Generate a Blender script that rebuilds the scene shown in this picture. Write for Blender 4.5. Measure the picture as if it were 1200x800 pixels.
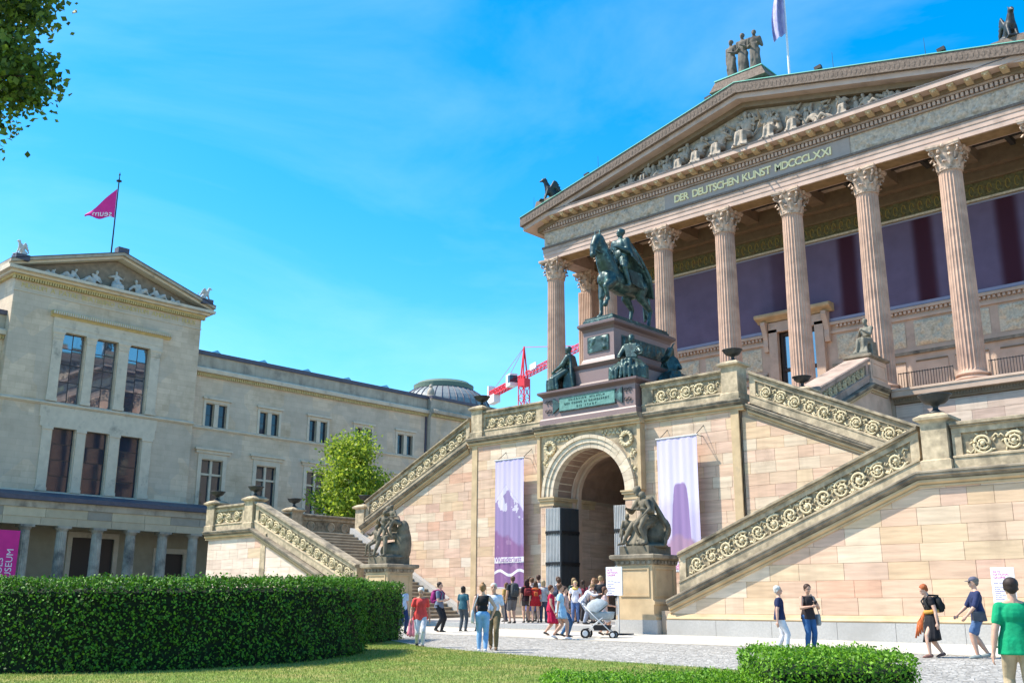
import bpy, bmesh, math, random
from mathutils import Vector, Matrix, noise, Euler
from math import sin, cos, pi, radians, atan2, sqrt

# ------------------------------------------------------------------ camera, sky, sun
sc = bpy.context.scene
for o in list(bpy.data.objects): bpy.data.objects.remove(o)
COL = sc.collection
cam_d = bpy.data.cameras.new("camera"); cam = bpy.data.objects.new("camera", cam_d); COL.objects.link(cam)
sc.camera = cam
cam_d.sensor_width = 36.0; cam_d.lens = 1181.877/1200*36.0
cam_d.clip_start = .1; cam_d.clip_end = 6000
_yaw, _pit, _rol = radians(42.917), radians(14.642), radians(.2367)
_f = Vector((-sin(_yaw)*cos(_pit), cos(_yaw)*cos(_pit), sin(_pit)))
_r = Vector((cos(_yaw), sin(_yaw), 0)); _u = _r.cross(_f)
_r2 = _r*cos(_rol)+_u*sin(_rol); _u2 = -_r*sin(_rol)+_u*cos(_rol)
cam.matrix_world = Matrix(((_r2.x,_u2.x,-_f.x,0),(_r2.y,_u2.y,-_f.y,0),(_r2.z,_u2.z,-_f.z,1.6),(0,0,0,1)))

SUN_EL, SUN_DIR = radians(53), Vector((-.79,-.61,0)).normalized()
w = bpy.data.worlds.new("World"); sc.world = w; w.use_nodes = True
wn = w.node_tree; wn.nodes.clear()
sky = wn.nodes.new("ShaderNodeTexSky"); sky.sky_type = 'NISHITA'; sky.sun_disc = False
sky.sun_elevation = SUN_EL
sky.sun_rotation = atan2(SUN_DIR.x, SUN_DIR.y)
sky.air_density = 1.0; sky.dust_density = .6; sky.ozone_density = 2.0
hsv = wn.nodes.new("ShaderNodeHueSaturation"); hsv.inputs['Saturation'].default_value = 1.52; hsv.inputs['Hue'].default_value = .4915
hsv.inputs['Value'].default_value = 1.08
bg = wn.nodes.new("ShaderNodeBackground"); bg.inputs[1].default_value = .15
wo = wn.nodes.new("ShaderNodeOutputWorld")
tcw = wn.nodes.new("ShaderNodeTexCoord"); mpw = wn.nodes.new("ShaderNodeMapping"); mpw.inputs['Scale'].default_value = (1.1,1.1,3.2); mpw.inputs['Rotation'].default_value = (.3,.5,.2)
cn = wn.nodes.new("ShaderNodeTexNoise"); cn.inputs['Scale'].default_value = 1.7; cn.inputs['Detail'].default_value = 9; cn.inputs['Roughness'].default_value = .58; cn.inputs['Distortion'].default_value = .6
cr_ = wn.nodes.new("ShaderNodeMapRange"); cr_.inputs['From Min'].default_value = .44; cr_.inputs['From Max'].default_value = .82; cr_.inputs['To Max'].default_value = .17
cm_ = wn.nodes.new("ShaderNodeMix"); cm_.data_type = 'RGBA'; cm_.inputs[7].default_value = (5.2,6.4,7.2,1)
wn.links.new(tcw.outputs['Generated'], mpw.inputs[0]); wn.links.new(mpw.outputs[0], cn.inputs['Vector']); wn.links.new(cn.outputs[0], cr_.inputs[0]); wn.links.new(cr_.outputs[0], cm_.inputs[0])
wn.links.new(sky.outputs[0], hsv.inputs['Color']); wn.links.new(hsv.outputs[0], cm_.inputs[6]); wn.links.new(cm_.outputs[2], bg.inputs[0]); wn.links.new(bg.outputs[0], wo.inputs[0])
sd = bpy.data.lights.new("sun", 'SUN'); sd.energy = 4.5; sd.angle = radians(.5); sd.color = (1,.92,.79)
so = bpy.data.objects.new("sun", sd); COL.objects.link(so)
_toward = Vector((SUN_DIR.x*cos(SUN_EL), SUN_DIR.y*cos(SUN_EL), sin(SUN_EL)))
so.rotation_euler = _toward.to_track_quat('Z','Y').to_euler(); so.location = (-60,-60,80)
sc.view_settings.view_transform = 'Standard'; sc.view_settings.look = 'None'
sc.view_settings.exposure = .93; sc.view_settings.gamma = 1; sc.view_settings.use_curve_mapping = False

XC = -27.3
def gz(x, y): return -.005*x + .0205*y

# ------------------------------------------------------------------ materials
MATS = {}
def mat(name, col, rough=.8, metal=0, var=.0, scale=3., bump=0., bscale=20., dark=None, dscale=.6, damt=.0, objcol=False, streak=0., streak_col=None, spec=.3, trans=0., sub=None, vscale=(1,1,1), ao=False):
    """stone, metal or cloth: base colour broken by noise, optional weather stains with their own shape"""
    if name in MATS: return MATS[name]
    m = bpy.data.materials.new(name); m.use_nodes = True; nt = m.node_tree; N = nt.nodes; L = nt.links
    b = N['Principled BSDF']; b.inputs['Roughness'].default_value = rough; b.inputs['Metallic'].default_value = metal
    b.inputs['Specular IOR Level'].default_value = spec
    tc = N.new('ShaderNodeTexCoord'); geo = N.new('ShaderNodeNewGeometry')
    src = geo.outputs['Position']
    mp = N.new('ShaderNodeMapping'); mp.inputs['Scale'].default_value = vscale; L.new(src, mp.inputs[0]); P = mp.outputs[0]
    if objcol:
        oi = N.new('ShaderNodeObjectInfo'); c = oi.outputs['Color']
    else:
        rgb = N.new('ShaderNodeRGB'); rgb.outputs[0].default_value = (*col,1); c = rgb.outputs[0]
    if var:
        n = N.new('ShaderNodeTexNoise'); n.inputs['Scale'].default_value = scale; n.inputs['Detail'].default_value = 6; L.new(P, n.inputs['Vector'])
        r = N.new('ShaderNodeMapRange'); r.inputs['From Min'].default_value=.3; r.inputs['From Max'].default_value=.7
        r.inputs['To Min'].default_value = 1-var; r.inputs['To Max'].default_value = 1+var; L.new(n.outputs[0], r.inputs[0])
        mx = N.new('ShaderNodeVectorMath'); mx.operation='SCALE'; L.new(c, mx.inputs[0]); L.new(r.outputs[0], mx.inputs['Scale']); c = mx.outputs[0]
    if dark:
        n = N.new('ShaderNodeTexNoise'); n.inputs['Scale'].default_value = dscale; n.inputs['Detail'].default_value = 8; n.inputs['Roughness'].default_value=.65; L.new(src, n.inputs['Vector'])
        r = N.new('ShaderNodeMapRange'); r.inputs['From Min'].default_value=.62-damt; r.inputs['From Max'].default_value=.80-damt; L.new(n.outputs[0], r.inputs[0])
        mx = N.new('ShaderNodeMix'); mx.data_type='RGBA'; L.new(r.outputs[0], mx.inputs[0]); L.new(c, mx.inputs[6]); mx.inputs[7].default_value=(*dark,1); c = mx.outputs[2]
    if streak:
        m2 = N.new('ShaderNodeMapping'); m2.inputs['Scale'].default_value=(2.2,2.2,.12); L.new(src, m2.inputs[0])
        n = N.new('ShaderNodeTexNoise'); n.inputs['Scale'].default_value = 1.; n.inputs['Detail'].default_value = 5; L.new(m2.outputs[0], n.inputs['Vector'])
        r = N.new('ShaderNodeMapRange'); r.inputs['From Min'].default_value=.5; r.inputs['From Max'].default_value=.75; r.inputs['To Max'].default_value=streak; L.new(n.outputs[0], r.inputs[0])
        mx = N.new('ShaderNodeMix'); mx.data_type='RGBA'; L.new(r.outputs[0], mx.inputs[0]); L.new(c, mx.inputs[6]); mx.inputs[7].default_value=(*(streak_col or (.06,.055,.045)),1); c = mx.outputs[2]
    L.new(c, b.inputs['Base Color'])
    if bump:
        n = N.new('ShaderNodeTexNoise'); n.inputs['Scale'].default_value = bscale; n.inputs['Detail'].default_value = 5; L.new(src, n.inputs['Vector'])
        bp = N.new('ShaderNodeBump'); bp.inputs['Strength'].default_value = bump; bp.inputs['Distance'].default_value = .010; L.new(n.outputs[0], bp.inputs['Height']); L.new(bp.outputs[0], b.inputs['Normal'])
    if trans: b.inputs['Transmission Weight'].default_value = trans
    if sub: b.inputs['Subsurface Weight'].default_value = sub
    MATS[name] = m; return m

M_block  = mat('sandstone_block', (.5,.4,.3), .85, var=.17, scale=1.9, bump=.25, bscale=9, objcol=True, vscale=(.5,.5,4.5), dark=(.34,.24,.175), dscale=.55, damt=.02, streak=.24, streak_col=(.27,.19,.13))
M_joint  = mat('mortar_joint', (.40,.31,.23), .9)
M_bal    = mat('balustrade_stone', (.47,.375,.25), .85, var=.28, scale=5, bump=.5, bscale=14, dark=(.17,.145,.10), dscale=.9, damt=.13, streak=.5)
M_balg   = mat('dark_panel_ground', (.29,.235,.155), .9, var=.35, scale=7, dark=(.10,.085,.06), dscale=2, damt=.1)  # panel ground behind the scrolls, darker than the balustrade stone
M_raill  = mat('sooty_rail_stone', (.37,.30,.205), .85, var=.3, scale=5, bump=.4, dark=(.12,.105,.075), dscale=1.1, damt=.14, streak=.5)
M_orn    = mat('carved_ornament_stone', (.56,.47,.30), .85, var=.18, scale=6, dark=(.2,.17,.12), dscale=2, damt=.03)
M_sill   = mat('weathered_ledge_stone', (.27,.225,.165), .85, var=.3, scale=3, bump=.4, dark=(.09,.08,.065), dscale=1.1, damt=.14, streak=.5)
M_string = mat('yellow_ledge_stone', (.50,.37,.22), .85, var=.18, scale=2, dark=(.22,.19,.15), dscale=1, damt=.02)
M_plinth = mat('granite_plinth', (.40,.39,.37), .6, var=.10, scale=18, dark=(.33,.32,.30), dscale=.5, damt=.1)
M_nose   = mat('pale_tread_edge', (.47,.40,.30), .8, var=.2, scale=3)  # treads paler than the risers
M_step   = mat('worn_step_stone', (.25,.20,.145), .85, var=.2, scale=3, dark=(.10,.095,.08), dscale=1.4, damt=.05)
M_col    = mat('rose_sandstone_column', (.53,.355,.26), .8, var=.16, scale=1.2, dark=(.33,.215,.165), dscale=.45, damt=.10, vscale=(1,1,1.6), bump=.12, streak=.25, streak_col=(.16,.11,.085))
M_cap    = mat('weathered_capital_stone', (.52,.385,.29), .85, var=.25, scale=5, dark=(.22,.165,.12), dscale=2.2, damt=.08)
M_ent    = mat('entablature_stone', (.42,.31,.25), .85, var=.15, scale=1.5, dark=(.19,.15,.125), dscale=.7, damt=.12, bump=.15)
M_entl   = mat('pale_rose_fascia_stone', (.52,.38,.31), .85, var=.10, scale=1.5, dark=(.36,.26,.21), dscale=.5, damt=.06)
M_frz    = mat('grey_frieze_stone', (.54,.43,.335), .9, var=.22, scale=7, dark=(.24,.195,.155), dscale=3, damt=.08, bump=.5, bscale=9)
M_sima   = mat('dark_carved_gutter_stone', (.17,.13,.105), .9, var=.35, scale=9, bump=.8, bscale=14)
M_tymp   = mat('tympanum_stone', (.40,.35,.295), .9, var=.2, scale=4, dark=(.22,.19,.16), dscale=1.2, damt=.06)
M_copper = mat('green_copper_edge', (.16,.42,.34), .6, metal=.2)
M_roof   = mat('roof_sheet', (.14,.13,.14), .6, var=.1)
M_cella  = mat('portico_wall_stone', (.56,.41,.31), .85, var=.12, scale=1.5, dark=(.36,.26,.20), dscale=.6, damt=.05)
M_relief = mat('yellow_relief_stone', (.63,.54,.40), .85, var=.22, scale=9, dark=(.36,.27,.17), dscale=3, damt=.06)
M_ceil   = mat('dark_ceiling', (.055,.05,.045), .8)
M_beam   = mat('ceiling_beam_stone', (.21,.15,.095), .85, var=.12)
M_mosaic = mat('mosaic_frieze', (.13,.12,.055), .7, var=.5, scale=7, dark=(.22,.11,.04), dscale=2.4, damt=.1)
M_screen = mat('purple_screen_cloth', (.15,.11,.175), .8, var=.10, scale=1.2)
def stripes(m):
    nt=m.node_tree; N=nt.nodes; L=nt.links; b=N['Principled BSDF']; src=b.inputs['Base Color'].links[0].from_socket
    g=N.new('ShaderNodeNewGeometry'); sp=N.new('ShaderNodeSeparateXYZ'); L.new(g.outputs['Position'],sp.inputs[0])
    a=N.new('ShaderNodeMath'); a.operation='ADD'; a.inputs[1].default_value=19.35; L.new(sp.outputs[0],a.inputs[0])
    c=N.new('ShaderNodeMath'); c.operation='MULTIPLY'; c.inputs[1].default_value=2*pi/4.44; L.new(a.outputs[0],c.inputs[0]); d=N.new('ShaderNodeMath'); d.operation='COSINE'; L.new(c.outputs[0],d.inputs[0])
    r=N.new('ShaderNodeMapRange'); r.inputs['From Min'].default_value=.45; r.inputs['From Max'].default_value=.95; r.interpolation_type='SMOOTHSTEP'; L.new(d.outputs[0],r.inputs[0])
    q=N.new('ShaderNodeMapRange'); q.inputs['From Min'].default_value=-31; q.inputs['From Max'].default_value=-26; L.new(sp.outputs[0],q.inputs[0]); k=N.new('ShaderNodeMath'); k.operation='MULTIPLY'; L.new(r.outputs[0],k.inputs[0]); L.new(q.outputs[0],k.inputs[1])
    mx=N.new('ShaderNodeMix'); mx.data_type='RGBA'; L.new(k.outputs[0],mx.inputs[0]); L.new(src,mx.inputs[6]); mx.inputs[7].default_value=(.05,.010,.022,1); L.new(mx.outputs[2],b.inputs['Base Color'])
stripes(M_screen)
M_gran   = mat('red_granite', (.135,.085,.08), .42, var=.14, scale=30, spec=.5)
M_granl  = mat('pale_red_granite', (.225,.15,.14), .45, var=.12, scale=30, spec=.5)
M_bronze = mat('bronze_patina', (.035,.068,.064), .42, metal=.35, var=.5, scale=4, dark=(.17,.30,.26), dscale=3.2, damt=.07, spec=.5, bump=.5, bscale=11, streak=.45, streak_col=(.015,.03,.03))
M_plaque = mat('verdigris_plaque', (.13,.27,.235), .55, metal=.2, var=.2, scale=9)
M_dstat  = mat('dark_sandstone_statue', (.165,.14,.10), .85, var=.3, scale=4, dark=(.06,.055,.042), dscale=1.7, damt=.10)
M_gstat  = mat('grey_green_statue_stone', (.20,.185,.145), .85, var=.3, scale=4, dark=(.09,.085,.07), dscale=2, damt=.08)
M_wstat  = mat('white_plaster_statue', (.55,.51,.46), .8, var=.1)
M_urn    = mat('dark_iron_urn', (.045,.05,.052), .5, metal=.4, var=.2, scale=8)
M_iron   = mat('black_iron', (.03,.03,.032), .5, metal=.5)
M_door   = mat('grey_iron_gate', (.48,.48,.47), .5, metal=.0, var=.1)
M_doorsh  = mat('shaded_iron_gate', (.07,.072,.075), .5, metal=.3)  # shaded twin of the gate iron, the shade put into the colour
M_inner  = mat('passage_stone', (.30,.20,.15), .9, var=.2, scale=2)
M_gold   = mat('gilded_letter', (.90,.76,.42), .5, metal=.0)
M_panel  = mat('inscription_panel_stone', (.36,.295,.26), .7, var=.06)

# Neues building
M_nb     = mat('ashlar_beige', (.66,.52,.375), .9, var=.10, scale=1.1, dark=(.48,.37,.25), dscale=.28, damt=.12, bump=.1, objcol=False)
M_nbs    = mat('ashlar_block_beige', (.4,.33,.25), .9, var=.08, scale=2, objcol=True)
M_nl     = mat('pale_window_stone', (.60,.51,.39), .85, var=.10, scale=2, dark=(.28,.245,.20), dscale=1.0, damt=.06)
M_nd     = mat('ochre_dentil_stone', (.56,.43,.20), .85, var=.15, scale=3)
M_ngrey  = mat('weathered_attic_stone', (.41,.35,.27), .9, var=.15, scale=1.2, dark=(.22,.19,.155), dscale=.8, damt=.08, streak=.3)
M_nroof  = mat('slate_blue_roof', (.09,.085,.11), .6, var=.15)
M_ncol   = mat('sooty_column_stone', (.36,.32,.26), .9, var=.2, scale=2, dark=(.09,.085,.08), dscale=.55, damt=.14)
M_nfig   = mat('pale_grey_sculpture', (.50,.48,.44), .85, var=.15, scale=4, dark=(.2,.19,.17), dscale=2, damt=.0)
M_ngold  = mat('gilded_inscription', (.60,.47,.20), .7)
M_glass  = mat('window_glass', (.02,.03,.045), .04, metal=0, spec=1.0)
M_glassb = mat('clear_sky_glass', (.025,.05,.09), .03, spec=1.0)
M_frame  = mat('dark_window_frame', (.06,.045,.04), .5)
M_dome   = mat('lead_dome', (.22,.24,.24), .55, metal=.2, var=.15)
M_domeg  = mat('green_dome_rim', (.12,.17,.13), .7)

def glassy(m, ior=2.2):
    b = m.node_tree.nodes['Principled BSDF']; b.inputs['IOR'].default_value = ior; b.inputs['Specular IOR Level'].default_value = .5
glassy(M_glass, 1.6); glassy(M_glassb, 3.4)

# ------------------------------------------------------------------ object helpers
ORG = {}
def tag(o, label=None, cat=None, group=None, kind=None):
    if label: o['label'] = label
    if cat: o['category'] = cat
    if group: o['group'] = group
    if kind: o['kind'] = kind
    return o
def empty(name, loc, label, cat, group=None, rz=0):
    o = bpy.data.objects.new(name, None); COL.objects.link(o); o.location = loc; o.rotation_euler = (0,0,rz)
    o.empty_display_size = .1
    ORG[o.name] = Vector(loc); return tag(o, label, cat, group)
class MB:
    """collects geometry for ONE mesh object"""
    def __init__(s): s.v=[]; s.f=[]; s.mi=[]; s.cm=0
    def add(s, vs, fs):
        n=len(s.v); s.v += [tuple(v) for v in vs]; s.f += [tuple(i+n for i in f) for f in fs]; s.mi += [s.cm]*len(fs); return s
    def box(s, x0,x1,y0,y1,z0,z1):
        return s.add([(x,y,z) for x in (x0,x1) for y in (y0,y1) for z in (z0,z1)],
            [(0,1,3,2),(4,6,7,5),(0,4,5,1),(2,3,7,6),(0,2,6,4),(1,5,7,3)])
    def prism(s, a, b):
        """two rings of the same length, capped"""
        n=len(a); s.add(list(a)+list(b), [tuple(range(n))[::-1], tuple(range(n,2*n))]+[(i,(i+1)%n,n+(i+1)%n,n+i) for i in range(n)]); return s
    def loft(s, rings, cap=True, closed=True):
        n=len(rings[0]); vs=[p for r in rings for p in r]; fs=[]
        for k in range(len(rings)-1):
            for i in range(n if closed else n-1):
                j=(i+1)%n; fs.append((k*n+i,k*n+j,(k+1)*n+j,(k+1)*n+i))
        if cap: fs.append(tuple(range(n))[::-1]); fs.append(tuple(range((len(rings)-1)*n,len(rings)*n)))
        return s.add(vs,fs)
    def lathe(s, prof, c=(0,0,0), n=24, sq=None):
        return s.loft([[(c[0]+r*cos(2*pi*i/n), c[1]+r*sin(2*pi*i/n), c[2]+z) for i in range(n)] for r,z in prof])
    def tube(s, pts, r, n=6, r2=None):
        pts=[Vector(p) for p in pts]; rings=[]; up=Vector((0,0,1))
        for k,p in enumerate(pts):
            d=(pts[min(k+1,len(pts)-1)]-pts[max(k-1,0)]).normalized()
            a=d.cross(up if abs(d.z)<.9 else Vector((1,0,0))).normalized(); b=d.cross(a)
            rr = r if r2 is None else r+(r2-r)*k/(len(pts)-1)
            if isinstance(r,(list,tuple)): rr=r[k]
            rings.append([p+a*rr*cos(2*pi*i/n)+b*rr*sin(2*pi*i/n) for i in range(n)])
        return s.loft(rings)
    def bar(s, a, b, w, h=None):
        a=Vector(a);b=Vector(b);h=h or w;d=(b-a).normalized(); up=Vector((0,0,1)) if abs(d.z)<.95 else Vector((1,0,0))
        x=d.cross(up).normalized()*w/2; y=d.cross(x).normalized()*h/2
        return s.prism([a+x+y,a-x+y,a-x-y,a+x-y],[b+x+y,b-x+y,b-x-y,b+x-y])
    def cap(s, a, ra, b, rb, n=10, m=3):
        """tapered capsule"""
        a=Vector(a);b=Vector(b);d=b-a; L=d.length; d=d/L if L>1e-6 else Vector((0,0,1))
        x=d.cross(Vector((0,0,1)) if abs(d.z)<.9 else Vector((1,0,0))).normalized(); y=d.cross(x)
        rings=[]
        for k in range(m): t=pi/2*(k+.25)/m; rings.append((a-d*ra*cos(t), ra*sin(t)))
        rings.append((a,ra)); rings.append((b,rb))
        for k in range(m-1,-1,-1): t=pi/2*(k+.25)/m; rings.append((b+d*rb*cos(t), rb*sin(t)))
        return s.loft([[c+x*r*cos(2*pi*i/n)+y*r*sin(2*pi*i/n) for i in range(n)] for c,r in rings])
    def ell(s, c, r, rot=None, n=12, m=8):
        c=Vector(c); R=rot or Matrix.Identity(3); rings=[]
        for k in range(m+1):
            t=pi*(k+.15)/(m+.3); rings.append([c+R@Vector((r[0]*sin(t)*cos(2*pi*i/n), r[1]*sin(t)*sin(2*pi*i/n), -r[2]*cos(t))) for i in range(n)])
        return s.loft(rings)
    def mesh(s, name, mats, smooth=False, fix=True):
        me=bpy.data.meshes.new(name); me.from_pydata(s.v,[],s.f)
        for m in (mats if isinstance(mats,(list,tuple)) else [mats]): me.materials.append(m)
        if isinstance(mats,(list,tuple)) and len(mats)>1: me.polygons.foreach_set('material_index', s.mi)
        if fix:
            bm=bmesh.new(); bm.from_mesh(me); bmesh.ops.recalc_face_normals(bm, faces=bm.faces); bm.to_mesh(me); bm.free()
        if smooth: me.polygons.foreach_set('use_smooth',[True]*len(me.polygons))
        me.update(); return me
    def build(s, name, mats, parent=None, label=None, cat=None, group=None, kind=None, smooth=False, fix=True, color=None):
        return place(s.mesh(name,mats,smooth,fix), name, parent, label, cat, group, kind, color)
def place(me, name, parent=None, label=None, cat=None, group=None, kind=None, color=None, loc=(0,0,0), rot=(0,0,0), scale=None, mw=None):
    """a mesh in world coordinates (or at a pose) as one object, parented without moving it"""
    o=bpy.data.objects.new(name, me); COL.objects.link(o); o.location=loc; o.rotation_euler=rot
    if scale: o.scale=scale
    if mw: o.matrix_world=mw
    if parent:
        o.parent=parent
        if parent.name in ORG: o.matrix_parent_inverse=Matrix.Translation(-ORG[parent.name])
        elif parent.get('_lm') is not None: pass
        pl=LOCM.get(parent.name)
        if pl is not None: o.matrix_parent_inverse=pl.inverted()
    if loc!=(0,0,0) or rot!=(0,0,0) or scale or mw:
        LOCM[o.name]= mw.copy() if mw else Matrix.LocRotScale(Vector(loc), Euler(rot), Vector(scale) if scale else None)
    if color: o.color=(*color,1)
    return tag(o,label,cat,group,kind)
LOCM={}
def local(me, name, parent, loc=(0,0,0), rot=(0,0,0), scale=None, color=None, kind=None, label=None):
    """part given in its parent's own coordinates"""
    o=bpy.data.objects.new(name, me); COL.objects.link(o); o.parent=parent; o.location=loc; o.rotation_euler=rot
    if scale: o.scale=scale
    if color: o.color=(*color,1)
    return tag(o,label,kind=kind)
KIDS={}
def copy_tree(o, loc=None, rz=None, label=None, group=None):
    kids={}
    for x in bpy.data.objects:
        if x.parent: kids.setdefault(x.parent.name,[]).append(x)
    def rec(a,p):
        c=a.copy(); COL.objects.link(c)
        if p: c.parent=p
        for k in kids.get(a.name,[]): rec(k,c)
        return c
    r=rec(o,None)
    if loc is not None: r.location=loc
    if rz is not None: r.rotation_euler=(0,0,rz)
    if label: r['label']=label
    if group: r['group']=group
    return r

# axis-aware strips: ax 'x' = face looks to -Y at y=f ; ax 'y' = face looks to +X at x=f ; d grows inwards
def pt(ax,u,z,f,d): return (u, f+d, z) if ax=='x' else (f-d, u, z)
def strip(mb, ax, u0,z0,u1,z1,h0,h1,f,d0,d1):
    a=[pt(ax,u0,z0+h0,f,d0),pt(ax,u0,z0+h1,f,d0),pt(ax,u0,z0+h1,f,d1),pt(ax,u0,z0+h0,f,d1)]
    b=[pt(ax,u1,z1+h0,f,d0),pt(ax,u1,z1+h1,f,d0),pt(ax,u1,z1+h1,f,d1),pt(ax,u1,z1+h0,f,d1)]
    return mb.prism(a,b)
def profile(mb, ax, u0,z0,u1,z1,prof,f,d1):
    """moulding: prof = [(out, dz)...] from bottom to top, run between u0 and u1; back at depth d1"""
    def ring(u,z): return [pt(ax,u,z+h,f,-o) for o,h in prof]+[pt(ax,u,z+prof[-1][1],f,d1),pt(ax,u,z+prof[0][1],f,d1)]
    return mb.prism(ring(u0,z0),ring(u1,z1))

# ------------------------------------------------------------------ stone courses, each block an object
WARM=[(0.58, 0.424, 0.298), (0.6, 0.443, 0.316), (0.57, 0.394, 0.279), (0.6, 0.473, 0.344), (0.58, 0.404, 0.288), (0.565, 0.384, 0.274), (0.585, 0.438, 0.288), (0.6, 0.424, 0.307), (0.62, 0.492, 0.363), (0.56, 0.399, 0.256), (0.58, 0.399, 0.298), (0.59, 0.414, 0.307)]
ODD=[(.56,.34,.235),(.585,.42,.28),(.64,.54,.43),(.55,.36,.27),(.585,.44,.30)]
def clip_half(poly, a, b, c):
    out=[]
    for i in range(len(poly)):
        p=poly[i]; q=poly[(i+1)%len(poly)]; dp=a*p[0]+b*p[1]-c; dq=a*q[0]+b*q[1]-c
        if dp<=0: out.append(p)
        if (dp<0<dq) or (dq<0<dp):
            t=dp/(dp-dq); out.append((p[0]+t*(q[0]-p[0]),p[1]+t*(q[1]-p[1])))
    return out
def planes_of(poly, inset=0.):
    n=len(poly); A=sum(poly[i][0]*poly[(i+1)%n][1]-poly[(i+1)%n][0]*poly[i][1] for i in range(n))
    if A<0: poly=poly[::-1]
    out=[]
    for i in range(n):
        p=poly[i]; q=poly[(i+1)%n]; dx,dy=q[0]-p[0],q[1]-p[1]; l=sqrt(dx*dx+dy*dy)
        if l<1e-6: continue
        a,b=dy/l,-dx/l; out.append((a,b,a*p[0]+b*p[1]-inset))
    return out
def blocks(parent, poly, ax, f, ch, wmin, wmax, seed=1, gap=.005, proud=.009, odd=.12, mt=None, warm=None, name='stone_block', z_off=0., kind_limit=None, odds=None, tint=1.):
    rnd=random.Random(seed); pls=planes_of(poly); us=[p[0] for p in poly]; zs=[p[1] for p in poly]
    z=min(zs)+z_off; n=0
    if z_off>0: z-=ch
    while z<max(zs)-.02:
        u=min(us)-rnd.uniform(0,wmax*.8)
        while u<max(us):
            wd=rnd.uniform(wmin,wmax); q=[(u,z),(u+wd,z),(u+wd,z+ch),(u,z+ch)]; u+=wd
            for a,b,c in pls: q=clip_half(q,a,b,c) if q else q
            if len(q)<3: continue
            x0=min(p[0] for p in q); x1=max(p[0] for p in q); y0=min(p[1] for p in q); y1=max(p[1] for p in q)
            if x1-x0<.09 or y1-y0<.07: continue
            q2=q
            for a,b,c in planes_of(q,gap/2): q2=clip_half(q2,a,b,c) if q2 else q2
            if len(q2)<3: continue
            q3=q2
            for a,b,c in planes_of(q2,.006): q3=clip_half(q3,a,b,c) if q3 else q3
            pr=proud+rnd.uniform(-.003,.003)
            if len(q3)!=len(q2): q3=q2
            mb=MB(); mb.loft([[pt(ax,p[0],p[1],f,.03) for p in q2],[pt(ax,p[0],p[1],f,-pr+.008) for p in q2],[pt(ax,p[0],p[1],f,-pr) for p in q3]])
            base=rnd.choice(odds or ODD) if rnd.random()<odd else rnd.choice(warm or WARM)
            k=rnd.uniform(.93,1.07)*tint
            mb.build(name, mt or M_block, parent, color=tuple(c*k for c in base)); n+=1
        z+=ch
    return n
# ------------------------------------------------------------------ ground
def ground_sheet(name, pts_fn, mat_, nx, ny, x0,x1,y0,y1, dz, mask=None, kind='structure'):
    mb=MB()
    for i in range(nx):
        for j in range(ny):
            xa=x0+(x1-x0)*i/nx; xb=x0+(x1-x0)*(i+1)/nx; ya=y0+(y1-y0)*j/ny; yb=y0+(y1-y0)*(j+1)/ny
            mb.add([(x,y,gz(x,y)+dz) for x,y in ((xa,ya),(xb,ya),(xb,yb),(xa,yb))],[(0,1,2,3)])
    return mb.build(name, mat_, kind=kind, fix=False)
def mat_cobble():
    m=bpy.data.materials.new('small_cobbles'); m.use_nodes=True; nt=m.node_tree; N=nt.nodes; L=nt.links; b=N['Principled BSDF']; b.inputs['Roughness'].default_value=.85
    g=N.new('ShaderNodeNewGeometry'); v=N.new('ShaderNodeTexVoronoi'); v.inputs['Scale'].default_value=9; L.new(g.outputs['Position'],v.inputs['Vector'])
    ve=N.new('ShaderNodeTexVoronoi'); ve.feature='DISTANCE_TO_EDGE'; ve.inputs['Scale'].default_value=9; L.new(g.outputs['Position'],ve.inputs['Vector'])
    hs=N.new('ShaderNodeSeparateColor'); L.new(v.outputs['Color'],hs.inputs[0])
    cr=N.new('ShaderNodeValToRGB'); cr.color_ramp.elements[0].color=(.24,.225,.20,1); cr.color_ramp.elements[1].color=(.52,.49,.44,1); L.new(hs.outputs[0],cr.inputs[0])
    n=N.new('ShaderNodeTexNoise'); n.inputs['Scale'].default_value=.5; n.inputs['Detail'].default_value=6; L.new(g.outputs['Position'],n.inputs['Vector'])
    r0=N.new('ShaderNodeMapRange'); r0.inputs['To Min'].default_value=.75; r0.inputs['To Max'].default_value=1.25; L.new(n.outputs[0],r0.inputs[0])
    sm=N.new('ShaderNodeVectorMath'); sm.operation='SCALE'; L.new(cr.outputs[0],sm.inputs[0]); L.new(r0.outputs[0],sm.inputs['Scale'])
    r=N.new('ShaderNodeMapRange'); r.inputs['From Max'].default_value=.10; L.new(ve.outputs['Distance'],r.inputs[0])
    mx=N.new('ShaderNodeMix'); mx.data_type='RGBA'; mx.inputs[6].default_value=(.25,.23,.195,1); L.new(r.outputs[0],mx.inputs[0]); L.new(sm.outputs[0],mx.inputs[7]); L.new(mx.outputs[2],b.inputs['Base Color'])
    bp=N.new('ShaderNodeBump'); bp.inputs['Distance'].default_value=.03; bp.inputs['Strength'].default_value=.8; L.new(r.outputs[0],bp.inputs['Height']); L.new(bp.outputs[0],b.inputs['Normal'])
    return m
M_cob=mat_cobble()
M_slab=mat('pale_paving_slab',(.50,.47,.42),.8,var=.08,scale=2,objcol=True)
M_grass=mat('lawn_soil_and_grass',(.15,.22,.035),.95,var=.30,scale=3,dark=(.31,.27,.09),dscale=.9,damt=.16,bump=.5,bscale=60)
M_far=mat('far_ground',(.26,.25,.22),.9,var=.1)
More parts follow.
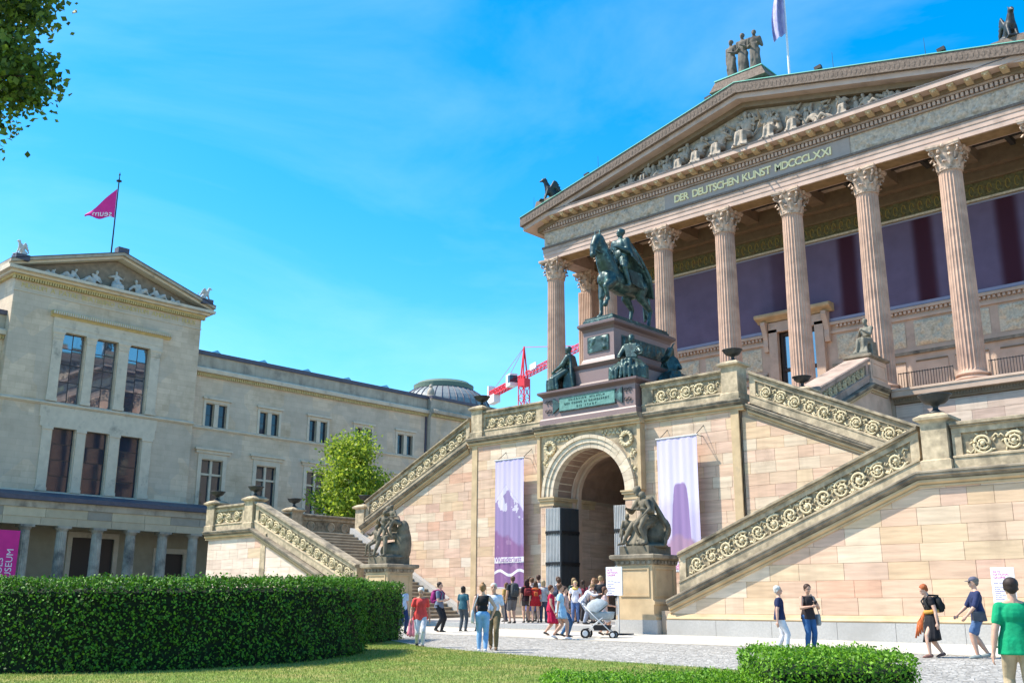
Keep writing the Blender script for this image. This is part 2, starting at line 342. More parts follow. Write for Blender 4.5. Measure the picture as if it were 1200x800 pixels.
# horizon-wide ground, cobbled court on top, lawn, slab strip
mb=MB(); mb.add([(x,y,gz(max(-120,min(60,x)),max(-40,min(120,y)))-.10) for x,y in ((-3000,-3000),(3000,-3000),(3000,3000),(-3000,3000))],[(0,1,2,3)])
mb=MB()
xs=[-3000,-120,-60,0,60,3000]; ys=[-3000,-40,0,40,120,3000]
for i in range(5):
    for j in range(5):
        mb.add([(x,y,gz(max(-120,min(60,x)),max(-40,min(120,y)))-.06) for x,y in ((xs[i],ys[j]),(xs[i+1],ys[j]),(xs[i+1],ys[j+1]),(xs[i],ys[j+1]))],[(0,1,2,3)])
mb.build('ground', M_far, kind='structure', fix=False)
ground_sheet('cobbled_court', None, M_cob, 4,4, -90,20,-20,60, 0)
def flat_poly(name, poly, mat_, dz, kind='structure', thick=None, parent=None, color=None):
    mb=MB(); n=len(poly)
    if thick:
        mb.prism([(x,y,gz(x,y)+dz-thick) for x,y in poly],[(x,y,gz(x,y)+dz) for x,y in poly])
    else: mb.add([(x,y,gz(x,y)+dz) for x,y in poly],[tuple(range(n))])
    return mb.build(name, mat_, parent, kind=kind, fix=bool(thick), color=color)
# slab strip in front of the staircases: a bed and its paving slabs
bed=flat_poly('pavement', [(-48,24.9),(4,24.0),(4,29),(-48,29)], M_joint, .004)
rnd=random.Random(5)
for row in range(3):
    x=-44+rnd.uniform(0,1)
    while x<2:
        wd=rnd.uniform(1.1,1.7); ya=lambda X:24.9-.9*(X+48)/52
        def Y_(X,k): return ya(X)+(28.45-ya(X))*k/3
        poly=[(x+.01,Y_(x,row)+.01),(x+wd-.01,Y_(x+wd,row)+.01),(x+wd-.01,Y_(x+wd,row+1)-.01),(x+.01,Y_(x,row+1)-.01)]
        k=rnd.uniform(.86,1.08)
        flat_poly('paving_slab',poly,M_slab,.022+rnd.uniform(-.002,.003),kind=None,thick=.04,parent=bed,color=(.55*k,.505*k,.43*k)); x+=wd
LAWN=[(-60,-25),(-5.2,-25),(-4.6,6),(-5.4,13.5),(-6.8,16.4),(-9,17.3),(-11.4,17.64),(-14.05,17.84),(-16.8,18.11),(-20.65,18.94),(-24,20.6),(-27,23),(-34,24),(-60,24)]
flat_poly('lawn', LAWN, M_grass, .03)
# small concrete edging of the lawn
mb=MB()
for a,b in zip(LAWN[2:12],LAWN[3:13]):
    mb.bar((a[0],a[1],gz(*a)+.012),(b[0],b[1],gz(*b)+.012),.07,.06)
mb.build('lawn_edging', M_plinth, kind='structure')

# ------------------------------------------------------------------ shared ornament meshes (local: x along, z up, -y out)
def scroll_mesh(r=.3, flip=1, turns=1.55, pet=6):
    mb=MB(); pts=[]; rad=[]
    for k in range(34):
        t=k/33; a=flip*(2*pi*turns*t+pi*.2); rr=r*(1-.74*t); pts.append((rr*cos(a),-.02-.035*sin(pi*t*.8),rr*sin(a))); rad.append(.05*r/.3*(1-.4*t))
    mb.tube(pts,rad,6)
    mb.ell((0,-.065,0),(r*.26,.07,r*.26),n=8,m=4)
    for k in range(9):
        a=2*pi*k/9; mb.ell((r*.66*cos(a),-.035,r*.66*sin(a)),(r*.13,.04,r*.10),rot=Matrix.Rotation(-a,3,'Y'),n=6,m=3)
    for k in range(pet):
        a=2*pi*k/pet; mb.ell((r*.36*cos(a),-.03,r*.36*sin(a)),(r*.15,.035,r*.15),n=6,m=3)
    for k in range(7):   # outer leaves
        a=2*pi*k/7+.3; R=Matrix.Rotation(-a-.6,3,'Y'); mb.ell((r*1.12*cos(a),-.02,r*1.12*sin(a)),(r*.26,.03,r*.09),rot=R,n=6,m=3)
    for s in (-1,1):     # stems running on to the neighbours
        mb.tube([(s*r*.9,-.02,-flip*s*r*.5),(s*r*1.25,-.03,-flip*s*r*.85),(s*r*1.6,-.02,-flip*s*r*.55)],.032*r/.3,5)
    return mb.mesh('scroll_ornament',M_orn,smooth=True)
SCR={1:[scroll_mesh(.3,1),scroll_mesh(.3,1,1.15,8),scroll_mesh(.31,1,1.9,5)],-1:[scroll_mesh(.3,-1),scroll_mesh(.3,-1,1.15,8),scroll_mesh(.31,-1,1.9,5)]}
def scroll_row(parent, ax, u0,z0,u1,z1,h,f,step,r,seed=0):
    """ornaments between two points on a parapet face"""
    L=sqrt((u1-u0)**2+(z1-z0)**2); n=max(1,int(L/step)); sl=atan2(z1-z0,u1-u0); rnd=random.Random(seed)
    for k in range(n):
        t=(k+.5)/n; u=u0+(u1-u0)*t; z=z0+(z1-z0)*t+h; k_=r/.3*rnd.uniform(.86,1.12)
        fl=1 if k%2 else -1
        p=pt(ax,u,z,f,0)
        rot=Matrix.Rotation(-sl,4,'Y') if ax=='x' else Matrix.Rotation(pi/2,4,'Z')@Matrix.Rotation(-sl,4,'Y')
        mw=Matrix.Translation(p)@rot@Matrix.Scale(k_,4)
        place(rnd.choice(SCR[fl]),'scroll_ornament',parent,mw=mw)
def parapet(parent, ax, u0,z0,u1,z1,f,th=.42,H=1.30,step=.62,r=.26,orn=True,seed=0,mt=None,ends=(.25,.25)):
    """balustrade wall with plinth band, sunk panel with scrolls and a moulded rail; f = face plane"""
    mt=mt or M_bal
    b=MB(); strip(b,ax,u0,z0,u1,z1,.0,H-.16,f,.10,th)
    core=b.build('balustrade_wall',mt,parent)
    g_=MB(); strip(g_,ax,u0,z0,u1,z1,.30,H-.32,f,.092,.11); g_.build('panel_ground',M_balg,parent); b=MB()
    strip(b,ax,u0,z0,u1,z1,.0,.30,f,0,.09); strip(b,ax,u0,z0,u1,z1,H-.32,H-.16,f,.02,.09)
    b.build('balustrade_band',mt,parent)
    L=u1-u0; 
    for a0,a1 in ((0,ends[0]/abs(L)),(1-ends[1]/abs(L),1)):
        m=MB(); strip(m,ax,u0+L*a0,z0+(z1-z0)*a0,u0+L*a1,z0+(z1-z0)*a1,.30,H-.32,f,.03,.088); m.build('panel_end',mt,parent)
    m=MB(); profile(m,ax,u0,z0,u1,z1,[(.0,.30),(.03,.31),(.03,.36),(-.085,.40)],f,.085); m.build('panel_moulding',mt,parent)
    m=MB(); profile(m,ax,u0,z0,u1,z1,[(.02,H-.16),(.045,H-.155),(.045,H-.13),(.02,H-.125),(.095,H-.10),(.095,H-.045),(.055,H-.04),(.055,H-.018),(.02,H)],f,th+.07); m.build('rail',M_raill if mt is M_bal else mt,parent)
    if orn:
        e0=ends[0]+.15; e1=ends[1]+.15
        t0=e0/abs(L); t1=1-e1/abs(L)
        scroll_row(parent,ax,u0+L*t0,z0+(z1-z0)*t0,u0+L*t1,z0+(z1-z0)*t1,.30+(H-.62)/2,f+.085 if ax=='x' else f-.085,step,r,seed)
def pier(parent, cx, cy, z0, w=.78, d=.78, H=1.45, name='pier', mt=None):
    mt=mt or M_bal; m=MB()
    def sq(e,z): return [(cx-w/2-e,cy-d/2-e,z),(cx+w/2+e,cy-d/2-e,z),(cx+w/2+e,cy+d/2+e,z),(cx-w/2-e,cy+d/2+e,z)]
    m.loft([sq(.06,z0),sq(.06,z0+.28),sq(.0,z0+.32),sq(0,z0+H-.12)]); body=m.build(name,mt,parent)
    m=MB(); m.loft([sq(.003,z0+H-.12),sq(.03,z0+H-.08),sq(.13,z0+H-.03),sq(.14,z0+H+.04),sq(.10,z0+H+.06),sq(-.05,z0+H+.15),sq(-.12,z0+H+.17)]); m.build('pier_cap',mt,body)
    return body
URN=MB().lathe([(.0,0),(.20,0),(.20,.05),(.12,.08),(.07,.13),(.065,.20),(.10,.23),(.12,.25),(.24,.28),(.31,.34),(.35,.41),(.37,.45),(.41,.47),(.41,.49),(.38,.50),(.33,.46),(.0,.40)],n=28).mesh('iron_urn',M_urn,smooth=True)
def urn(x,y,z,label,s=1.,grp='iron urns on the staircase piers'):
    return place(URN,'urn',None,label,'urn',grp,loc=(x,y,z),scale=(s,s,s))
BAND=MB  # alias

# levels
ZL,ZT,ZP=5.22,9.42,12.05
F,Mp,PD=28.4,34.5,49.3
def sx(s,v): return XC+s*v
def ledge(parent, ax, u0,z0,u1,z1,f,d1=.5,name='ledge',k=1.):
    """string course: dark weathered ledge on top of a yellow moulding"""
    m=MB(); profile(m,ax,u0,z0,u1,z1,[(.10,-.22),(.11,-.19),(.17,-.185),(.17,-.15),(.25,-.12),(.25,-.05),(.28,-.045),(.28,.0),(.24,.02)],f,d1); a=m.build(name,M_sill,parent)
    m=MB(); profile(m,ax,u0,z0,u1,z1,[(.02,-.42),(.06,-.415),(.06,-.36),(.03,-.35),(.13,-.29),(.13,-.222)],f,d1); m.build('string_moulding',M_string,a)
    return a

# ------------------------------------------------------------------ right and left lower staircases (mirror images)
def lower_stair(s, label):
    th=empty('outer_staircase',(sx(s,12),F,gz(sx(s,12),F)),label,'staircase','outer staircases left and right of the arch')
    X=lambda v: sx(s,v)
    zb=.55 if s>0 else .66
    # solid mass: ramp part and landing part
    prof=[(7.6,zb-.6),(20.7,zb-.6),(20.7,ZL-.1),(16.3,ZL-.1),(8.1,1.45),(7.6,1.45)]
    # front wall slab 1.0 thick, landing block
    m=MB(); m.prism([(X(a),F+.05,b) for a,b in prof],[(X(a),F+1.1,b) for a,b in prof]); core=m.build('wall_core',M_joint,th)
    m=MB(); m.box(*sorted((X(16.3),X(20.7))),F+1.1,Mp+5.4,zb-.6,ZL-.1); m.build('landing_core',M_joint,th)
    m=MB(); m.box(*sorted((X(16.2),X(20.9))),F+.1,Mp+5.6,ZL-.098,ZL-.01); m.build('landing_floor',M_step,th)
    # granite plinth, in blocks
    x=7.9; rnd=random.Random(3 if s>0 else 4)
    while x<20.5:
        wd=min(rnd.uniform(1.7,2.3),20.75-x)
        if wd<.3: break
        k=rnd.uniform(.9,1.05)
        m=MB(); xa,xb=sorted((X(x+.006),X(x+wd-.006))); m.box(xa,xb,F-.13,F+.06,zb-.5,1.165); m.build('plinth_block',M_plinth,core); x+=wd
    m=MB(); profile(m,'x',X(7.9),1.17,X(20.78),1.17,[(.10,0),(.12,.04),(.06,.10),(.03,.17),(.0,.19)],F,.1); m.build('plinth_moulding',M_string,core)
    # block courses under the sloping ledge
    ch=.485
    poly=[(X(7.95),1.36),(X(20.62),1.36),(X(20.62),ZL-.36),(X(16.35),ZL-.36),(X(8.15),1.50)]
    pale = None if s>0 else [(.64,.51,.42),(.67,.56,.46),(.62,.48,.39),(.63,.49,.40),(.65,.53,.43)]
    blocks(th,poly,'x',F,ch,.65,1.5,seed=21 if s>0 else 34,odd=.2 if s>0 else .08,warm=pale)
    # outer return wall of the landing (faces away) and inner face
    if s<0:
        m=MB(); m.box(X(20.7),X(20.62),F+.05,Mp+5.4,zb-.5,ZL-.1)
    # ledges: sloping and level
    sl=(ZL-1.78)/(16.5-8.0)
    ledge(th,'x',X(8.0),1.78,X(16.45),ZL,F,.3); ledge(th,'x',X(16.45),ZL,X(20.85),ZL,F,.3)
    # dark strip at the change of slope (corner quoin) on the left one
    if s<0:
        m=MB(); m.box(X(15.75),X(15.35),F-.045,F+.05,zb-.4,ZL-.30); m.build('quoin',M_bal,th)
    # parapets
    parapet(th,'x',X(8.35),1.84+.17,X(16.5),ZL+.03,F+.02,seed=1 if s>0 else 7,step=.60,r=.27)
    parapet(th,'x',X(17.42),ZL+.02,X(20.6),ZL+.02,F+.02,seed=5,step=.60,r=.26)
    pier(th,X(16.98),F+.28,ZL+.015,w=.72,d=.70)
    if s<0:
        pier(th,X(20.55),F+.28,ZL+.015,w=.72,d=.70)
        parapet(th,'y',Mp-1.3,ZL+.02,F+.75,ZL+.02,X(20.4),orn=False)
        parapet(th,'y',Mp+5.2,ZL+.02,Mp-.6,ZL+.02,X(20.4),orn=False)
        pier(th,X(20.55),Mp-.95,ZL+.015,w=.72,d=.70)
        m=MB()
        for yy in (Mp-2.0,Mp-3.2,Mp+.2,Mp+1.6,Mp+2.6):       # round bosses on the inner faces
            m2=MB(); m2.loft([[(X(20.4)+.0-.08*0+o,yy+r_*cos(2*pi*i/16),ZL+.68+r_*sin(2*pi*i/16)) for i in range(16)] for r_,o in ((.27,-.09),(.27,-.03),(.19,-.03),(.19,-.07),(.02,-.07))]); m2.build('roundel',M_bal,th)
    else:
        xe=X(20.72); pier(th,X(20.36),F+.28,ZL+.015,w=.72,d=.70)
        blocks(th,[(F+.02,.4),(Mp+5.3,.4),(Mp+5.3,ZL-.36),(F+.02,ZL-.36)],'y',xe,.485,.9,1.7,seed=29,odd=.1)
        ledge(th,'y',F-.2,ZL,Mp+5.4,ZL,xe,.3); parapet(th,'y',F+.70,ZL+.02,Mp+5.3,ZL+.02,xe-.02,seed=6,step=.60,r=.26)
    # steps: from the court up to the landing, between the outer parapet and the arch block
    n=26; x0,x1=7.3,16.3; z0=.85; rise=(ZL-z0)/n
    for k in range(n):
        xa=x0+(x1-x0)*k/n; m=MB(); xx=sorted((X(xa),X(16.4)))
        m.box(xx[0],xx[1],F+1.0,Mp+.25,z0+rise*k-.02,z0+rise*(k+1)-.035)
        xx=sorted((X(xa-.03),X(xa+.40))); st=m.build('step',M_step,th); m=MB(); m.box(xx[0]-.0,xx[1]+.0,F+.98,Mp+.24,z0+rise*(k+1)-.050,z0+rise*(k+1)); m.build('tread',M_nose,st)
    # low stringer along the block wall
    m=MB(); strip(m,'x',X(7.45),1.05,X(16.3),ZL+.12,-.1,.22,Mp-.28,0,.34); m.build('stringer',M_plinth,th)
    return th
R_ST=lower_stair(1,'right outer sandstone staircase, its scrolled balustrade climbing right from the mother-and-child statue')
L_ST=lower_stair(-1,'left outer sandstone staircase behind the hedge, with visible flight of worn steps')
urn(sx(1,16.98),F+.28,ZL+1.63,'dark iron urn at right on the pier where the lower and upper balustrades meet',1.12)
urn(sx(-1,16.98),F+.28,ZL+1.63,'dark iron urn on the left staircase corner pier in front of a museum window')
urn(sx(-1,20.55),F+.28,ZL+1.63,'leftmost dark iron urn, on the end pier above the hedge')
urn(sx(-1,20.55),Mp-.95,ZL+1.63,'dark iron urn on the plain parapet left of the green tree')

# ------------------------------------------------------------------ upper staircases
def upper_stair(s, label):
    th=empty('upper_staircase',(sx(s,11.5),Mp,ZL),label,'staircase','upper staircases left and right of the arch')
    X=lambda v: sx(s,v)
    prof=[(7.4,.2),(15.9,.2),(15.9,ZL-.05),(15.7,ZL+.0),(7.4,ZT-.1)]
    m=MB(); m.prism([(X(a),Mp+.15,b) for a,b in prof],[(X(a),Mp+1.0,b) for a,b in prof]); m.build('wall_core',M_joint,th)
    poly=[(X(7.4),1.1),(X(15.8),1.1),(X(15.8),ZL+.25-.35),(X(15.65),ZL+.05),(X(7.4),ZT-.62)]
    blocks(th,poly,'x',Mp+.12,.45,.6,1.3,seed=51 if s>0 else 66,odd=.12)
    m=MB(); xx=sorted((X(7.4),X(15.9))); m.box(xx[0],xx[1],Mp+.9,Mp+5.3,.3,ZL-.12); m.build('fill_core',M_joint,th)
    n=24; x0,x1=15.4,7.3; rise=(ZT-ZL)/n
    for k in range(n):
        xa=x0+(x1-x0)*k/n; xx=sorted((X(xa),X(7.3))); m=MB(); m.box(xx[0],xx[1],Mp+.95,Mp+4.8,ZL+rise*k-.05,ZL+rise*(k+1)); m.build('step',M_step,th)
    ledge(th,'x',X(7.72),ZT-.22,X(15.75),ZL+.42,Mp+.12,.35)
    parapet(th,'x',X(7.78),ZT-.17,X(15.6),ZL+.50,Mp+.14,seed=3 if s>0 else 9,step=.62,r=.27,th=.42)
    # far side balustrade of the flight
    m=MB(); strip(m,'x',X(7.78),ZT-.17,X(15.6),ZL+.50,0,1.1,Mp+4.8,0,.4); m.build('back_balustrade',M_bal,th)
    pier(th,X(16.0),Mp+.45,ZL+.02,w=.72,d=.72,H=1.42)
    return th
U_R=upper_stair(1,'right upper staircase whose scrolled balustrade falls from the terrace pier to the right')
U_L=upper_stair(-1,'left upper staircase whose scrolled balustrade climbs behind the children statue')
urn(sx(-1,16.0),Mp+.45,ZL+1.60,'dark iron urn at the foot of the left upper balustrade, against the green tree')

# ------------------------------------------------------------------ central arch block with terrace
CB=empty('arch_gatehouse',(XC,Mp,1.0),'central sandstone block with round arched passage under the horse monument','building')
xl,xr=sx(-1,7.35),sx(1,7.35)
AR,AZ=1.98,6.25     # inner radius and spring of the arch
m=MB()              # walls around the passage
m.box(xl,XC-AR-.02,Mp+.03,44,.2,ZT-.12); m.build('block_core',M_joint,CB)
m=MB(); m.box(XC+AR+.02,xr,Mp+.03,44,.2,ZT-.12); m.build('block_core',M_joint,CB)
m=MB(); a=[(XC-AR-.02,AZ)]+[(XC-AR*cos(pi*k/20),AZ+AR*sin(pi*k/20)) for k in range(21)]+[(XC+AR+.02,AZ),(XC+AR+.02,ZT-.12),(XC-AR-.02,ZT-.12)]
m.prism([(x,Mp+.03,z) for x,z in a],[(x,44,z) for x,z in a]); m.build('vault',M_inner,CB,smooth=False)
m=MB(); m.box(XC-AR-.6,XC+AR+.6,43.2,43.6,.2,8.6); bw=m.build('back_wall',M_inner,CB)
m=MB(); m.box(xl+.1,xr-.1,Mp-.05,PD,ZT-.118,ZT-.005); m.build('terrace_floor',M_step,CB)
m=MB(); m.box(xl+.3,xr-.3,44.001,PD-.2,.2,ZT-.13); m.build('terrace_core',M_joint,CB)
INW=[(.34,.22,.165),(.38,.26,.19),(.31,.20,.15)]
# passage side walls: blocks on the left jamb (faces +X)
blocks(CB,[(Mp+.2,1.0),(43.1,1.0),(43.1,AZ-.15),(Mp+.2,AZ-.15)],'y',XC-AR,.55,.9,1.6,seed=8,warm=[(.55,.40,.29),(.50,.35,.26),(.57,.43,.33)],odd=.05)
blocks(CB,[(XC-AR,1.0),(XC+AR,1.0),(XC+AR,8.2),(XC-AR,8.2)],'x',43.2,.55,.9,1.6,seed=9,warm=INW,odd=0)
# front courses left and right of the arch bay
for s in (-1,1):
    blocks(CB,[(sx(s,2.72),1.1),(sx(s,7.0),1.1),(sx(s,7.0),ZT-.40),(sx(s,2.72),ZT-.40)],'x',Mp,.45,.55,1.3,seed=77+s,odd=.14)
    m=MB(); xx=sorted((sx(s,7.0),sx(s,7.35))); m.box(xx[0],xx[1],Mp-.05,Mp+.1,.2,ZT-.32); m.build('corner_pilaster',M_string,CB)
    ledge(CB,'x',sx(s,2.8),ZT,sx(s,7.60),ZT,Mp,.3)
    # return face of the block at the right
parap=[(-1,7),(1,2)]
for s,sd in parap:
    parapet(CB,'x',sx(s,2.72),ZT+.02,sx(s,6.68),ZT+.02,Mp+.02,seed=sd,step=.60,r=.25,ends=(.55,.1))
    pier(CB,sx(s,7.04),Mp+.28,ZT+.015,w=.72,d=.72)
urn(sx(1,7.04),Mp+.28,ZT+1.63,'dark iron urn on the terrace pier right of the horse monument')
urn(sx(-1,7.04),Mp+.28,ZT+1.63,'dark iron urn on the terrace pier left of the horse monument, under the crane')
# arch bay, proud of the wall
Fb=Mp-.30
for s in (-1,1):
    # pier below the impost
    m=MB(); xx=sorted((sx(s,AR),sx(s,2.70))); m.box(xx[0],xx[1],Fb,Mp+.6,.9,AZ-.38); pr=m.build('arch_pier',M_cella,CB)
    blocks(CB,[(sx(s,AR+.02),1.1),(sx(s,2.66),1.1),(sx(s,2.66),AZ-.42),(sx(s,AR+.02),AZ-.42)],'x',Fb,.55,.64,.65,seed=90+s,odd=.05,proud=.012)
    m=MB(); 
    for o,z0,z1 in ((.02,AZ-.38,AZ-.30),(.0,AZ-.30,AZ-.16),(.07,AZ-.16,AZ-.06),(.11,AZ-.06,AZ+.0)):
        xx=sorted((sx(s,AR-.0-o-.05),sx(s,2.74+o*.5))); m.box(xx[0],xx[1],Fb-o-.02,Mp+2.6,z0+.001,z1)
    m.build('impost',M_string,pr)
    m=MB(); xx=sorted((sx(s,2.70),sx(s,2.86))); m.box(xx[0],xx[1],Fb-.06,Mp+.1,AZ,ZT-.42); m.build('edge_strip',M_string,CB)
# spandrel field
R2=2.56
a=[(XC-2.70,AZ),(XC-R2,AZ)]+[(XC-R2*cos(pi*k/28),AZ+R2*sin(pi*k/28)) for k in range(1,28)]+[(XC+R2,AZ),(XC+2.70,AZ),(XC+2.70,ZT-.42),(XC-2.70,ZT-.42)]
m=MB(); m.prism([(x,Fb+.05,z) for x,z in a],[(x,Mp+.1,z) for x,z in a]); m.build('spandrel',M_bal,CB)
# archivolt: three stepped rings of voussoirs
def ring_seg(r0,r1,y0,y1,a0,a1,n=2):
    m=MB(); m.loft([[(XC+r*cos(t),y,AZ+r*sin(t)) for r,y in ((r0,y0),(r1,y0),(r1,y1),(r0,y1))] for t in [a0+(a1-a0)*k/n for k in range(n+1)]]); return m
NV=17
for k in range(NV):
    a0=pi*k/NV+.003; a1=pi*(k+1)/NV-.003; kk=random.Random(k).uniform(.9,1.06)
    v=ring_seg(AR,2.20,Fb-.02,Mp+.9,a0,a1).build('voussoir',M_block,CB,color=(.60*kk,.50*kk,.38*kk))
    ring_seg(2.203,2.40,Fb-.07,Mp+.1,a0,a1).build('voussoir_band',M_block,v,color=(.63*kk,.53*kk,.40*kk))
    ring_seg(2.403,2.55,Fb-.13,Mp+.1,a0,a1).build('voussoir_band',M_block,v,color=(.60*kk,.50*kk,.37*kk))
m=MB()
for k in range(NV): pass
# inner ribs of the passage vault
for yy,r in ((Mp+.95,1.9),(Mp+1.25,1.80)):
    m=MB(); m.loft([[(XC+q*cos(t),y,AZ+q*sin(t)) for q,y in ((r,yy),(AR+.01,yy),(AR+.01,yy+.22),(r,yy+.22))] for t in [pi*k/24 for k in range(25)]]); m.build('vault_rib',M_cella,CB)
    for s in (-1,1):
        m=MB(); xx=sorted((sx(s,r),sx(s,AR+.01))); m.box(xx[0],xx[1],yy,yy+.22,1,AZ); m.build('jamb_rib',M_cella,CB)
# wreath and leaf reliefs in the spandrels
for s in (-1,1):
    m=MB(); c=(sx(s,2.12),Fb+.0,8.42)
    m.tube([(c[0]+.26*cos(2*pi*k/20),c[1]-.0,c[2]+.26*sin(2*pi*k/20)) for k in range(21)],.085,6)
    for k in range(14): 
        t=2*pi*k/14; m.ell((c[0]+.30*cos(t),c[1]-.05,c[2]+.30*sin(t)),(.07,.05,.05),n=6,m=3)
    m.build('wreath',M_orn,CB,smooth=True)
    m=MB(); rn=random.Random(6+s)
    for k in range(26):
        t=k/26; x=2.30+.18*sin(t*14); z=8.0-1.55*t; m.ell((sx(s,x+.06*sin(k*2.3)),Fb+.03,z),(.10,.05,.045),rot=Matrix.Rotation(rn.uniform(0,3),3,'Y'),n=6,m=3)
    for k in range(14):
        t=k/14; m.ell((sx(s,1.85-1.1*t),Fb+.03,8.78+.10*sin(k*2)),(.09,.045,.05),rot=Matrix.Rotation(rn.uniform(0,3),3,'Y'),n=6,m=3)
    m.build('leaf_relief',M_orn,CB,smooth=True,kind='stuff')
# ledge over the arch bay
ledge(CB,'x',sx(-1,2.92),ZT,sx(1,2.92),ZT,Fb-.06,.5)
# stepped threshold platform between the statue pedestals
m=MB(); pf=[(sx(-1,8.9),29.6),(sx(1,5.9),29.6),(sx(1,5.9),Mp+.2),(sx(-1,8.9),Mp+.2)]
m.prism([(x,y,.35) for x,y in pf],[(x,y,gz(x,y)+.17) for x,y in pf]); m.build('platform',M_plinth,kind='structure')
m=MB(); m.prism([(x,y,.4) for x,y in ((XC-AR,Mp),(XC+AR,Mp),(XC+AR,43.2),(XC-AR,43.2))],[(x,y,1.02) for x,y in ((XC-AR,Mp),(XC+AR,Mp),(XC+AR,43.2),(XC-AR,43.2))]); m.build('passage_floor',M_plinth,CB)

# iron gate leaves
def gate(loc, rz, wd, mt, label, H=4.75):
    g=empty('gate_leaf',loc,label,'gate','iron gate leaves of the arch',rz)
    n=int(wd/.085)
    pl=MB().box(0,wd,.0,.03,0,H).mesh('leaf_panel',mt); local(pl,'leaf_panel',g)
    br=MB().box(-.014,.014,-.035,0,0,H).mesh('gate_bar',mt)
    for k in range(n+1): local(br,'gate_bar',g,loc=(.02+(wd-.04)*k/n,0,0))
    rl=MB().box(0,wd,-.07,-.036,-.05,.05)
    for k in range(n): x=.03+(wd-.06)*k/max(1,n-1); rl.prism([(x-.02,-.06,-.05),(x+.02,-.06,-.05),(x+.02,-.04,-.05),(x-.02,-.04,-.05)],[(x-.003,-.06,-.14),(x+.003,-.06,-.14),(x+.003,-.04,-.14),(x-.003,-.04,-.14)])
    rl=rl.mesh('gate_rail',M_iron)
    for k in (.22,.5,.78): local(rl,'gate_rail',g,loc=(0,0,H*k))
    return g
gate((XC-2.28,Mp-.42,1.0),0,.80,M_door,'grey folded gate leaf lit by the sun at the left side of the arch')
gate((XC-1.47,Mp-.42,1.0),radians(90),1.25,M_doorsh,'black barred gate leaf standing open in shade left of the arch opening')
gate((XC+.86,Mp+.40,1.0),radians(3),1.08,M_door,'pale grey gate leaf behind the mother-and-child statue, right of the arch opening')

# ------------------------------------------------------------------ statue pedestals on the court
def pedestal(s,label):
    cx=sx(s,6.72); y0=28.22; th=empty('statue_pedestal',(cx,29,gz(cx,28)),label,'pedestal','statue pedestals at the stair feet')
    def sq(w,d0,z,e=0): return [(cx-w-e,y0-e,z),(cx+w+e,y0-e,z),(cx+w+e,y0+d0+e,z),(cx-w-e,y0+d0+e,z)]
    m=MB(); m.loft([sq(.86,1.55,.3),sq(.86,1.55,1.15)]); m.build('plinth',M_plinth,th)
    m=MB(); m.loft([sq(.82,1.47,1.152,0),sq(.82,1.47,1.25),sq(.74,1.4,1.34),sq(.74,1.4,1.62),sq(.78,1.4,1.66),sq(.78,1.4,1.74),sq(.72,1.4,1.80),sq(.72,1.4,2.92)]); die=m.build('die',M_string,th)
    for ax,f,u0,u1 in (('x',y0,cx-.60,cx+.60),('y',cx+.72,y0+.12,y0+1.25)):
        m=MB()
        for a,b,c,d in ((u0,u1,2.78,2.84),(u0,u1,1.90,1.96),(u0,u0+.06,1.962,2.778),(u1-.06,u1,1.962,2.778)): strip(m,ax,a,0,b,0,c,d,f,-.035,.02)
        m.build('panel_frame',M_string,die)
    m=MB(); m.loft([sq(.72,1.4,2.921,.005),sq(.72,1.4,2.95,.03),sq(.72,1.4,3.07,.05),sq(.72,1.4,3.10,.12),sq(.72,1.4,3.14,.19),sq(.72,1.4,3.24,.20),sq(.72,1.4,3.27,.16)]); cp=m.build('cap',M_sill,th)
    m=MB()
    for k in range(7):
        x=cx-.66+.22*k; m.box(x-.055,x+.055,y0-.085,y0-.04,2.96,3.06)
        if k<7: y=y0+.08+.2*k; m.box(cx+.765,cx+.81,y-.05,y+.05,2.96,3.06)
    m.build('dentils',M_sill,cp,kind='stuff')
    m=MB(); m.loft([sq(.60,1.3,3.27),sq(.60,1.3,3.56)]); m.build('statue_base',M_dstat,th)
    return th
pedestal(1,'sandstone pedestal carrying the mother-and-child statue, right of the arch, beside the white sign')
pedestal(-1,'sandstone pedestal carrying the seated group with children, behind the hedge end')
# ------------------------------------------------------------------ temple-fronted gallery
GB=empty('temple_museum',(XC,PD,1.0),'rose sandstone temple museum with eight fluted columns, pediment and gold inscription','building')
def fluted(R0,R1,H,n=24,seg=6,rows=12,depth=.055,sharp=False):
    mb=MB(); rings=[]
    for j in range(rows+1):
        t=j/rows; R=R0+(R1-R0)*(t**1.6)
        d=depth*R*(0 if j in(0,rows) else 1)
        rings.append([((R-d*1.6*max(0,sin(pi*((i%seg)/(seg)) ))**.7)*cos(2*pi*i/(n*seg)),(R-d*1.6*max(0,sin(pi*((i%seg)/(seg))))**.7)*sin(2*pi*i/(n*seg)),H*(t if j not in(1,rows-1) else (0.012 if j==1 else .988)))for i in range(n*seg)])
    return mb.loft(rings)
COL_H=24.60-ZP; CAPH=1.42; BASEH=.62
shaft_me=fluted(.655,.56,COL_H-CAPH-BASEH).mesh('shaft',M_col,smooth=False)
mb=MB(); mb.box(-.90,.90,-.90,.90,0,.17)
mb.lathe([(.0,.171),(.86,.171),(.90,.23),(.86,.30),(.76,.315),(.73,.36),(.74,.41),(.80,.43),(.82,.48),(.79,.53),(.70,.55),(.66,.62),(0,.62)],n=36)
base_me=mb.mesh('column_base',M_col,smooth=False)
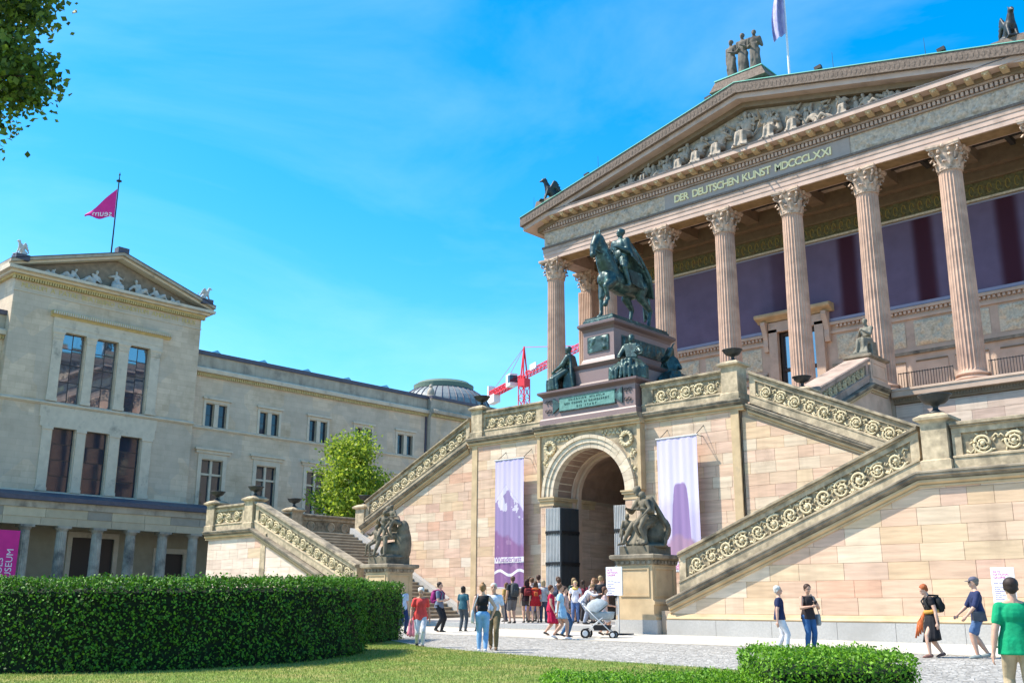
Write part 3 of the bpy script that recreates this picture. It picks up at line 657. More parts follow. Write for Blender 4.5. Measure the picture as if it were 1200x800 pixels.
def acanthus(mb, R, ang, z0, h, wd, out):
    c,s_=cos(ang),sin(ang); rows=7; vs=[]; 
    for j in range(rows):
        t=j/(rows-1); r=R+.03+out*(t**2.2); z=z0+h*(t if t<.86 else .86-(t-.86)*1.3); w_=wd*(.75+.5*sin(pi*min(1,t*1.05)))*(1-.55*t)
        lob=1+.18*(j%2)
        for q in (-1,-.5,0,.5,1):
            rr=r-.03*abs(q)*(1)+.03*(1-abs(q)); x=q*w_*lob
            vs.append((rr*c-x*s_, rr*s_+x*c, z-(.03 if abs(q)==1 else 0)))
    fs=[]
    for j in range(rows-1):
        for q in range(4): a=j*5+q; fs.append((a,a+1,a+6,a+5))
    mb.add(vs,fs); 
    # back side gives it thickness
    vs2=[(x-.025*c,y-.025*s_,z) for x,y,z in vs]; mb.add(vs2,[f[::-1] for f in fs])
mb=MB(); mb.lathe([(0,0),(.60,0),(.63,.04),(.60,.08),(.55,.10),(.56,.6),(.62,.95),(.74,1.20),(0,1.20)],n=32)
for k in range(8): acanthus(mb,.57,2*pi*k/8,.06,.50,.20,.26)
for k in range(8): acanthus(mb,.59,2*pi*(k+.5)/8,.12,.84,.19,.30)
for k in range(4):
    a=pi/4+pi/2*k; c,s_=cos(a),sin(a)
    pts=[]
    for j in range(22):
        t=j/21; th_=-.6+t*2*pi*1.25; rr=.17*(1-.72*t); pts.append(((.93+rr*cos(pi/2-th_) -.06)*c,(.93+rr*cos(pi/2-th_)-.06)*s_,1.03+rr*sin(pi/2-th_)))
    mb.tube([(.62*c,.62*s_,.62),(.72*c,.72*s_,.88),(.84*c,.84*s_,1.12)],.05,6); mb.tube(pts,.06,6,.03)
    for sg in (-1,1):      # inner helices
        b=a+sg*.42; mb.ell((.74*cos(b),.74*sin(b),1.05),(.10,.10,.12),n=8,m=4)
    b=a+pi/4; mb.ell((.80*cos(b),.80*sin(b),1.28),(.10,.10,.12),n=8,m=5)
    for q in range(5): mb.ell((.80*cos(b)+.08*cos(q*1.26)*-sin(b),.80*sin(b)+.08*cos(q*1.26)*cos(b),1.28+.08*sin(q*1.26)),(.05,.05,.05),n=6,m=3)
# abacus with concave sides
ring=[]
for k in range(4):
    a=pi/2*k; 
    for j in range(7):
        t=-1+2*j/6; r=.74+.20*t*t; x=r; y=t*.86
        if j in(0,6): x=.86*1.0; y=t*.86
        ring.append((x*cos(a)-y*sin(a), x*sin(a)+y*cos(a)))
mb.loft([[(x*.94,y*.94,1.20) for x,y in ring],[(x*.96,y*.96,1.27) for x,y in ring],[(x,y,1.30) for x,y in ring],[(x,y,1.42) for x,y in ring]])
cap_me=mb.mesh('capital',M_cap,smooth=False)
def column(x,y,label=None):
    o=place(shaft_me,'column',GB,loc=(x,y,ZP+BASEH))
    # children in world coordinates
    place(base_me,'column_base',o,loc=(x,y,ZP)); place(cap_me,'capital',o,loc=(x,y,24.60-CAPH))
    return o
for k in range(8): column(XC+4.44*(k-3.5),50.5)
# antae: flat fluted pilasters with the same capitals
def pilaster(x,y):
    m=MB(); m.box(x-.58,x+.58,y-.58,y+.58,ZP+.5,24.6-CAPH)
    for k in range(7):
        for z in (0,):
            xx=x-.50+k*.152; m.box(xx,xx+.085,y-.62,y-.575,ZP+.75,24.6-CAPH-.1)
            yy=y-.50+k*.152; m.box(x+.575,x+.62,yy,yy+.085,ZP+.75,24.6-CAPH-.1)
    p=m.build('pilaster',M_col,GB); place(cap_me,'capital',p,loc=(x,y,24.6-CAPH)); place(base_me,'pilaster_base',p,loc=(x,y,ZP))
for s in (-1,1): pilaster(sx(s,15.54),54.2)
HW=16.08
# podium
for s in (-1,1):
    m=MB(); xx=sorted((sx(s,7.6),sx(s,18.9))); m.box(xx[0],xx[1],PD+.03,56,.5,ZP-.62); pc=m.build('podium_core',M_joint,GB)
    if s>0:
        blocks(GB,[(sx(s,7.62),6.0),(sx(s,18.9),6.0),(sx(s,18.9),ZP-.75),(sx(s,7.62),ZP-.75)],'x',PD,.58,1.2,1.9,seed=12,odd=.03,warm=[(.56,.42,.33),(.59,.46,.37),(.55,.40,.32),(.60,.48,.38)])
    u0,u1=sx(s,7.60),sx(s,18.95)
    m=MB(); profile(m,'x',u0,ZP-.36,u1,ZP-.36,[(.0,-.38),(.10,-.34),(.14,-.12),(.20,-.08),(.20,-.04)],PD,.1); m.build('podium_moulding',M_beam,pc)
    m=MB(); profile(m,'x',u0,ZP,u1,ZP,[(.22,-.40),(.34,-.38),(.36,-.12),(.40,-.10),(.40,-.002),(.3,.03)],PD,.4); m.build('podium_ledge',M_cella,pc)
    m=MB()
    xx=7.7
    while xx<18.8: x_=sx(s,xx); m.box(x_-.035,x_+.035,PD-.17,PD-.14,ZP-.60,ZP-.45); xx+=.14
    m.build('podium_leaf_row',M_beam,pc,kind='stuff')
m=MB(); m.box(XC-18.9,XC+18.9,PD-.05,54.6,ZP-.119,ZP-.002); m.build('portico_floor',M_cella,GB)
m=MB(); m.box(XC-7.6,XC+7.6,PD-.02,53,6,ZP-.12); m.build('podium_core',M_joint,GB)
# central flight between cheek walls
n=17; ya,yb=41.7,47.2
for k in range(n):
    m=MB(); y_=ya+(yb-ya)*k/n; m.box(XC-6.15,XC+6.15,y_,PD-.06,ZT+(ZP-ZT)*k/n-.03,ZT+(ZP-ZT)*(k+1)/n-.003 if k<n-1 else ZP-.13); m.build('portico_step',M_step,GB)
def cheek(s):
    th=empty('portico_cheek_wall',(sx(s,6.8),44,ZT),('right' if s>0 else 'left')+' sloping cheek wall of the portico steps, carved panel and statue block on top','wall','cheek walls of the portico steps')
    xo=sx(s,7.45); xi=sx(s,6.25); xs_=sorted((xo,xi))
    m=MB(); m.prism([(xs_[0],y,z) for y,z in ((41.3,9.3),(PD-.02,9.3),(PD-.02,ZP-.05),(46.9,ZP-.05),(41.3,9.75))],[(xs_[1]-.03,y,z) for y,z in ((41.3,9.3),(PD-.02,9.3),(PD-.02,ZP-.05),(46.9,ZP-.05),(41.3,9.75))]); m.build('cheek_core',M_cella,th)
    if s>0:
        ledge(th,'y',41.2,9.78,46.9,ZP+.02,xo-.02,.3)
        ledge(th,'y',46.9,ZP+.0,PD-.45,ZP+.0,xo-.02,.3)
        parapet(th,'y',41.5,9.86,46.95,ZP+.12,xo-.04,H=1.22,step=.55,r=.22,mt=M_ent,seed=4,th=1.1)
    x0,x1=xs_
    def sq(e,z,ya=47.1,yb=49.05): return [(x0-e,ya-e,z),(x1+e,ya-e,z),(x1+e,yb+e,z),(x0-e,yb+e,z)]
    m=MB(); m.loft([sq(.08,ZP+.021),sq(.08,ZP+.25),sq(0,ZP+.33),sq(0,ZP+1.35)]); b=m.build('statue_block',M_cella,th)
    m=MB(); m.loft([sq(.003,ZP+1.351),sq(.04,ZP+1.38),sq(.14,ZP+1.44),sq(.15,ZP+1.53),sq(.10,ZP+1.56)]); m.build('block_cap',M_sill,b)
    m=MB(); m.loft([sq(-.15,ZP+1.561),sq(-.15,ZP+1.74)]); m.build('statue_base',M_gstat,b)
    if s>0:
        for a_,b_,c,d in ((47.25,48.9,1.12,1.2),(47.25,48.9,.45,.53),(47.25,47.33,.532,1.118),(48.82,48.9,.532,1.118)):
            m=MB(); strip(m,'y',a_,ZP,b_,ZP,c,d,x1,-.03,.02); m.build('panel_frame',M_cella,b)
cheek(1); cheek(-1)
for s,l in ((1,'small dark iron urn at the foot of the portico cheek wall, half behind the balustrade'),):
    th=empty('urn_pier',(sx(s,6.85),41,ZT),'squat stone pier at the foot of the portico cheek wall','pier')
    pier(th,sx(s,6.85),41.0,ZT,w=.95,d=.85,H=1.40,name='pier_block')
    urn(sx(s,6.85),41.0,ZT+1.57,l,1.05)
# cella wall
W=54.6
m=MB(); 
for a,b,c,d in ((-HW-.1,-1.22,ZP,24.62),(1.22,HW+.1,ZP,24.62),(-1.22,1.22,17.72,24.62)): m.box(XC+a,XC+b,W,W+.8,c,d)
m.build('portico_wall',M_cella,GB)
def band(z0,z1,out,mt,name,x0=-HW+1,x1=HW-1,gap=None):
    m=MB(); 
    segs=[(x0,x1)] if not gap else [(x0,-gap),(gap,x1)]
    for a,b in segs: m=MB(); m.box(XC+a,XC+b,W-out,W+.01,z0,z1); o=m.build(name,mt,GB)
    return o
band(ZP,ZP+.5,.10,M_cella,'wall_base',gap=2.1)
band(15.05,15.22,.14,M_sill,'wall_moulding',gap=2.1); band(15.22,15.36,.08,M_cella,'wall_moulding',gap=2.1)
band(17.05,17.20,.12,M_cella,'wall_moulding',gap=2.1); band(17.55,17.72,.22,M_cella,'wall_moulding',gap=2.1)
m=MB()
for k in range(120):
    x=-15+.25*k
    if abs(x)>2.3: m.box(XC+x,XC+x+.14,W-.17,W-.0,17.38,17.53)
m.build('dentil_row',M_cella,GB,kind='stuff')
# relief slabs, real relief
def relief_slab(x0,x1,z0,z1,y,mt,seed,name,parent,amp=.09,cell=.09,facing='x',figs=True):
    nx=max(4,int((x1-x0)/cell)); nz=max(4,int((z1-z0)/cell)); mb=MB(); vs=[]
    for j in range(nz+1):
        for i in range(nx+1):
            x=x0+(x1-x0)*i/nx; z=z0+(z1-z0)*j/nz; e=min(1,3*min(i,nx-i,j,nz-j)/ (6))
            p=Vector((x*1.9,seed*7.3,z*1.1)); v=noise.noise(p*1.3)*1.1+noise.noise(p*3.7)*.7+noise.noise(p*7.7)*.4
            h=max(0,min(1,.35+v))*amp*min(1,e)
            vs.append((x,y-h,z) if facing=='x' else (y+h,x,z))
    fs=[(j*(nx+1)+i,j*(nx+1)+i+1,(j+1)*(nx+1)+i+1,(j+1)*(nx+1)+i) for j in range(nz) for i in range(nx)]
    mb.add(vs,fs); return mb.build(name,mt,parent,fix=False,smooth=True)
edges=[-15,-11.4,-11.0,-6.95,-6.5,-2.35]
for s in (-1,1):
    for a,b in ((2.45,6.45),(6.95,10.95),(11.4,15.0)):
        u=sorted((sx(s,a),sx(s,b))); relief_slab(u[0],u[1],15.50,16.92,W-.03,M_relief,a+s,'relief_slab',GB,amp=.17,cell=.075)
    for a in (2.5,4.6,6.9,9.0,11.3,13.4):          # sunk panels of the wall foot
        u=sorted((sx(s,a),sx(s,a+1.7))); m=MB(); m.box(u[0],u[1],W-.05,W+.01,12.9,14.6); m.build('foot_panel',M_relief if False else M_cella,GB)
        for c,d,e_,f_ in ((u[0],u[1],14.6,14.68),(u[0],u[1],12.82,12.9)):
            m=MB(); m.box(c,d,W-.10,W+.01,e_+.001,f_-.001); m.build('panel_frame',M_beam,GB)
# purple screens between thin rails, maroon stripes
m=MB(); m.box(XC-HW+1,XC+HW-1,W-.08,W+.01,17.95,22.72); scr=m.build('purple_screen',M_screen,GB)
M_rail=mat('pale_blue_rail',(.28,.29,.40),.5)
band(17.76,17.94,.16,M_rail,'screen_rail'); band(22.73,22.80,.14,M_rail,'screen_rail'); band(22.9,23.02,.16,M_relief,'wall_moulding')
band(23.03,23.98,.03,M_mosaic,'mosaic_frieze'); band(23.99,24.14,.16,M_beam,'wall_moulding'); band(24.15,24.6,.07,M_beam,'wall_moulding')
m=MB(); rn=random.Random(2)
for k in range(64):
    x=-15+30*k/64; m.tube([(XC+x+.12*cos(t),W-.05,23.5+.28*sin(t)) for t in [q*.9 for q in range(7)]],.03,4)
m.build('mosaic_scrolls',mat('gilt_scroll',(.33,.25,.07),.6),GB,kind='stuff')
# ceiling: coffers seen from below
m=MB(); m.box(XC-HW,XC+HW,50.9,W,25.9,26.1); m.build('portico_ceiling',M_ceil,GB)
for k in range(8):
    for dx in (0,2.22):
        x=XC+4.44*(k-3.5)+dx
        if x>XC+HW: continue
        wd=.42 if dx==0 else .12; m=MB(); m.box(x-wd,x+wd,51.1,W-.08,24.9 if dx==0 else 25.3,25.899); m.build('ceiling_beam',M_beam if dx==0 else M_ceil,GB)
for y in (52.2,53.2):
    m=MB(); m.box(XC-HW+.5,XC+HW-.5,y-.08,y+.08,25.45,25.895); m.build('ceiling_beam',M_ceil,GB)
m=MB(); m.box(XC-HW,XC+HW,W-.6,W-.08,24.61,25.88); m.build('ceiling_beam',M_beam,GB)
# doorway
D=empty  # doorway is a part of the museum
m=MB()
for s in (-1,1):
    u=sorted((sx(s,1.22),sx(s,1.78))); m.box(u[0],u[1],W-.30,W+.3,ZP,17.9)
m.box(XC-1.78,XC+1.78,W-.30,W+.3,17.72,18.35)
dr=m.build('doorway',M_cella,GB)
m=MB(); profile(m,'x',XC-2.45,18.4,XC+2.45,18.4,[(.30,0),(.42,.10),(.75,.22),(.80,.30),(.80,.42),(.70,.48)],W,.1); m.build('door_cornice',M_string,dr)
for s in (-1,1):
    m=MB(); x=sx(s,1.98); m.loft([[(x-.15,W-d,z),(x+.15,W-d,z),(x+.15,W,z),(x-.15,W,z)] for d,z in ((.28,16.6),(.34,16.9),(.30,17.3),(.45,17.8),(.62,18.2),(.62,18.39))]); m.build('console',M_cella,dr)
m=MB(); m.box(XC-1.2,XC+1.2,W+.25,W+.30,ZP,17.7); m.build('door_glass',M_glassb,dr)
m=MB()
for a,b,c,d in ((-1.2,-1.05,ZP,17.7),(1.05,1.2,ZP,17.7),(-.07,.07,ZP,17.7),(-1.2,1.2,15.3,15.5),(-1.2,1.2,17.5,17.7)): m.box(XC+a,XC+b,W+.12+(.01 if b-a>1 else 0),W+.24,c,d)
m.build('door_frame',M_frame,dr,kind='stuff')
# iron railing between the columns
for k in range(7):
    if abs(k-3)<2: continue
    x0=XC+4.44*(k-3.5)+.85; x1=x0+4.44-1.7; m=MB()
    for z in (ZP+.30,ZP+1.05): m.box(x0,x1,50.28,50.32,z-.02,z+.02)
    r_=m.build('railing',M_iron,GB)
    bar=MB().box(-.013,.013,-.013,.013,0,1.1).mesh('railing_bar',M_iron)
    nb=20
    for q in range(nb+1): place(bar,'railing_bar',r_,loc=(x0+(x1-x0)*q/nb,50.3,ZP))
# ------------------------------------------------------------------ entablature
YF=49.9
def ring_box(e,z0,z1,name,mt,yb=100.,par=None):
    m=MB(); m.box(XC-HW-e,XC+HW+e,YF-e,yb,z0,z1); return m.build(name,mt,par or GB)
m=MB(); m.box(XC-HW,XC+HW,YF,51.1,24.601,24.88); 
ar=m.build('architrave',M_entl,GB)
m=MB(); m.box(XC-HW+.12,XC+HW-.12,YF+.12,50.95,24.575,24.603); m.build('architrave_soffit',mat('ochre_soffit_stone',(.30,.20,.10),.9,var=.2,scale=3),ar)
m=MB(); m.box(XC-HW-.03,XC+HW+.03,YF-.03,51.1,24.88,25.15); m.build('fascia',M_entl,ar)
m=MB(); m.box(XC-HW-.06,XC+HW+.06,YF-.06,51.1,25.15,25.44); m.build('fascia',M_ent,ar)
m=MB(); m.box(XC-HW-.12,XC+HW+.12,YF-.12,51.1,25.44,25.58); m.build('architrave_moulding',M_sima,ar)
for s in (-1,1):
    m=MB(); u=sorted((sx(s,HW),sx(s,14.9))); m.box(u[0],u[1],51.1,W+1,24.601,25.58); m.build('side_architrave',M_ent,ar)
m=MB(); m.box(XC-HW,XC+HW,YF+.03,W,25.58,26.64); fr=m.build('frieze',M_frz,GB)
relief_slab(XC-HW+.1,XC-6.15,25.64,26.60,YF+.035,M_frz,3.1,'frieze_relief',fr,amp=.22,cell=.085)
relief_slab(XC+6.35,XC+HW-.1,25.64,26.60,YF+.035,M_frz,5.7,'frieze_relief',fr,amp=.22,cell=.085)
m=MB(); m.box(XC-6.0,XC+6.2,YF-.02,YF+.03,25.60,26.62); ip=m.build('inscription_panel',M_panel,fr)
def text_mesh(txt,size,ext,name,mt,space=1.0,bold=0.):
    cu=bpy.data.curves.new('t','FONT'); cu.body=txt; cu.size=size; cu.extrude=ext; cu.space_character=space; cu.resolution_u=3; cu.offset=bold*size
    o=bpy.data.objects.new('t',cu); me=bpy.data.meshes.new_from_object(o); me.name=name
    me.materials.clear(); me.materials.append(mt)
    xs_=[v.co.x for v in me.vertices]; ys_=[v.co.y for v in me.vertices]; me['w']=max(xs_)-min(xs_); x0=min(xs_); 
    for v in me.vertices: v.co.x-=x0
    bpy.data.objects.remove(o); bpy.data.curves.remove(cu); return me
def letters(txt, x0,x1, zb, h, y, parent, mt, ax='x', name='letter', ext=.03, bold=.0, pitch=None):
    """each letter its own mesh, spread between x0 and x1"""
    n=len(txt); wds=[]; mes=[]
    for c in txt:
        if c==' ': mes.append(None); wds.append(h*.62)
        else:
            me=text_mesh(c,h/.70,ext,name,mt,bold=bold); mes.append(me); wds.append(me['w'])
    sp=(x1-x0-sum(wds))/max(1,n-1); x=x0
    for me,wd in zip(mes,wds):
        if me:
            mw=Matrix.Translation((x,y,zb))@Matrix.Rotation(pi/2,4,'X') if ax=='x' else Matrix.Translation((y,x,zb))@Matrix.Rotation(pi/2,4,'Z')@Matrix.Rotation(pi/2,4,'X')
            place(me,name,parent,mw=mw)
        x+=wd+sp
letters('DER DEUTSCHEN KUNST MDCCCLXXI',XC-5.25,XC+5.13,25.90,.46,YF-.05,ip,M_gold,ext=.03,bold=.022)
m=MB(); m.box(XC-HW-.14,XC+HW+.14,YF-.14,W,26.64,26.72); m.build('bed_moulding',M_ent,GB)
m=MB(); m.box(XC-HW-.12,XC+HW+.12,YF-.12,W,26.72,27.0); dc=m.build('dentil_band',M_sima,GB)
dm=MB().box(-.065,.065,-.12,.02,0,.22).mesh('dentil',M_entl)
nd=int(2*HW/.235)
m=MB()
for k in range(nd+1): x=XC-HW-.1+(2*HW+.2)*k/nd; m.box(x-.07,x+.07,YF-.26,YF-.1,26.75,26.97)
m.build('dentils',M_entl,dc,kind='stuff')
m=MB(); m.box(XC-HW-.30,XC+HW+.30,YF-.30,W,27.0,27.12); m.build('bed_moulding',M_ent,GB)
cor=MB(); cor.box(XC-HW-1.0,XC+HW+1.0,YF-1.0,W,27.34,27.62); cor=cor.build('corona',M_entl,GB)
m=MB(); m.box(XC-HW-.4,XC+HW+.4,YF-.4,W,27.12,27.339); m.build('corona_soffit',M_beam,cor)
mod=MB(); mod.loft([[(-.17,-y,z),(.17,-y,z),(.17,0,z),(-.17,0,z)] for y,z in ((.10,0),(.30,.02),(.52,.10),(.56,.2))]); mod.ell((0,-.47,.06),(.10,.10,.07),n=8,m=4)
mod=mod.mesh('modillion',M_string)
nm=38
for k in range(nm+1): place(mod,'modillion',cor,loc=(XC-HW-.25+(2*HW+.5)*k/nm,YF-.38,27.135))
m=MB(); m.box(XC-HW-1.04,XC+HW+1.04,YF-1.04,W,27.62,27.66); m.build('corona_lead',M_roof,cor)
# tympanum and raking cornice
SLP=.232; XR=HW+1.2
def zr(x): return 27.70+SLP*(XR-abs(x-XC))
m=MB(); m.prism([(XC-HW-.6,50.02,27.6),(XC+HW+.6,50.02,27.6),(XC,50.02,27.6+SLP*(HW+.6)+.5)],[(XC-HW-.6,50.6,27.6),(XC+HW+.6,50.6,27.6),(XC,50.6,27.6+SLP*(HW+.6)+.5)]); m.build('tympanum',M_tymp,GB)
for s in (-1,1):
    def rk(name,mt,h0,h1,y0,y1,par=None,xe=XR,k=0.):
        m=MB(); a=XC+s*xe; b=XC+s*.0
        za=27.70+SLP*(XR-xe); zb_=27.70+SLP*XR
        m.prism([(a,y0,za+h0),(a,y0,za+h1),(a,y1,za+h1),(a,y1,za+h0)],[(b,y0,zb_+h0),(b,y0,zb_+h1),(b,y1,zb_+h1),(b,y1,zb_+h0)]); return m.build(name,mt,par or GB)
    g=rk('gutter',M_sima,-.60,.04,YF-1.2,W)
    rk('gutter_lip',M_copper,.041,.085,YF-1.25,W,g,XR+.03)
    rk('raking_corona',M_entl,-.92,-.601,YF-.97,W,g,XR-.12)
    rk('raking_bed',M_beam,-1.25,-.921,YF-.35,W,g,XR-.9)
    m=MB()
    for k in range(64):       # palmettes on the gutter
        x=XC+s*(.3+ (XR-.6)*k/64); z=zr(x)-.28; m.loft([[(x-w_,YF-1.2-o,z+h) ,(x+w_,YF-1.2-o,z+h),(x+w_,YF-1.19,z+h),(x-w_,YF-1.19,z+h)] for w_,o,h in ((.03,.005,-.22),(.09,.015,-.1),(.08,.02,.05),(.02,.01,.18))])
    m.build('palmette_row',M_sima,g,kind='stuff')
# roof and body behind; unseen rear lowered and paled for the far windows' reflections
m=MB(); a=[(XC-XR,27.6),(XC+XR,27.6),(XC,27.76+SLP*XR)]; m.prism([(x,W+.0,z) for x,z in a],[(x,W+3,z) for x,z in a]); m.build('portico_roof',M_roof,GB)
m=MB(); a=[(XC-XR,21.0),(XC+XR,21.0),(XC,21.0+SLP*XR)]; m.prism([(x,W+3.01,z) for x,z in a],[(x,100,z) for x,z in a]); m.build('roof',M_roof,GB)
m=MB(); m.box(XC-HW,XC+HW,W+.8,W+3,.5,25.6); m.box(XC-HW,XC+HW,W+3.001,100,.5,19.8); m.build('side_walls',M_nl,GB)
m=MB(); m.box(XC-HW-1,XC+HW+1,W+.0,W+3,25.61,27.599); m.box(XC-HW-.8,XC+HW+.8,W+3.001,100,19.801,20.999); m.build('side_cornice',M_nl,GB)
for x_ in (-38.92,-29.38,-22.2,-15.5):
    t=empty('roof_floodlight',(x_,49.2,zr(x_)+.09),{-38.92:'tiny dark floodlight on the left slope of the pediment',-29.38:'tiny dark floodlight on the pediment slope just left of the three figures',-22.2:'tiny dark floodlight on the right slope near the flagpole',-15.5:'tiny dark floodlight far right on the pediment slope'}[x_],'floodlight','floodlights on the pediment')
    m=MB(); m.bar((0,0,-.02),(0,0,.28),.05); local(m.mesh('stand',M_iron),'stand',t); m=MB(); m.prism([(-.22,-.1,.26),(.18,-.1,.30),(.18,.12,.30),(-.22,.12,.26)],[(-.26,-.1,.45),(.14,-.1,.52),(.14,.12,.52),(-.26,.12,.45)]); local(m.mesh('lamp_head',M_iron),'lamp_head',t)
for i,x_ in enumerate((-21.3,-16.3,-37.9,-43.6)):
    m=MB(); m.tube([(x_,49.1,zr(x_)),(x_-.02,49.1,zr(x_)+1.25)],.018,5,.008)
    m.build('lightning_rod',M_iron,label=['thin lightning rod right of the flagpole','thin lightning rod before the right end of the pediment','thin lightning rod behind the left floodlight','thin lightning rod at the left pediment corner'][i],cat='lightning rod',group='lightning rods on the pediment')
# ------------------------------------------------------------------ Monument pedestal
MP_=empty('monument_pedestal',(XC,37,ZT),'stepped red granite pedestal of the horse monument with green inscription plaque','pedestal')
def gb(hw,y0,y1,z0,z1,name,mt=M_gran,par=None,prof=None):
    m=MB()
    prof=prof or [(0,0),(0,1)]
    m.loft([[(XC-hw-e,y0-e,z0+(z1-z0)*t),(XC+hw+e,y0-e,z0+(z1-z0)*t),(XC+hw+e,y1+e,z0+(z1-z0)*t),(XC-hw-e,y1+e,z0+(z1-z0)*t)] for e,t in prof]); return m.build(name,mt,par or MP_)
gb(2.62,34.22,40.2,ZT+.0,ZT+.36,'base_course',M_granl,prof=[(.08,0),(.08,.8),(.03,1)])
lb=gb(2.60,34.25,40.2,ZT+.361,10.76,'lower_block',M_granl)
gb(2.62,34.24,40.2,10.761,11.03,'lower_cornice',M_gran,prof=[(0,0),(.04,.2),(.14,.45),(.18,.6),(.18,.9),(.12,1)])
gb(1.62,34.85,40.0,11.031,11.30,'middle_foot',M_gran,prof=[(.12,0),(.10,.5),(.0,1)])
gb(1.55,34.9,40.0,11.301,11.95,'middle_block',M_granl)
gb(1.55,34.9,40.0,11.951,12.22,'middle_cornice',M_gran,prof=[(0,0),(.10,.4),(.14,.7),(.0,.8),(-.35,1)])
db=gb(.88,35.12,39.6,12.221,13.70,'upper_block',M_granl,prof=[(.10,0),(.06,.08),(0,.15),(0,1)])
gb(.88,35.12,39.6,13.701,14.12,'upper_cornice',M_gran,prof=[(0,0),(.05,.3),(.16,.5),(.20,.62),(.20,.85),(.1,1)])
gb(.80,35.15,39.5,14.121,14.38,'bronze_base',M_bronze,prof=[(.06,0),(.06,.5),(0,.7),(0,1)])
m=MB(); m.box(XC-.60,XC+.60,35.07,35.12,12.72,13.45); q=m.build('relief_plate',M_bronze,db)
relief_slab(XC-.56,XC+.56,12.76,13.41,35.065,M_bronze,9.,'plate_relief',q,amp=.07,cell=.045)
m=MB(); m.box(XC+.88,XC+.93,35.7,39.1,12.75,13.45); q=m.build('relief_plate',M_bronze,db)
relief_slab(35.75,39.05,12.79,13.41,XC+.935,M_bronze,4.,'plate_relief',q,amp=.07,cell=.05,facing='y')
# plaque with dovetail ends
m=MB(); a=[(-1.55,10.05),(1.55,10.05),(1.55,10.60),(-1.55,10.60)]; m.prism([(XC+x,34.18,z) for x,z in a],[(XC+x,34.25,z) for x,z in a]); pq=m.build('plaque',M_plaque,lb)
for s in (-1,1):
    a=[(1.56,10.22),(1.95,9.98),(1.95,10.67),(1.56,10.43)]; m=MB(); m.prism([(sx(s,x),34.18,z) for x,z in a],[(sx(s,x),34.25,z) for x,z in a]); m.build('plaque_tail',M_bronze,pq)
    m=MB()
    for k in range(2):
        for fl in (1,-1):
            c=(sx(s,2.12+.2*k),10.33+fl*.19); m.tube([(c[0]+.10*cos(t)*(1-t/9),34.2,c[1]+.10*sin(t)*(1-t/9)*fl) for t in [q*.6 for q in range(10)]],.022,5)
    m.build('iron_flourish',M_urn,lb)
m=MB()
for a,b,c,d in ((-1.6,1.6,10.60,10.64),(-1.6,1.6,10.01,10.05)): m.box(XC+a,XC+b,34.16,34.25,c,d)
m.build('plaque_rim',M_bronze,pq)
M_let=mat('dark_plaque_letter',(.05,.11,.10),.6)
for i,t in enumerate(('FRIEDRICH WILHELM','DEM KOENIG IN DANKBARKEIT','DIE STADT')):
    letters(t,XC-(1.0,1.25,.55)[i],XC+(1.0,1.25,.55)[i],10.45-.165*i,.09,34.172,pq,M_let,ext=.008)
# ------------------------------------------------------------------ the long museum on the left
def brick_into(m, sx_=1.0, scale=1.0, amt=.10, row=.45, wid=1.15):
    """very low joints of the far ashlar, too small to pick apart from the court"""
    nt=m.node_tree; N=nt.nodes; L=nt.links; b=N['Principled BSDF']; src=b.inputs['Base Color'].links[0].from_socket
    g=N.new('ShaderNodeNewGeometry'); sp=N.new('ShaderNodeSeparateXYZ'); L.new(g.outputs['Position'],sp.inputs[0])
    ad=N.new('ShaderNodeMath'); L.new(sp.outputs[0],ad.inputs[0]); L.new(sp.outputs[1],ad.inputs[1])
    cb=N.new('ShaderNodeCombineXYZ'); L.new(ad.outputs[0],cb.inputs[0]); L.new(sp.outputs[2],cb.inputs[1])
    br=N.new('ShaderNodeTexBrick'); br.inputs['Scale'].default_value=1; br.inputs['Brick Width'].default_value=wid; br.inputs['Row Height'].default_value=row; br.inputs['Mortar Size'].default_value=.012
    br.inputs['Color1'].default_value=(1,1,1,1); br.inputs['Color2'].default_value=(.86,.85,.84,1); br.inputs['Mortar'].default_value=(.78,.76,.74,1); L.new(cb.outputs[0],br.inputs['Vector'])
    mx=N.new('ShaderNodeMix'); mx.data_type='RGBA'; mx.blend_type='MULTIPLY'; mx.inputs[0].default_value=1; L.new(src,mx.inputs[6]); L.new(br.outputs[0],mx.inputs[7]); L.new(mx.outputs[2],b.inputs['Base Color'])
    # big replaced patches of paler stone
    v=N.new('ShaderNodeTexVoronoi'); v.inputs['Scale'].default_value=.32; v.distance='MANHATTAN'; L.new(cb.outputs[0],v.inputs['Vector'])
    s2=N.new('ShaderNodeSeparateColor'); L.new(v.outputs['Color'],s2.inputs[0]); r=N.new('ShaderNodeMapRange'); r.inputs['From Min'].default_value=.62; r.inputs['From Max'].default_value=.66; r.inputs['To Max'].default_value=.40; L.new(s2.outputs[0],r.inputs[0])
    m2=N.new('ShaderNodeMix'); m2.data_type='RGBA'; L.new(r.outputs[0],m2.inputs[0]); L.new(mx.outputs[2],m2.inputs[6]); m2.inputs[7].default_value=(.43,.385,.32,1); L.new(m2.outputs[2],b.inputs['Base Color'])
brick_into(M_nb)
NX=-75.; WX=-75.8
NM=empty('long_museum',(NX,34,1.0),'long beige stone museum with pedimented pavilion, triple windows and ground-floor colonnade','building')
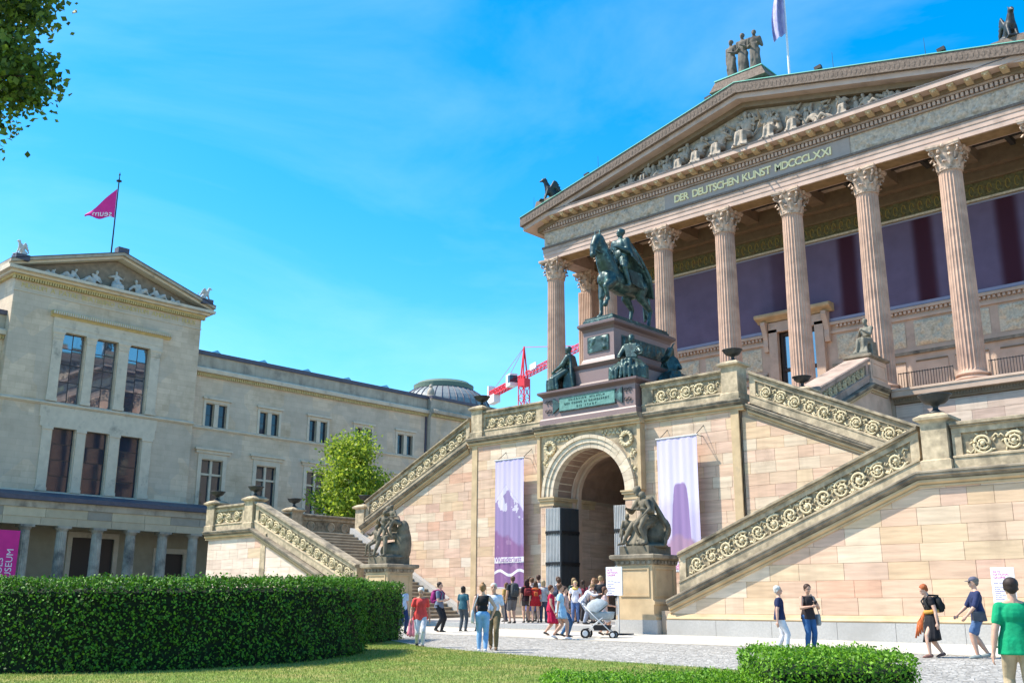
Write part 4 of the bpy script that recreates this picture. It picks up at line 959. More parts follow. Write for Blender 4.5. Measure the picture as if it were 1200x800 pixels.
def wall_open(parent, ax, u0,u1,z0,z1,f,th,ops,mt,name='wall'):
    us=sorted({u0,u1,*[o[0] for o in ops],*[o[1] for o in ops]}); zs=sorted({z0,z1,*[o[2] for o in ops],*[o[3] for o in ops]}); m=MB()
    for a,b in zip(us,us[1:]):
        z=None
        for c,d in zip(zs,zs[1:]):
            mid=((a+b)/2,(c+d)/2)
            hole=any(o[0]<mid[0]<o[1] and o[2]<mid[1]<o[3] for o in ops)
            if not hole:
                if z is None: z=c
                zend=d
            if hole or d==zs[-1]:
                if z is not None:
                    strip(m,ax,a,0,b,0,z,zend if not hole else c,f,0,th); z=None
    return m.build(name,mt,parent)
UW=[(30.91,32.6),(33.45,35.17),(36.13,37.83)]
ops=[(a,b,16.10,21.42) for a,b in UW]+[(a,b,9.50,14.18) for a,b in UW]
av=wall_open(NM,'y',26.9,42.15,1.0,24.95,NX,.55,ops,M_nb)
m=MB(); m.box(NX-12,NX-.56,26.9,42.15,1.0,24.95); m.build('pavilion_core',M_nb,NM)
m=MB(); m.box(NX-.6,NX-.001,26.55,26.899,1.0,24.9); 
def glazing(parent,f,a,b,z0,z1,rows,cols,glass,dep=.32,fr=.07):
    m=MB(); strip(m,'y',a,0,b,0,z0,z1,f,dep,dep+.05); g=m.build('window',M_frame,parent)
    for i in range(cols):
        for j in range(len(rows)-1):
            ya=a+(b-a)*i/cols+fr*.5; yb=a+(b-a)*(i+1)/cols-fr*.5; za=z0+(z1-z0)*rows[j]+fr*.5; zb=z0+(z1-z0)*rows[j+1]-fr*.5
            m=MB(); rn=random.Random(int(a*100+z0*7+i*31+j*17)); t=[rn.uniform(-.006,.006) for _ in range(3)]
            m.prism([(f-dep+.012+t[0],ya,za),(f-dep+.012+t[1],yb,za),(f-dep+.012+t[2],yb,zb),(f-dep+.012+t[0]+t[2]-t[1],ya,zb)],[(f-dep-.01,ya,za),(f-dep-.01,yb,za),(f-dep-.01,yb,zb),(f-dep-.01,ya,zb)])
            m.build('pane',glass,g)
    return g
for a,b in UW:
    glazing(NM,NX,a,b,16.10,21.42,[0,.30,.55,.78,1],2,M_glassb); glazing(NM,NX,a,b,9.50,14.18,[0,.25,.5,.75,1],1,M_glass)
def nbox(a,b,z0,z1,out,mt,name,par=NM,f=NX):
    m=MB(); m.box(f-.05,f+out,a,b,z0,z1); return m.build(name,mt,par)
# pilasters / columns of the triple windows
for z0,z1,capn in ((16.10,21.42,True),(9.50,14.18,False)):
    for a,b in ((30.08,30.88),(32.66,33.40),(35.22,36.08),(37.88,38.75)):
        rnd_col = a in (32.66,35.22)
        p=nbox(a+.04,b-.04,z0+.25,z1-(.62 if capn else .2),.10,M_nl,'window_pilaster')
        nbox(a-.02,b+.02,z0,z0+.25,.16,M_nl,'pilaster_base',p)
        if capn:
            m=MB(); m.loft([[(NX-.04,a+.04-e,z),(NX+.10+e,a+.04-e,z),(NX+.10+e,b-.04+e,z),(NX-.04,b-.04+e,z)] for e,z in ((0,z1-.62),(.05,z1-.60),(.02,z1-.55),(.08,z1-.32),(.04,z1-.28),(.12,z1-.1),(.12,z1))]); m.build('pilaster_cap',M_nl,p)
        else: nbox(a-.02,b+.02,z1-.2,z1,.16,M_nl,'pilaster_cap',p)
e=nbox(30.0,38.85,21.425,21.75,.13,M_nl,'window_entablature'); nbox(30.0,38.85,21.751,22.05,.16,M_nl,'fascia',e); nbox(30.0,38.85,22.051,22.45,.12,M_nl,'fascia',e)
m=MB(); profile(m,'y',29.75,22.46,39.45,22.46,[(.13,0),(.22,.10),(.42,.2),(.46,.36),(.40,.44)],NX,.1); cr=m.build('window_cornice',M_nd,e)
m=MB()
for k in range(56): y=29.85+9.5*k/55; m.box(NX+.40,NX+.50,y-.05,y+.05,22.62,22.86)
m.build('cornice_beads',M_nl,cr,kind='stuff')
e=nbox(29.9,38.9,14.185,14.9,.10,M_nl,'window_entablature'); nbox(29.8,39.0,14.901,15.74,.06,M_nl,'fascia',e)
m=MB(); profile(m,'y',26.85,15.76,42.2,15.76,[(.05,0),(.14,.08),(.20,.12),(.20,.22),(.02,.30)],NX,.1); m.build('string_course',M_nl,NM)
m=MB(); profile(m,'y',26.85,9.2,42.2,9.2,[(.05,0),(.14,.08),(.20,.14),(.20,.22),(.02,.29)],NX,.1); m.build('string_course',M_nl,NM)
# entablature with dentils and gold text, pediment
nbox(26.85,42.2,23.9,23.98,.06,M_nl,'frieze_fillet')
m=MB(); m.box(NX-12.2,NX+.25,26.65,42.4,24.951,25.10); m.build('bed_moulding',M_nd,NM)
m=MB()
for k in range(84): y=26.75+15.55*k/83; m.box(NX+.0,NX+.30,y-.055,y+.055,24.72,24.95)
dt=m.build('dentils',M_nd,NM,kind='stuff')
m=MB(); m.box(NX-12.3,NX+.85,26.1,42.95,25.30,25.52); co=m.build('corona',M_nl,NM)
m=MB(); m.box(NX-12.2,NX+.5,26.4,42.65,25.101,25.299); m.build('corona_soffit',M_nl,co)
letters('MUSEUM A PATRE BEATISSIMO CONDITUM AMPLIAVIT FILIUS',27.4,41.6,24.22,.36,NX+.02,NM,M_ngold,ax='y',ext=.015)
YA=34.52; HY=8.4; SL2=(28.55-25.95)/HY
m=MB(); m.prism([(NX-.25,26.3,25.52),(NX-.25,42.75,25.52),(NX-.25,YA,25.52+SL2*8.2)],[(NX-.9,26.3,25.52),(NX-.9,42.75,25.52),(NX-.9,YA,25.52+SL2*8.2)]); m.build('tympanum',mat('brown_tympanum',(.24,.19,.14),.9,var=.2,scale=3),NM)
for s in (-1,1):
    m=MB(); a=YA+s*HY; 
    for (h0,h1,o) in ((-.42,-.22,.55),(-.22,0,.85)):
        m=MB(); m.prism([(NX-12.3,a,25.93+h0),(NX-12.3,a,25.93+h1),(NX+o,a,25.93+h1),(NX+o,a,25.93+h0)],[(NX-12.3,YA,28.55+h0),(NX-12.3,YA,28.55+h1),(NX+o,YA,28.55+h1),(NX+o,YA,28.55+h0)]); m.build('raking_cornice',M_nl if h1 else M_ngrey,NM)
    m=MB(); m.prism([(NX-12.2,a,25.94),(NX-12.2,a,25.99),(NX+.9,a,25.99),(NX+.9,a,25.94)],[(NX-12.2,YA,28.56),(NX-12.2,YA,28.61),(NX+.9,YA,28.61),(NX+.9,YA,28.56)]); m.build('roof_edge',M_nroof,NM)
m=MB(); m.box(NX+.0,NX+.7,YA-.45,YA+.45,28.5,29.0); m.build('apex_block',M_nroof,NM)
for s in (-1,1):
    m=MB(); m.box(NX+.0,NX+.9,YA+s*7.6-.5,YA+s*7.6+.5,26.0,26.42); m.build('corner_block',M_nroof,NM)
# wing to the right and to the left
for (u0,u1,cs) in ((42.151,68.75,[44.68+5.30*k for k in range(5)]),(6,26.89,[24.2,18.9,13.6,8.3])):
    ops=[]
    for c in cs:
        ops+=[(c-1.0,c-.2,16.05,17.97),(c+.2,c+1.0,16.05,17.97),(c-1.0,c+1.0,9.50,13.22)]
    wall_open(NM,'y',u0,u1,1.0,20.2,WX,.5,ops,M_nb)
    m=MB(); m.box(WX-12,WX-.51,u0,u1,1.0,22.0); m.build('wing_core',M_nb,NM)
    for c in cs:
        for a,b in ((c-1.0,c-.2),(c+.2,c+1.0)): glazing(NM,WX,a,b,16.05,17.97,[0,.5,1],1,M_glass,dep=.28,fr=.05)
        w_=glazing(NM,WX,c-1.0,c+1.0,9.50,13.22,[0,.68,1],2,M_glass,dep=.28,fr=.06)
        m=MB(); m.box(WX-.26,WX-.10,c-.10,c+.10,9.5,13.22); m.build('stone_mullion',M_nl,w_)
        m=MB(); m.box(WX-.26,WX-.12,c-1.0,c+1.0,11.95,12.12); m.build('stone_transom',M_nl,w_)
        # surrounds
        def fbox(a,b,z0,z1,o,nm): 
            m=MB(); m.box(WX-.03,WX+o,a,b,z0,z1); return m.build(nm,M_nl,NM)
        fbox(c-1.22,c-1.0,16.0,18.05,.06,'window_surround'); fbox(c+1.0,c+1.22,16.0,18.05,.06,'window_surround'); fbox(c-.2,c+.2,16.0,17.97,.08,'window_surround'); fbox(c-1.22,c+1.22,18.051,18.32,.06,'window_surround'); fbox(c-1.35,c+1.35,18.321,18.50,.22,'window_hood')
        fbox(c-1.35,c-1.0,9.45,13.3,.07,'window_surround'); fbox(c+1.0,c+1.35,9.45,13.3,.07,'window_surround'); fbox(c-1.35,c+1.35,13.301,13.75,.07,'window_surround'); fbox(c-1.6,c+1.6,13.751,14.0,.16,'window_hood'); fbox(c-1.75,c+1.75,14.001,14.16,.30,'window_hood')
    def run(name,prof,z,mt): m=MB(); profile(m,'y',u0,z,u1,z,prof,WX,.1); return m.build(name,mt,NM)
    run('string_course',[(.03,0),(.12,.08),(.18,.12),(.18,.22),(.02,.28)],15.70,M_nl); run('string_course',[(.03,0),(.12,.08),(.18,.12),(.18,.22),(.02,.28)],9.2,M_nl)
    run('wing_cornice',[(.05,0),(.10,.02),(.10,.27),(.45,.32),(.50,.62),(.42,.72),(.0,.80)],20.201,M_nl)
    m=MB(); n=int((u1-u0)/.19)
    for k in range(n): y=u0+(u1-u0)*(k+.5)/n; m.box(WX+.08,WX+.26,y-.055,y+.055,20.22,20.47)
    m.build('dentils',M_nd,NM,kind='stuff')
    m=MB(); m.box(WX-12,WX+.02,u0,u1,21.0,22.05); m.build('attic',M_ngrey,NM)
    m=MB(); m.box(WX-12,WX+.16,u0,u1,22.051,22.40); m.build('roof_edge',M_nroof,NM)
    for k in range(9):
        y=u0+2.6+ (u1-u0)*k/5.55+ .2
        if y>u1-1: break
        m=MB(); a=[(WX-1.0,y-.75,22.4),(WX-1.0,y+.75,22.4),(WX-4,y+.75,22.4),(WX-4,y-.75,22.4)]; b=[(WX-1.0,y-.05,22.95),(WX-1.0,y+.05,22.95),(WX-4,y+.05,22.95),(WX-4,y-.05,22.95)]; m.prism(a,b); m.build('skylight',M_glassb,NM)
m=MB(); m.box(WX-.02,WX+.14,68.5,68.66,9,20.8); m.build('drain_pipe',M_nroof,NM)
# end pavilion with relief niche, dome behind
m=MB(); m.box(NX-12,NX-.2,68.76,84,1,20.9); m.build('end_wall',M_nb,NM)
m=MB(); profile(m,'y',68.7,20.2,84,20.2,[(.1,0),(.15,.27),(.55,.32),(.60,.62),(.5,.72),(.0,.80)],NX-.2,.1); m.build('end_cornice',M_ngrey,NM)
m=MB()
for k in range(78): y=68.8+15*k/78; m.box(NX-.1,NX+.1,y-.055,y+.055,20.22,20.45)
m.build('dentils',M_nd,NM,kind='stuff')
m=MB(); m.box(NX-12,NX-.25,68.8,84,20.99,22.1); m.build('attic',M_ngrey,NM)
m=MB(); m.box(NX-12,NX-.1,68.8,84,22.101,22.4); m.build('roof_edge',M_nroof,NM)
m=MB(); m.box(NX-.25,NX-.12,71.3,74.8,14.2,18.6); nf=m.build('niche_frame',M_nl,NM); m=MB(); m.box(NX-.2,NX-.10,71.7,74.4,14.5,18.2); m.build('niche_field',mat('rose_panel_stone',(.42,.30,.25),.9,var=.1),nf)
relief_slab(69.9,71.1,14.5,18.0,NX-.18,M_ngrey,8.,'niche_relief',nf,amp=.25,cell=.14,facing='y')
DM=empty('museum_dome',(-95,89,22),'low ribbed lead dome with green lantern rim behind the long museum roof','dome')
prof=[(6.4,0),(6.4,3.6)]; ds=[(6.3*cos(t)**.9,3.6+3.8*sin(t)) for t in [radians(q) for q in (0,10,20,30,40,50,58)]]
m=MB(); m.lathe([(0,0),(6.5,0),(6.5,3.55),(6.3,3.6)]+ds+[(0,ds[-1][1])],c=(-95,89,22),n=48); dm=m.build('dome_shell',M_dome,DM)
for k in range(40):
    t=2*pi*k/40; m=MB(); m.tube([(-95+(r+.03)*cos(t),89+(r+.03)*sin(t),22+z) for r,z in ds],.07,4); m.build('dome_rib',M_nroof,dm)
r_=ds[-1][0]; m=MB(); m.lathe([(0,ds[-1][1]-.1),(r_+.35,ds[-1][1]-.1),(r_+.4,ds[-1][1]+.5),(r_+.15,ds[-1][1]+.6),(r_-.2,ds[-1][1]+.9),(0,ds[-1][1]+1.0)],c=(-95,89,22),n=40); m.build('lantern_rim',M_domeg,DM)
m=MB(); m.ell((NX-1.2,69.6,22.9),(.4,.4,.6),n=10,m=6); m.ell((NX-1.2,69.6,23.6),(.2,.2,.25),n=8,m=5); m.box(NX-1.7,NX-.7,69.1,70.1,22.35,22.6)
m.build('finial',M_ngrey,NM,smooth=True)
# ------------------------------------------------------------------ colonnade in front
CN=empty('colonnade',(-72,34,1),'ground-floor colonnade of sooty doric columns under a dark roof edge','colonnade')
CX=-72.0
def gzc(y): return gz(CX,y)
m=MB(); m.prism([(NX+.05,4,9.1),(CX+.75,4,8.45),(CX+.75,4,8.75),(NX+.05,4,9.40)],[(NX+.05,50,9.1),(CX+.75,50,8.45),(CX+.75,50,8.75),(NX+.05,50,9.40)]); rf=m.build('colonnade_roof',M_nroof,CN)
m=MB(); m.box(CX-.35,CX+.50,4,50,7.98,8.44); m.build('cornice',M_ngrey,CN)
rn=random.Random(3); y=4.
while y<50:
    wd=rn.uniform(1.4,3.2); k=rn.random(); c=(.47,.40,.28) if k<.55 else ((.50,.38,.27) if k<.7 else (.30,.27,.22)); kk=rn.uniform(.9,1.08)
    m=MB(); m.box(CX-.38,CX+.40,y+.01,min(50,y+wd)-.01,7.36,7.975); m.build('lintel_block',M_nbs,CN,color=tuple(q*kk for q in c)); y+=wd
y=4.
while y<50:
    wd=2.545; kk=rn.uniform(.88,1.08); m=MB(); m.box(CX-.36,CX+.36,y+.01,y+wd-.01,6.82,7.355); m.build('lintel_block',M_nbs,CN,color=(.45*kk,.38*kk,.27*kk)); y+=wd
dsh=fluted(.40,.33,1,n=18,seg=4,rows=5,depth=.05).mesh('doric_column',M_ncol)
dcap=MB().lathe([(0,0),(.34,0),(.36,.03),(.44,.14),(.46,.20),(0,.20)],n=20).box(-.48,.48,-.48,.48,.2,.36).mesh('column_capital',M_ncol)
ycs=[28.60+2.545*k for k in range(-3,8)]
for y in ycs:
    z0=gzc(y)+.1; o=place(dsh,'doric_column',CN,loc=(CX,y,z0),scale=(1,1,6.46-z0)); place(dcap,'column_capital',o,loc=(CX,y,6.46))
ops=[(33.2,36.4,1,6.3),(28.3,29.4,1,5.8),(40.0,42.2,1,5.4)]
m=MB(); m.box(NX,NX+.12,4,50,.8,6.9)
back=wall_open(CN,'y',4,50,.6,8.9,NX+.12,.1,ops,M_nbs,'inner_wall'); back.color=(.36,.31,.22,1)
m=MB(); m.box(NX+.001,NX+.02,4,50,.6,7.2); m.build('door_shade',M_frame,CN)  # dark sheet stands in for the shade inside the door openings
for a,b,c,d in ops:
    m=MB(); 
    for u0,u1,z0,z1 in ((a-.35,a,.9,d),(b,b+.35,.9,d),(a-.35,b+.35,d+.001,d+.4)): m.box(NX+.1,NX+.24,u0,u1,z0,z1)
    m.build('door_surround',M_nl,CN)
m=MB(); m.box(CX-3,CX+1,4,50,.4,1.02); m.prism([(CX-3,4,.3),(CX+.7,4,.3),(CX+.7,50,1.2),(CX-3,50,1.2)],[(CX-3,4,gz(CX,4)+.12),(CX+.7,4,gz(CX,4)+.12),(CX+.7,50,gz(CX,50)+.12),(CX-3,50,gz(CX,50)+.12)])
m.build('colonnade_floor',M_plinth,CN)
# pink banners on the colonnade
M_pink=mat('pink_banner_cloth',(.68,.03,.24),.7,var=.06,scale=2)
M_white=mat('white_print',(.78,.78,.76),.7)
pb=MB(); pb.box(CX+.45,CX+.48,25.6,28.15,2.2,6.35); pb=pb.build('museum_banner',M_pink,label='pink banner with upright white NEUES MUSEUM lettering at the left edge of the colonnade',cat='banner')
for t,yy in (('NEUES',27.25),('MUSEUM',27.85)):
    me=text_mesh(t,.62,.005,'printed_letters',M_white); mw=Matrix.Translation((CX+.482,yy,2.75))@Matrix.Rotation(pi/2,4,'Z')@Matrix.Rotation(pi/2,4,'X')@Matrix.Rotation(pi/2,4,'Z'); place(me,'printed_letters',pb,mw=mw)
pb=MB(); pb.box(CX+.6,CX+.63,42.35,42.75,2.6,6.35); M_mauve=mat('mauve_banner_cloth',(.22,.13,.22),.7,var=.1); pb=pb.build('narrow_banner',M_mauve,label='narrow mauve banner with stacked white letters at the right end of the colonnade',cat='banner')
for k,c in enumerate('TMGK'):
    me=text_mesh(c,.24,.004,'printed_letter',M_white); place(me,'printed_letter',pb,mw=Matrix.Translation((CX+.632,42.44,5.9-.62*k))@Matrix.Rotation(pi/2,4,'Z')@Matrix.Rotation(pi/2,4,'X'))
# ------------------------------------------------------------------ flag on the long museum
FP=empty('flagpole',(-78,35.17,28.4),'dark flagpole standing behind the apex of the left museum pediment','flagpole')
m=MB(); m.tube([(0,0,0),(0,0,7.9)],.07,8,.05); local(m.mesh('pole',M_iron),'pole',FP); m=MB(); m.lathe([(0,7.55),(.22,7.58),(.22,7.66),(.05,7.7),(.03,8.1),(.08,8.15),(.02,8.4),(0,8.42)],n=12); local(m.mesh('finial',M_iron),'finial',FP)
def flag(name,x,y,z,u,w_,hgt,mt,droop,label,nx=26,nz=16,par=None):
    """cloth hanging from a pole at its right edge; u = horizontal unit vector away from pole"""
    m=MB(); n=Vector((-u[1],u[0],0)); vs=[]
    for side in (0,1):
        for i in range(nx+1):
            for j in range(nz+1):
                a=i/nx; b=j/nz; d=droop(a,b); p=Vector((x,y,z))+Vector((u[0],u[1],0))*(w_*a*d[0])+Vector((0,0,-hgt*b+d[1]))+n*(d[2]+.006*side); vs.append(p)
    N_=(nx+1)*(nz+1); fs=[]
    for i in range(nx):
        for j in range(nz):
            q=(i*(nz+1)+j,i*(nz+1)+j+1,(i+1)*(nz+1)+j+1,(i+1)*(nz+1)+j); fs.append(q); fs.append(tuple(k+N_ for k in q[::-1]))
    m.add(vs,fs); return m.build(name,mt,label=label,cat='flag',smooth=True,fix=False)
U=Vector((-.73,-.68)); 
fl=flag('museum_flag',-78.0,35.1,35.3,(-.60,-.80),2.3,2.6,M_pink,lambda a,b:(1.0,-2.55*a*(1-b)-.15*a*b+.1*sin(a*9)*b,.22*sin(a*7+b*2)*a),'pink museum flag with reversed white letters, drooping from the pole on the left museum')
for k,c in enumerate('muses'[::-1]):
    pass
me=text_mesh('museum',.95,.004,'printed_letters',M_white)
mw=Matrix.Translation((-78.0-.60*.25+.14,35.1-.80*.25-.04,32.75))@Matrix(((-.60,0,-.80,0),(-.80,0,.60,0),(0,1,0,0),(0,0,0,1)))
# keep only as much print as the cloth carries: shorten the word
bpy.data.meshes.remove(me); me=text_mesh('seum'[::1],.78,.004,'printed_letters',M_white)
for v in me.vertices:
    a=v.co.x/2.3; 
    v.co.z+= -(.22*sin(a*7+1.6)*a)-.0
    if v.co.x>1.0: v.co.y*= max(.35,1-(v.co.x-1.0)*.5)
place(me,'printed_letters',fl,mw=mw@Matrix.Scale(.95,4,(1,0,0)))
mw2=mw.copy()
# ------------------------------------------------------------------ flag over the temple museum
G2=empty('flagpole',(XC+.0,56,32.0),'white flagpole rising behind the three roof figures','flagpole')
m=MB(); m.tube([(0,0,-.6),(0,0,10.5)],.09,10,.06); local(m.mesh('pole',mat('white_pole_paint',(.7,.71,.72),.4)),'pole',G2); m=MB(); m.ell((0,0,10.6),(.12,.12,.12)); local(m.mesh('finial',M_gold),'finial',G2)
M_flag2=None
def cloth_print(name, kind, flip=1):
    """printed cloth: pale sky over hills in violet tones; pattern lies in the cloth's own generated coordinates"""
    m=bpy.data.materials.new(name); m.use_nodes=True; nt=m.node_tree; N=nt.nodes; L=nt.links; b=N['Principled BSDF']; b.inputs['Roughness'].default_value=.8
    tc=N.new('ShaderNodeTexCoord'); sp=N.new('ShaderNodeSeparateXYZ'); L.new(tc.outputs['Generated'],sp.inputs[0])
    def math(op,a,b_=None,c=None):
        n=N.new('ShaderNodeMath'); n.operation=op
        for i,v in enumerate((a,b_,c)):
            if v is None: continue
            if isinstance(v,(int,float)): n.inputs[i].default_value=v
            else: L.new(v,n.inputs[i])
        return n.outputs[0]
    def mixc(f,a,c):
        n=N.new('ShaderNodeMix'); n.data_type='RGBA'; L.new(f,n.inputs[0]); 
        if isinstance(a,tuple): n.inputs[6].default_value=(*a,1)
        else: L.new(a,n.inputs[6])
        n.inputs[7].default_value=(*c,1); return n.outputs[2]
    def step(x,e=.01): 
        n=N.new('ShaderNodeMapRange'); n.inputs['From Min'].default_value=-e; n.inputs['From Max'].default_value=e; L.new(x,n.inputs[0]); return n.outputs[0]
    x,z=sp.outputs[0],sp.outputs[2]
    no=N.new('ShaderNodeTexNoise'); no.inputs['Scale'].default_value=3; no.inputs['Detail'].default_value=8
    cb=N.new('ShaderNodeCombineXYZ'); L.new(x,cb.inputs[0]); L.new(math('MULTIPLY',z,3.0),cb.inputs[1]); L.new(cb.outputs[0],no.inputs['Vector']); nz_=math('SUBTRACT',no.outputs[0],.5)
    if kind=='peak':
        sky_=mixc(math('MULTIPLY',z,.8),(.80,.76,.86),(.52,.46,.74))
        tri=math('SUBTRACT',.80,math('MULTIPLY',math('ABSOLUTE',math('SUBTRACT',x,.38)),.34)); rid=math('ADD',tri,math('MULTIPLY',nz_,.10))
        c=mixc(step(math('SUBTRACT',rid,z)),sky_,(.33,.25,.46))
        sn=math('GREATER_THAN',math('ADD',nz_,math('MULTIPLY',math('SUBTRACT',z,.62),.9)),.04); sn=math('MULTIPLY',sn,math('GREATER_THAN',rid,z)); c=mixc(sn,c,(.66,.62,.72))
        r2=math('ADD',math('ADD',.44,math('MULTIPLY',x,-.12)),math('MULTIPLY',nz_,.16)); c=mixc(step(math('SUBTRACT',r2,z),.02),c,(.28,.14,.31))
        ml=math('GREATER_THAN',math('MULTIPLY',nz_,1.0),.11); c=mixc(math('MULTIPLY',math('MULTIPLY',ml,.6),math('LESS_THAN',z,.44)),c,(.42,.26,.43))
        # white title band and white swash near the foot
        bd=math('MULTIPLY',math('LESS_THAN',z,.235),math('GREATER_THAN',z,.19)); c=mixc(bd,c,(.80,.78,.80))
        sw=math('ADD',.115,math('MULTIPLY',math('SINE',math('MULTIPLY',x,9.)),.018)); c=mixc(math('LESS_THAN',math('ABSOLUTE',math('SUBTRACT',z,sw)),.011),c,(.80,.78,.80))
    elif kind=='hills':
        sky_=mixc(math('MULTIPLY',z,1.0),(.82,.79,.86),(.66,.61,.82))
        r2=math('ADD',math('ADD',.50,math('MULTIPLY',math('SINE',math('MULTIPLY',x,5.)),.03)),math('MULTIPLY',nz_,.14)); c=mixc(step(math('SUBTRACT',r2,z),.05),sky_,(.62,.56,.74))
        t=math('SUBTRACT',.66,math('MULTIPLY',math('POWER',math('ABSOLUTE',math('MULTIPLY',math('SUBTRACT',x,.55),4.6)),5.),.30)); r3=math('ADD',t,math('MULTIPLY',nz_,.12)); c=mixc(step(math('SUBTRACT',r3,z),.01),c,(.33,.22,.44))
        r4=math('ADD',math('ADD',.26,math('MULTIPLY',math('ABSOLUTE',math('SUBTRACT',x,.5)),-.12)),math('MULTIPLY',nz_,.2)); c=mixc(step(math('SUBTRACT',r4,z),.02),c,(.42,.26,.38))
        c=mixc(math('LESS_THAN',z,.065),c,(.80,.78,.80))
    else:
        c=mixc(math('MULTIPLY',math('ADD',nz_,.5),1.0),(.70,.69,.80),(.16,.13,.48))
    L.new(c,b.inputs['Base Color'])
    tr=N.new('ShaderNodeBsdfTranslucent'); L.new(c,tr.inputs[0]); ms=N.new('ShaderNodeMixShader'); ms.inputs[0].default_value=.25; L.new(b.outputs[0],ms.inputs[1]); L.new(tr.outputs[0],ms.inputs[2]); L.new(ms.outputs[0],N['Material Output'].inputs[0])
    return m
flag('temple_flag',XC-.02,55.9,42.0,(-.73,-.68),1.35,3.7,cloth_print('violet_flag_print','x'),lambda a,b:(.35+.5*b*(1.1-b)+.2*b,-.5*a*(1-.5*b)-.3*a,.22*sin(a*11+b*1.5)*(.3+a)),'white and violet flag hanging limp on the pole above the temple museum',nx=30,nz=18)
# ------------------------------------------------------------------ long banners on the arch block
def banner(x0,x1,z0,z1,y,mt,label):
    nx,nz=30,24; m=MB(); vs=[]
    for side in (0,1):
        for i in range(nx+1):
            for j in range(nz+1):
                a=i/nx;b=j/nz; vs.append((x0+(x1-x0)*a,y+.020*sin(a*15+.8*sin(b*5))*(.3+.7*b)+.008*sin(a*37)+.006*side,z1-(z1-z0)*b))
    N_=(nx+1)*(nz+1); fs=[]
    for i in range(nx):
        for j in range(nz):
            q=(i*(nz+1)+j,i*(nz+1)+j+1,(i+1)*(nz+1)+j+1,(i+1)*(nz+1)+j); fs.append(q[::-1]); fs.append(tuple(k+N_ for k in q))
    th=empty('exhibition_banner',((x0+x1)/2,y,z0),label,'banner','long banners beside the arch')
    m.add(vs,fs); c=m.build('cloth',mt,th,smooth=True,fix=False)
    m=MB(); m.tube([(x0-.05,y,z1+.01),(x1+.05,y,z1+.01)],.035,8); m.build('top_bar',M_door,th); m=MB(); m.tube([(x0-.03,y,z0),(x1+.03,y,z0)],.03,8); m.build('bottom_bar',M_door,th)
    for x in (x0+.15,x1-.02):
        m=MB(); m.tube([(x,y,z1+.03),(x+.05,Mp+.0,z1+.45)],.014,5); m.build('stay_wire',M_iron,th); m=MB(); m.tube([(x,y,z1),(x,Mp,z1)],.016,5); m.build('bracket',M_iron,th)
    return th,c
bt,bc=banner(-32.62,-30.84,2.35,8.12,Mp-.52,cloth_print('mountain_print','peak'),'long violet banner with snowy peak and Wanderlust lettering left of the arch')
M_vio=mat('violet_letter',(.20,.08,.30),.7)
me=text_mesh('Wanderlust',.33,.003,'printed_letters',M_vio); place(me,'printed_letters',bc,mw=Matrix.Translation((-32.53,Mp-.59,3.50))@Matrix.Rotation(pi/2,4,'X')@Matrix.Scale(1.62/me['w'],4,(1,0,0)))
bt,bc=banner(-23.50,-21.60,2.9,8.16,Mp-.52,cloth_print('hill_print','hills'),'long white and violet banner with misty hills right of the arch')
me=text_mesh('Wanderlust',.33,.003,'printed_letters',mat('pink_letter',(.55,.08,.30),.7)); place(me,'printed_letters',bc,mw=Matrix.Translation((-23.4,Mp-.59,2.98))@Matrix.Rotation(pi/2,4,'X')@Matrix.Scale(1.62/me['w'],4,(1,0,0)))
# ------------------------------------------------------------------ sign boards
M_board=mat('white_sign_board',(.74,.76,.79),.4)
def board(x0,x1,z0,z1,y,label,foot=True,rows=9):
    cx=(x0+x1)/2; g=gz(cx,y); th=empty('sign_board',(cx,y,g),label,'sign')
    m=MB(); m.box(x0,x1,y-.02,y+.02,z0,z1); p=m.build('panel',M_board,th)
    if foot:
        m=MB(); m.box(cx+.12-.025,cx+.12+.025,y-.02+.041,y+.02+.041,g+.03,z1-.1); m.build('post',M_door,th); m=MB(); m.box(cx-.28,cx+.50,y-.25,y+.35,g+.005,g+.06); m.build('foot',M_iron,th)
    wd=x1-x0
    txt=['ALTE','NATIONAL','GALERIE','']
    for k in range(3):
        me=text_mesh(txt[k],.085*wd/.62,.002,'title_line',mat('magenta_letter',(.55,.05,.30),.7)); place(me,'title_line',p,mw=Matrix.Translation((x0+.06,y-.0225,z1-.13-.08*k*wd/.62))@Matrix.Rotation(pi/2,4,'X'))
    for k in range(rows):
        me=text_mesh(['Eintritt  Tickets','12 EUR   6 EUR','Di bis So 10-18','Do 10-20','Montag geschlossen','Admission','Tue to Sun 10-18','Thu 10-20','Closed Monday'][k],.038*wd/.62,.002,'small_print',M_vio); place(me,'small_print',p,mw=Matrix.Translation((x0+.06+(.25*wd/.62 if k in(1,) else 0),y-.0225,z1-.44*wd/.62-.055*k*wd/.62))@Matrix.Rotation(pi/2,4,'X'))
    return th
board(-21.22,-20.57,1.93,2.85,27.5,'white notice board on a post in front of the mother-and-child pedestal')
board(-8.98,-8.42,.90,2.58,27.6,'tall white notice board against the sunlit wall behind the man in green')
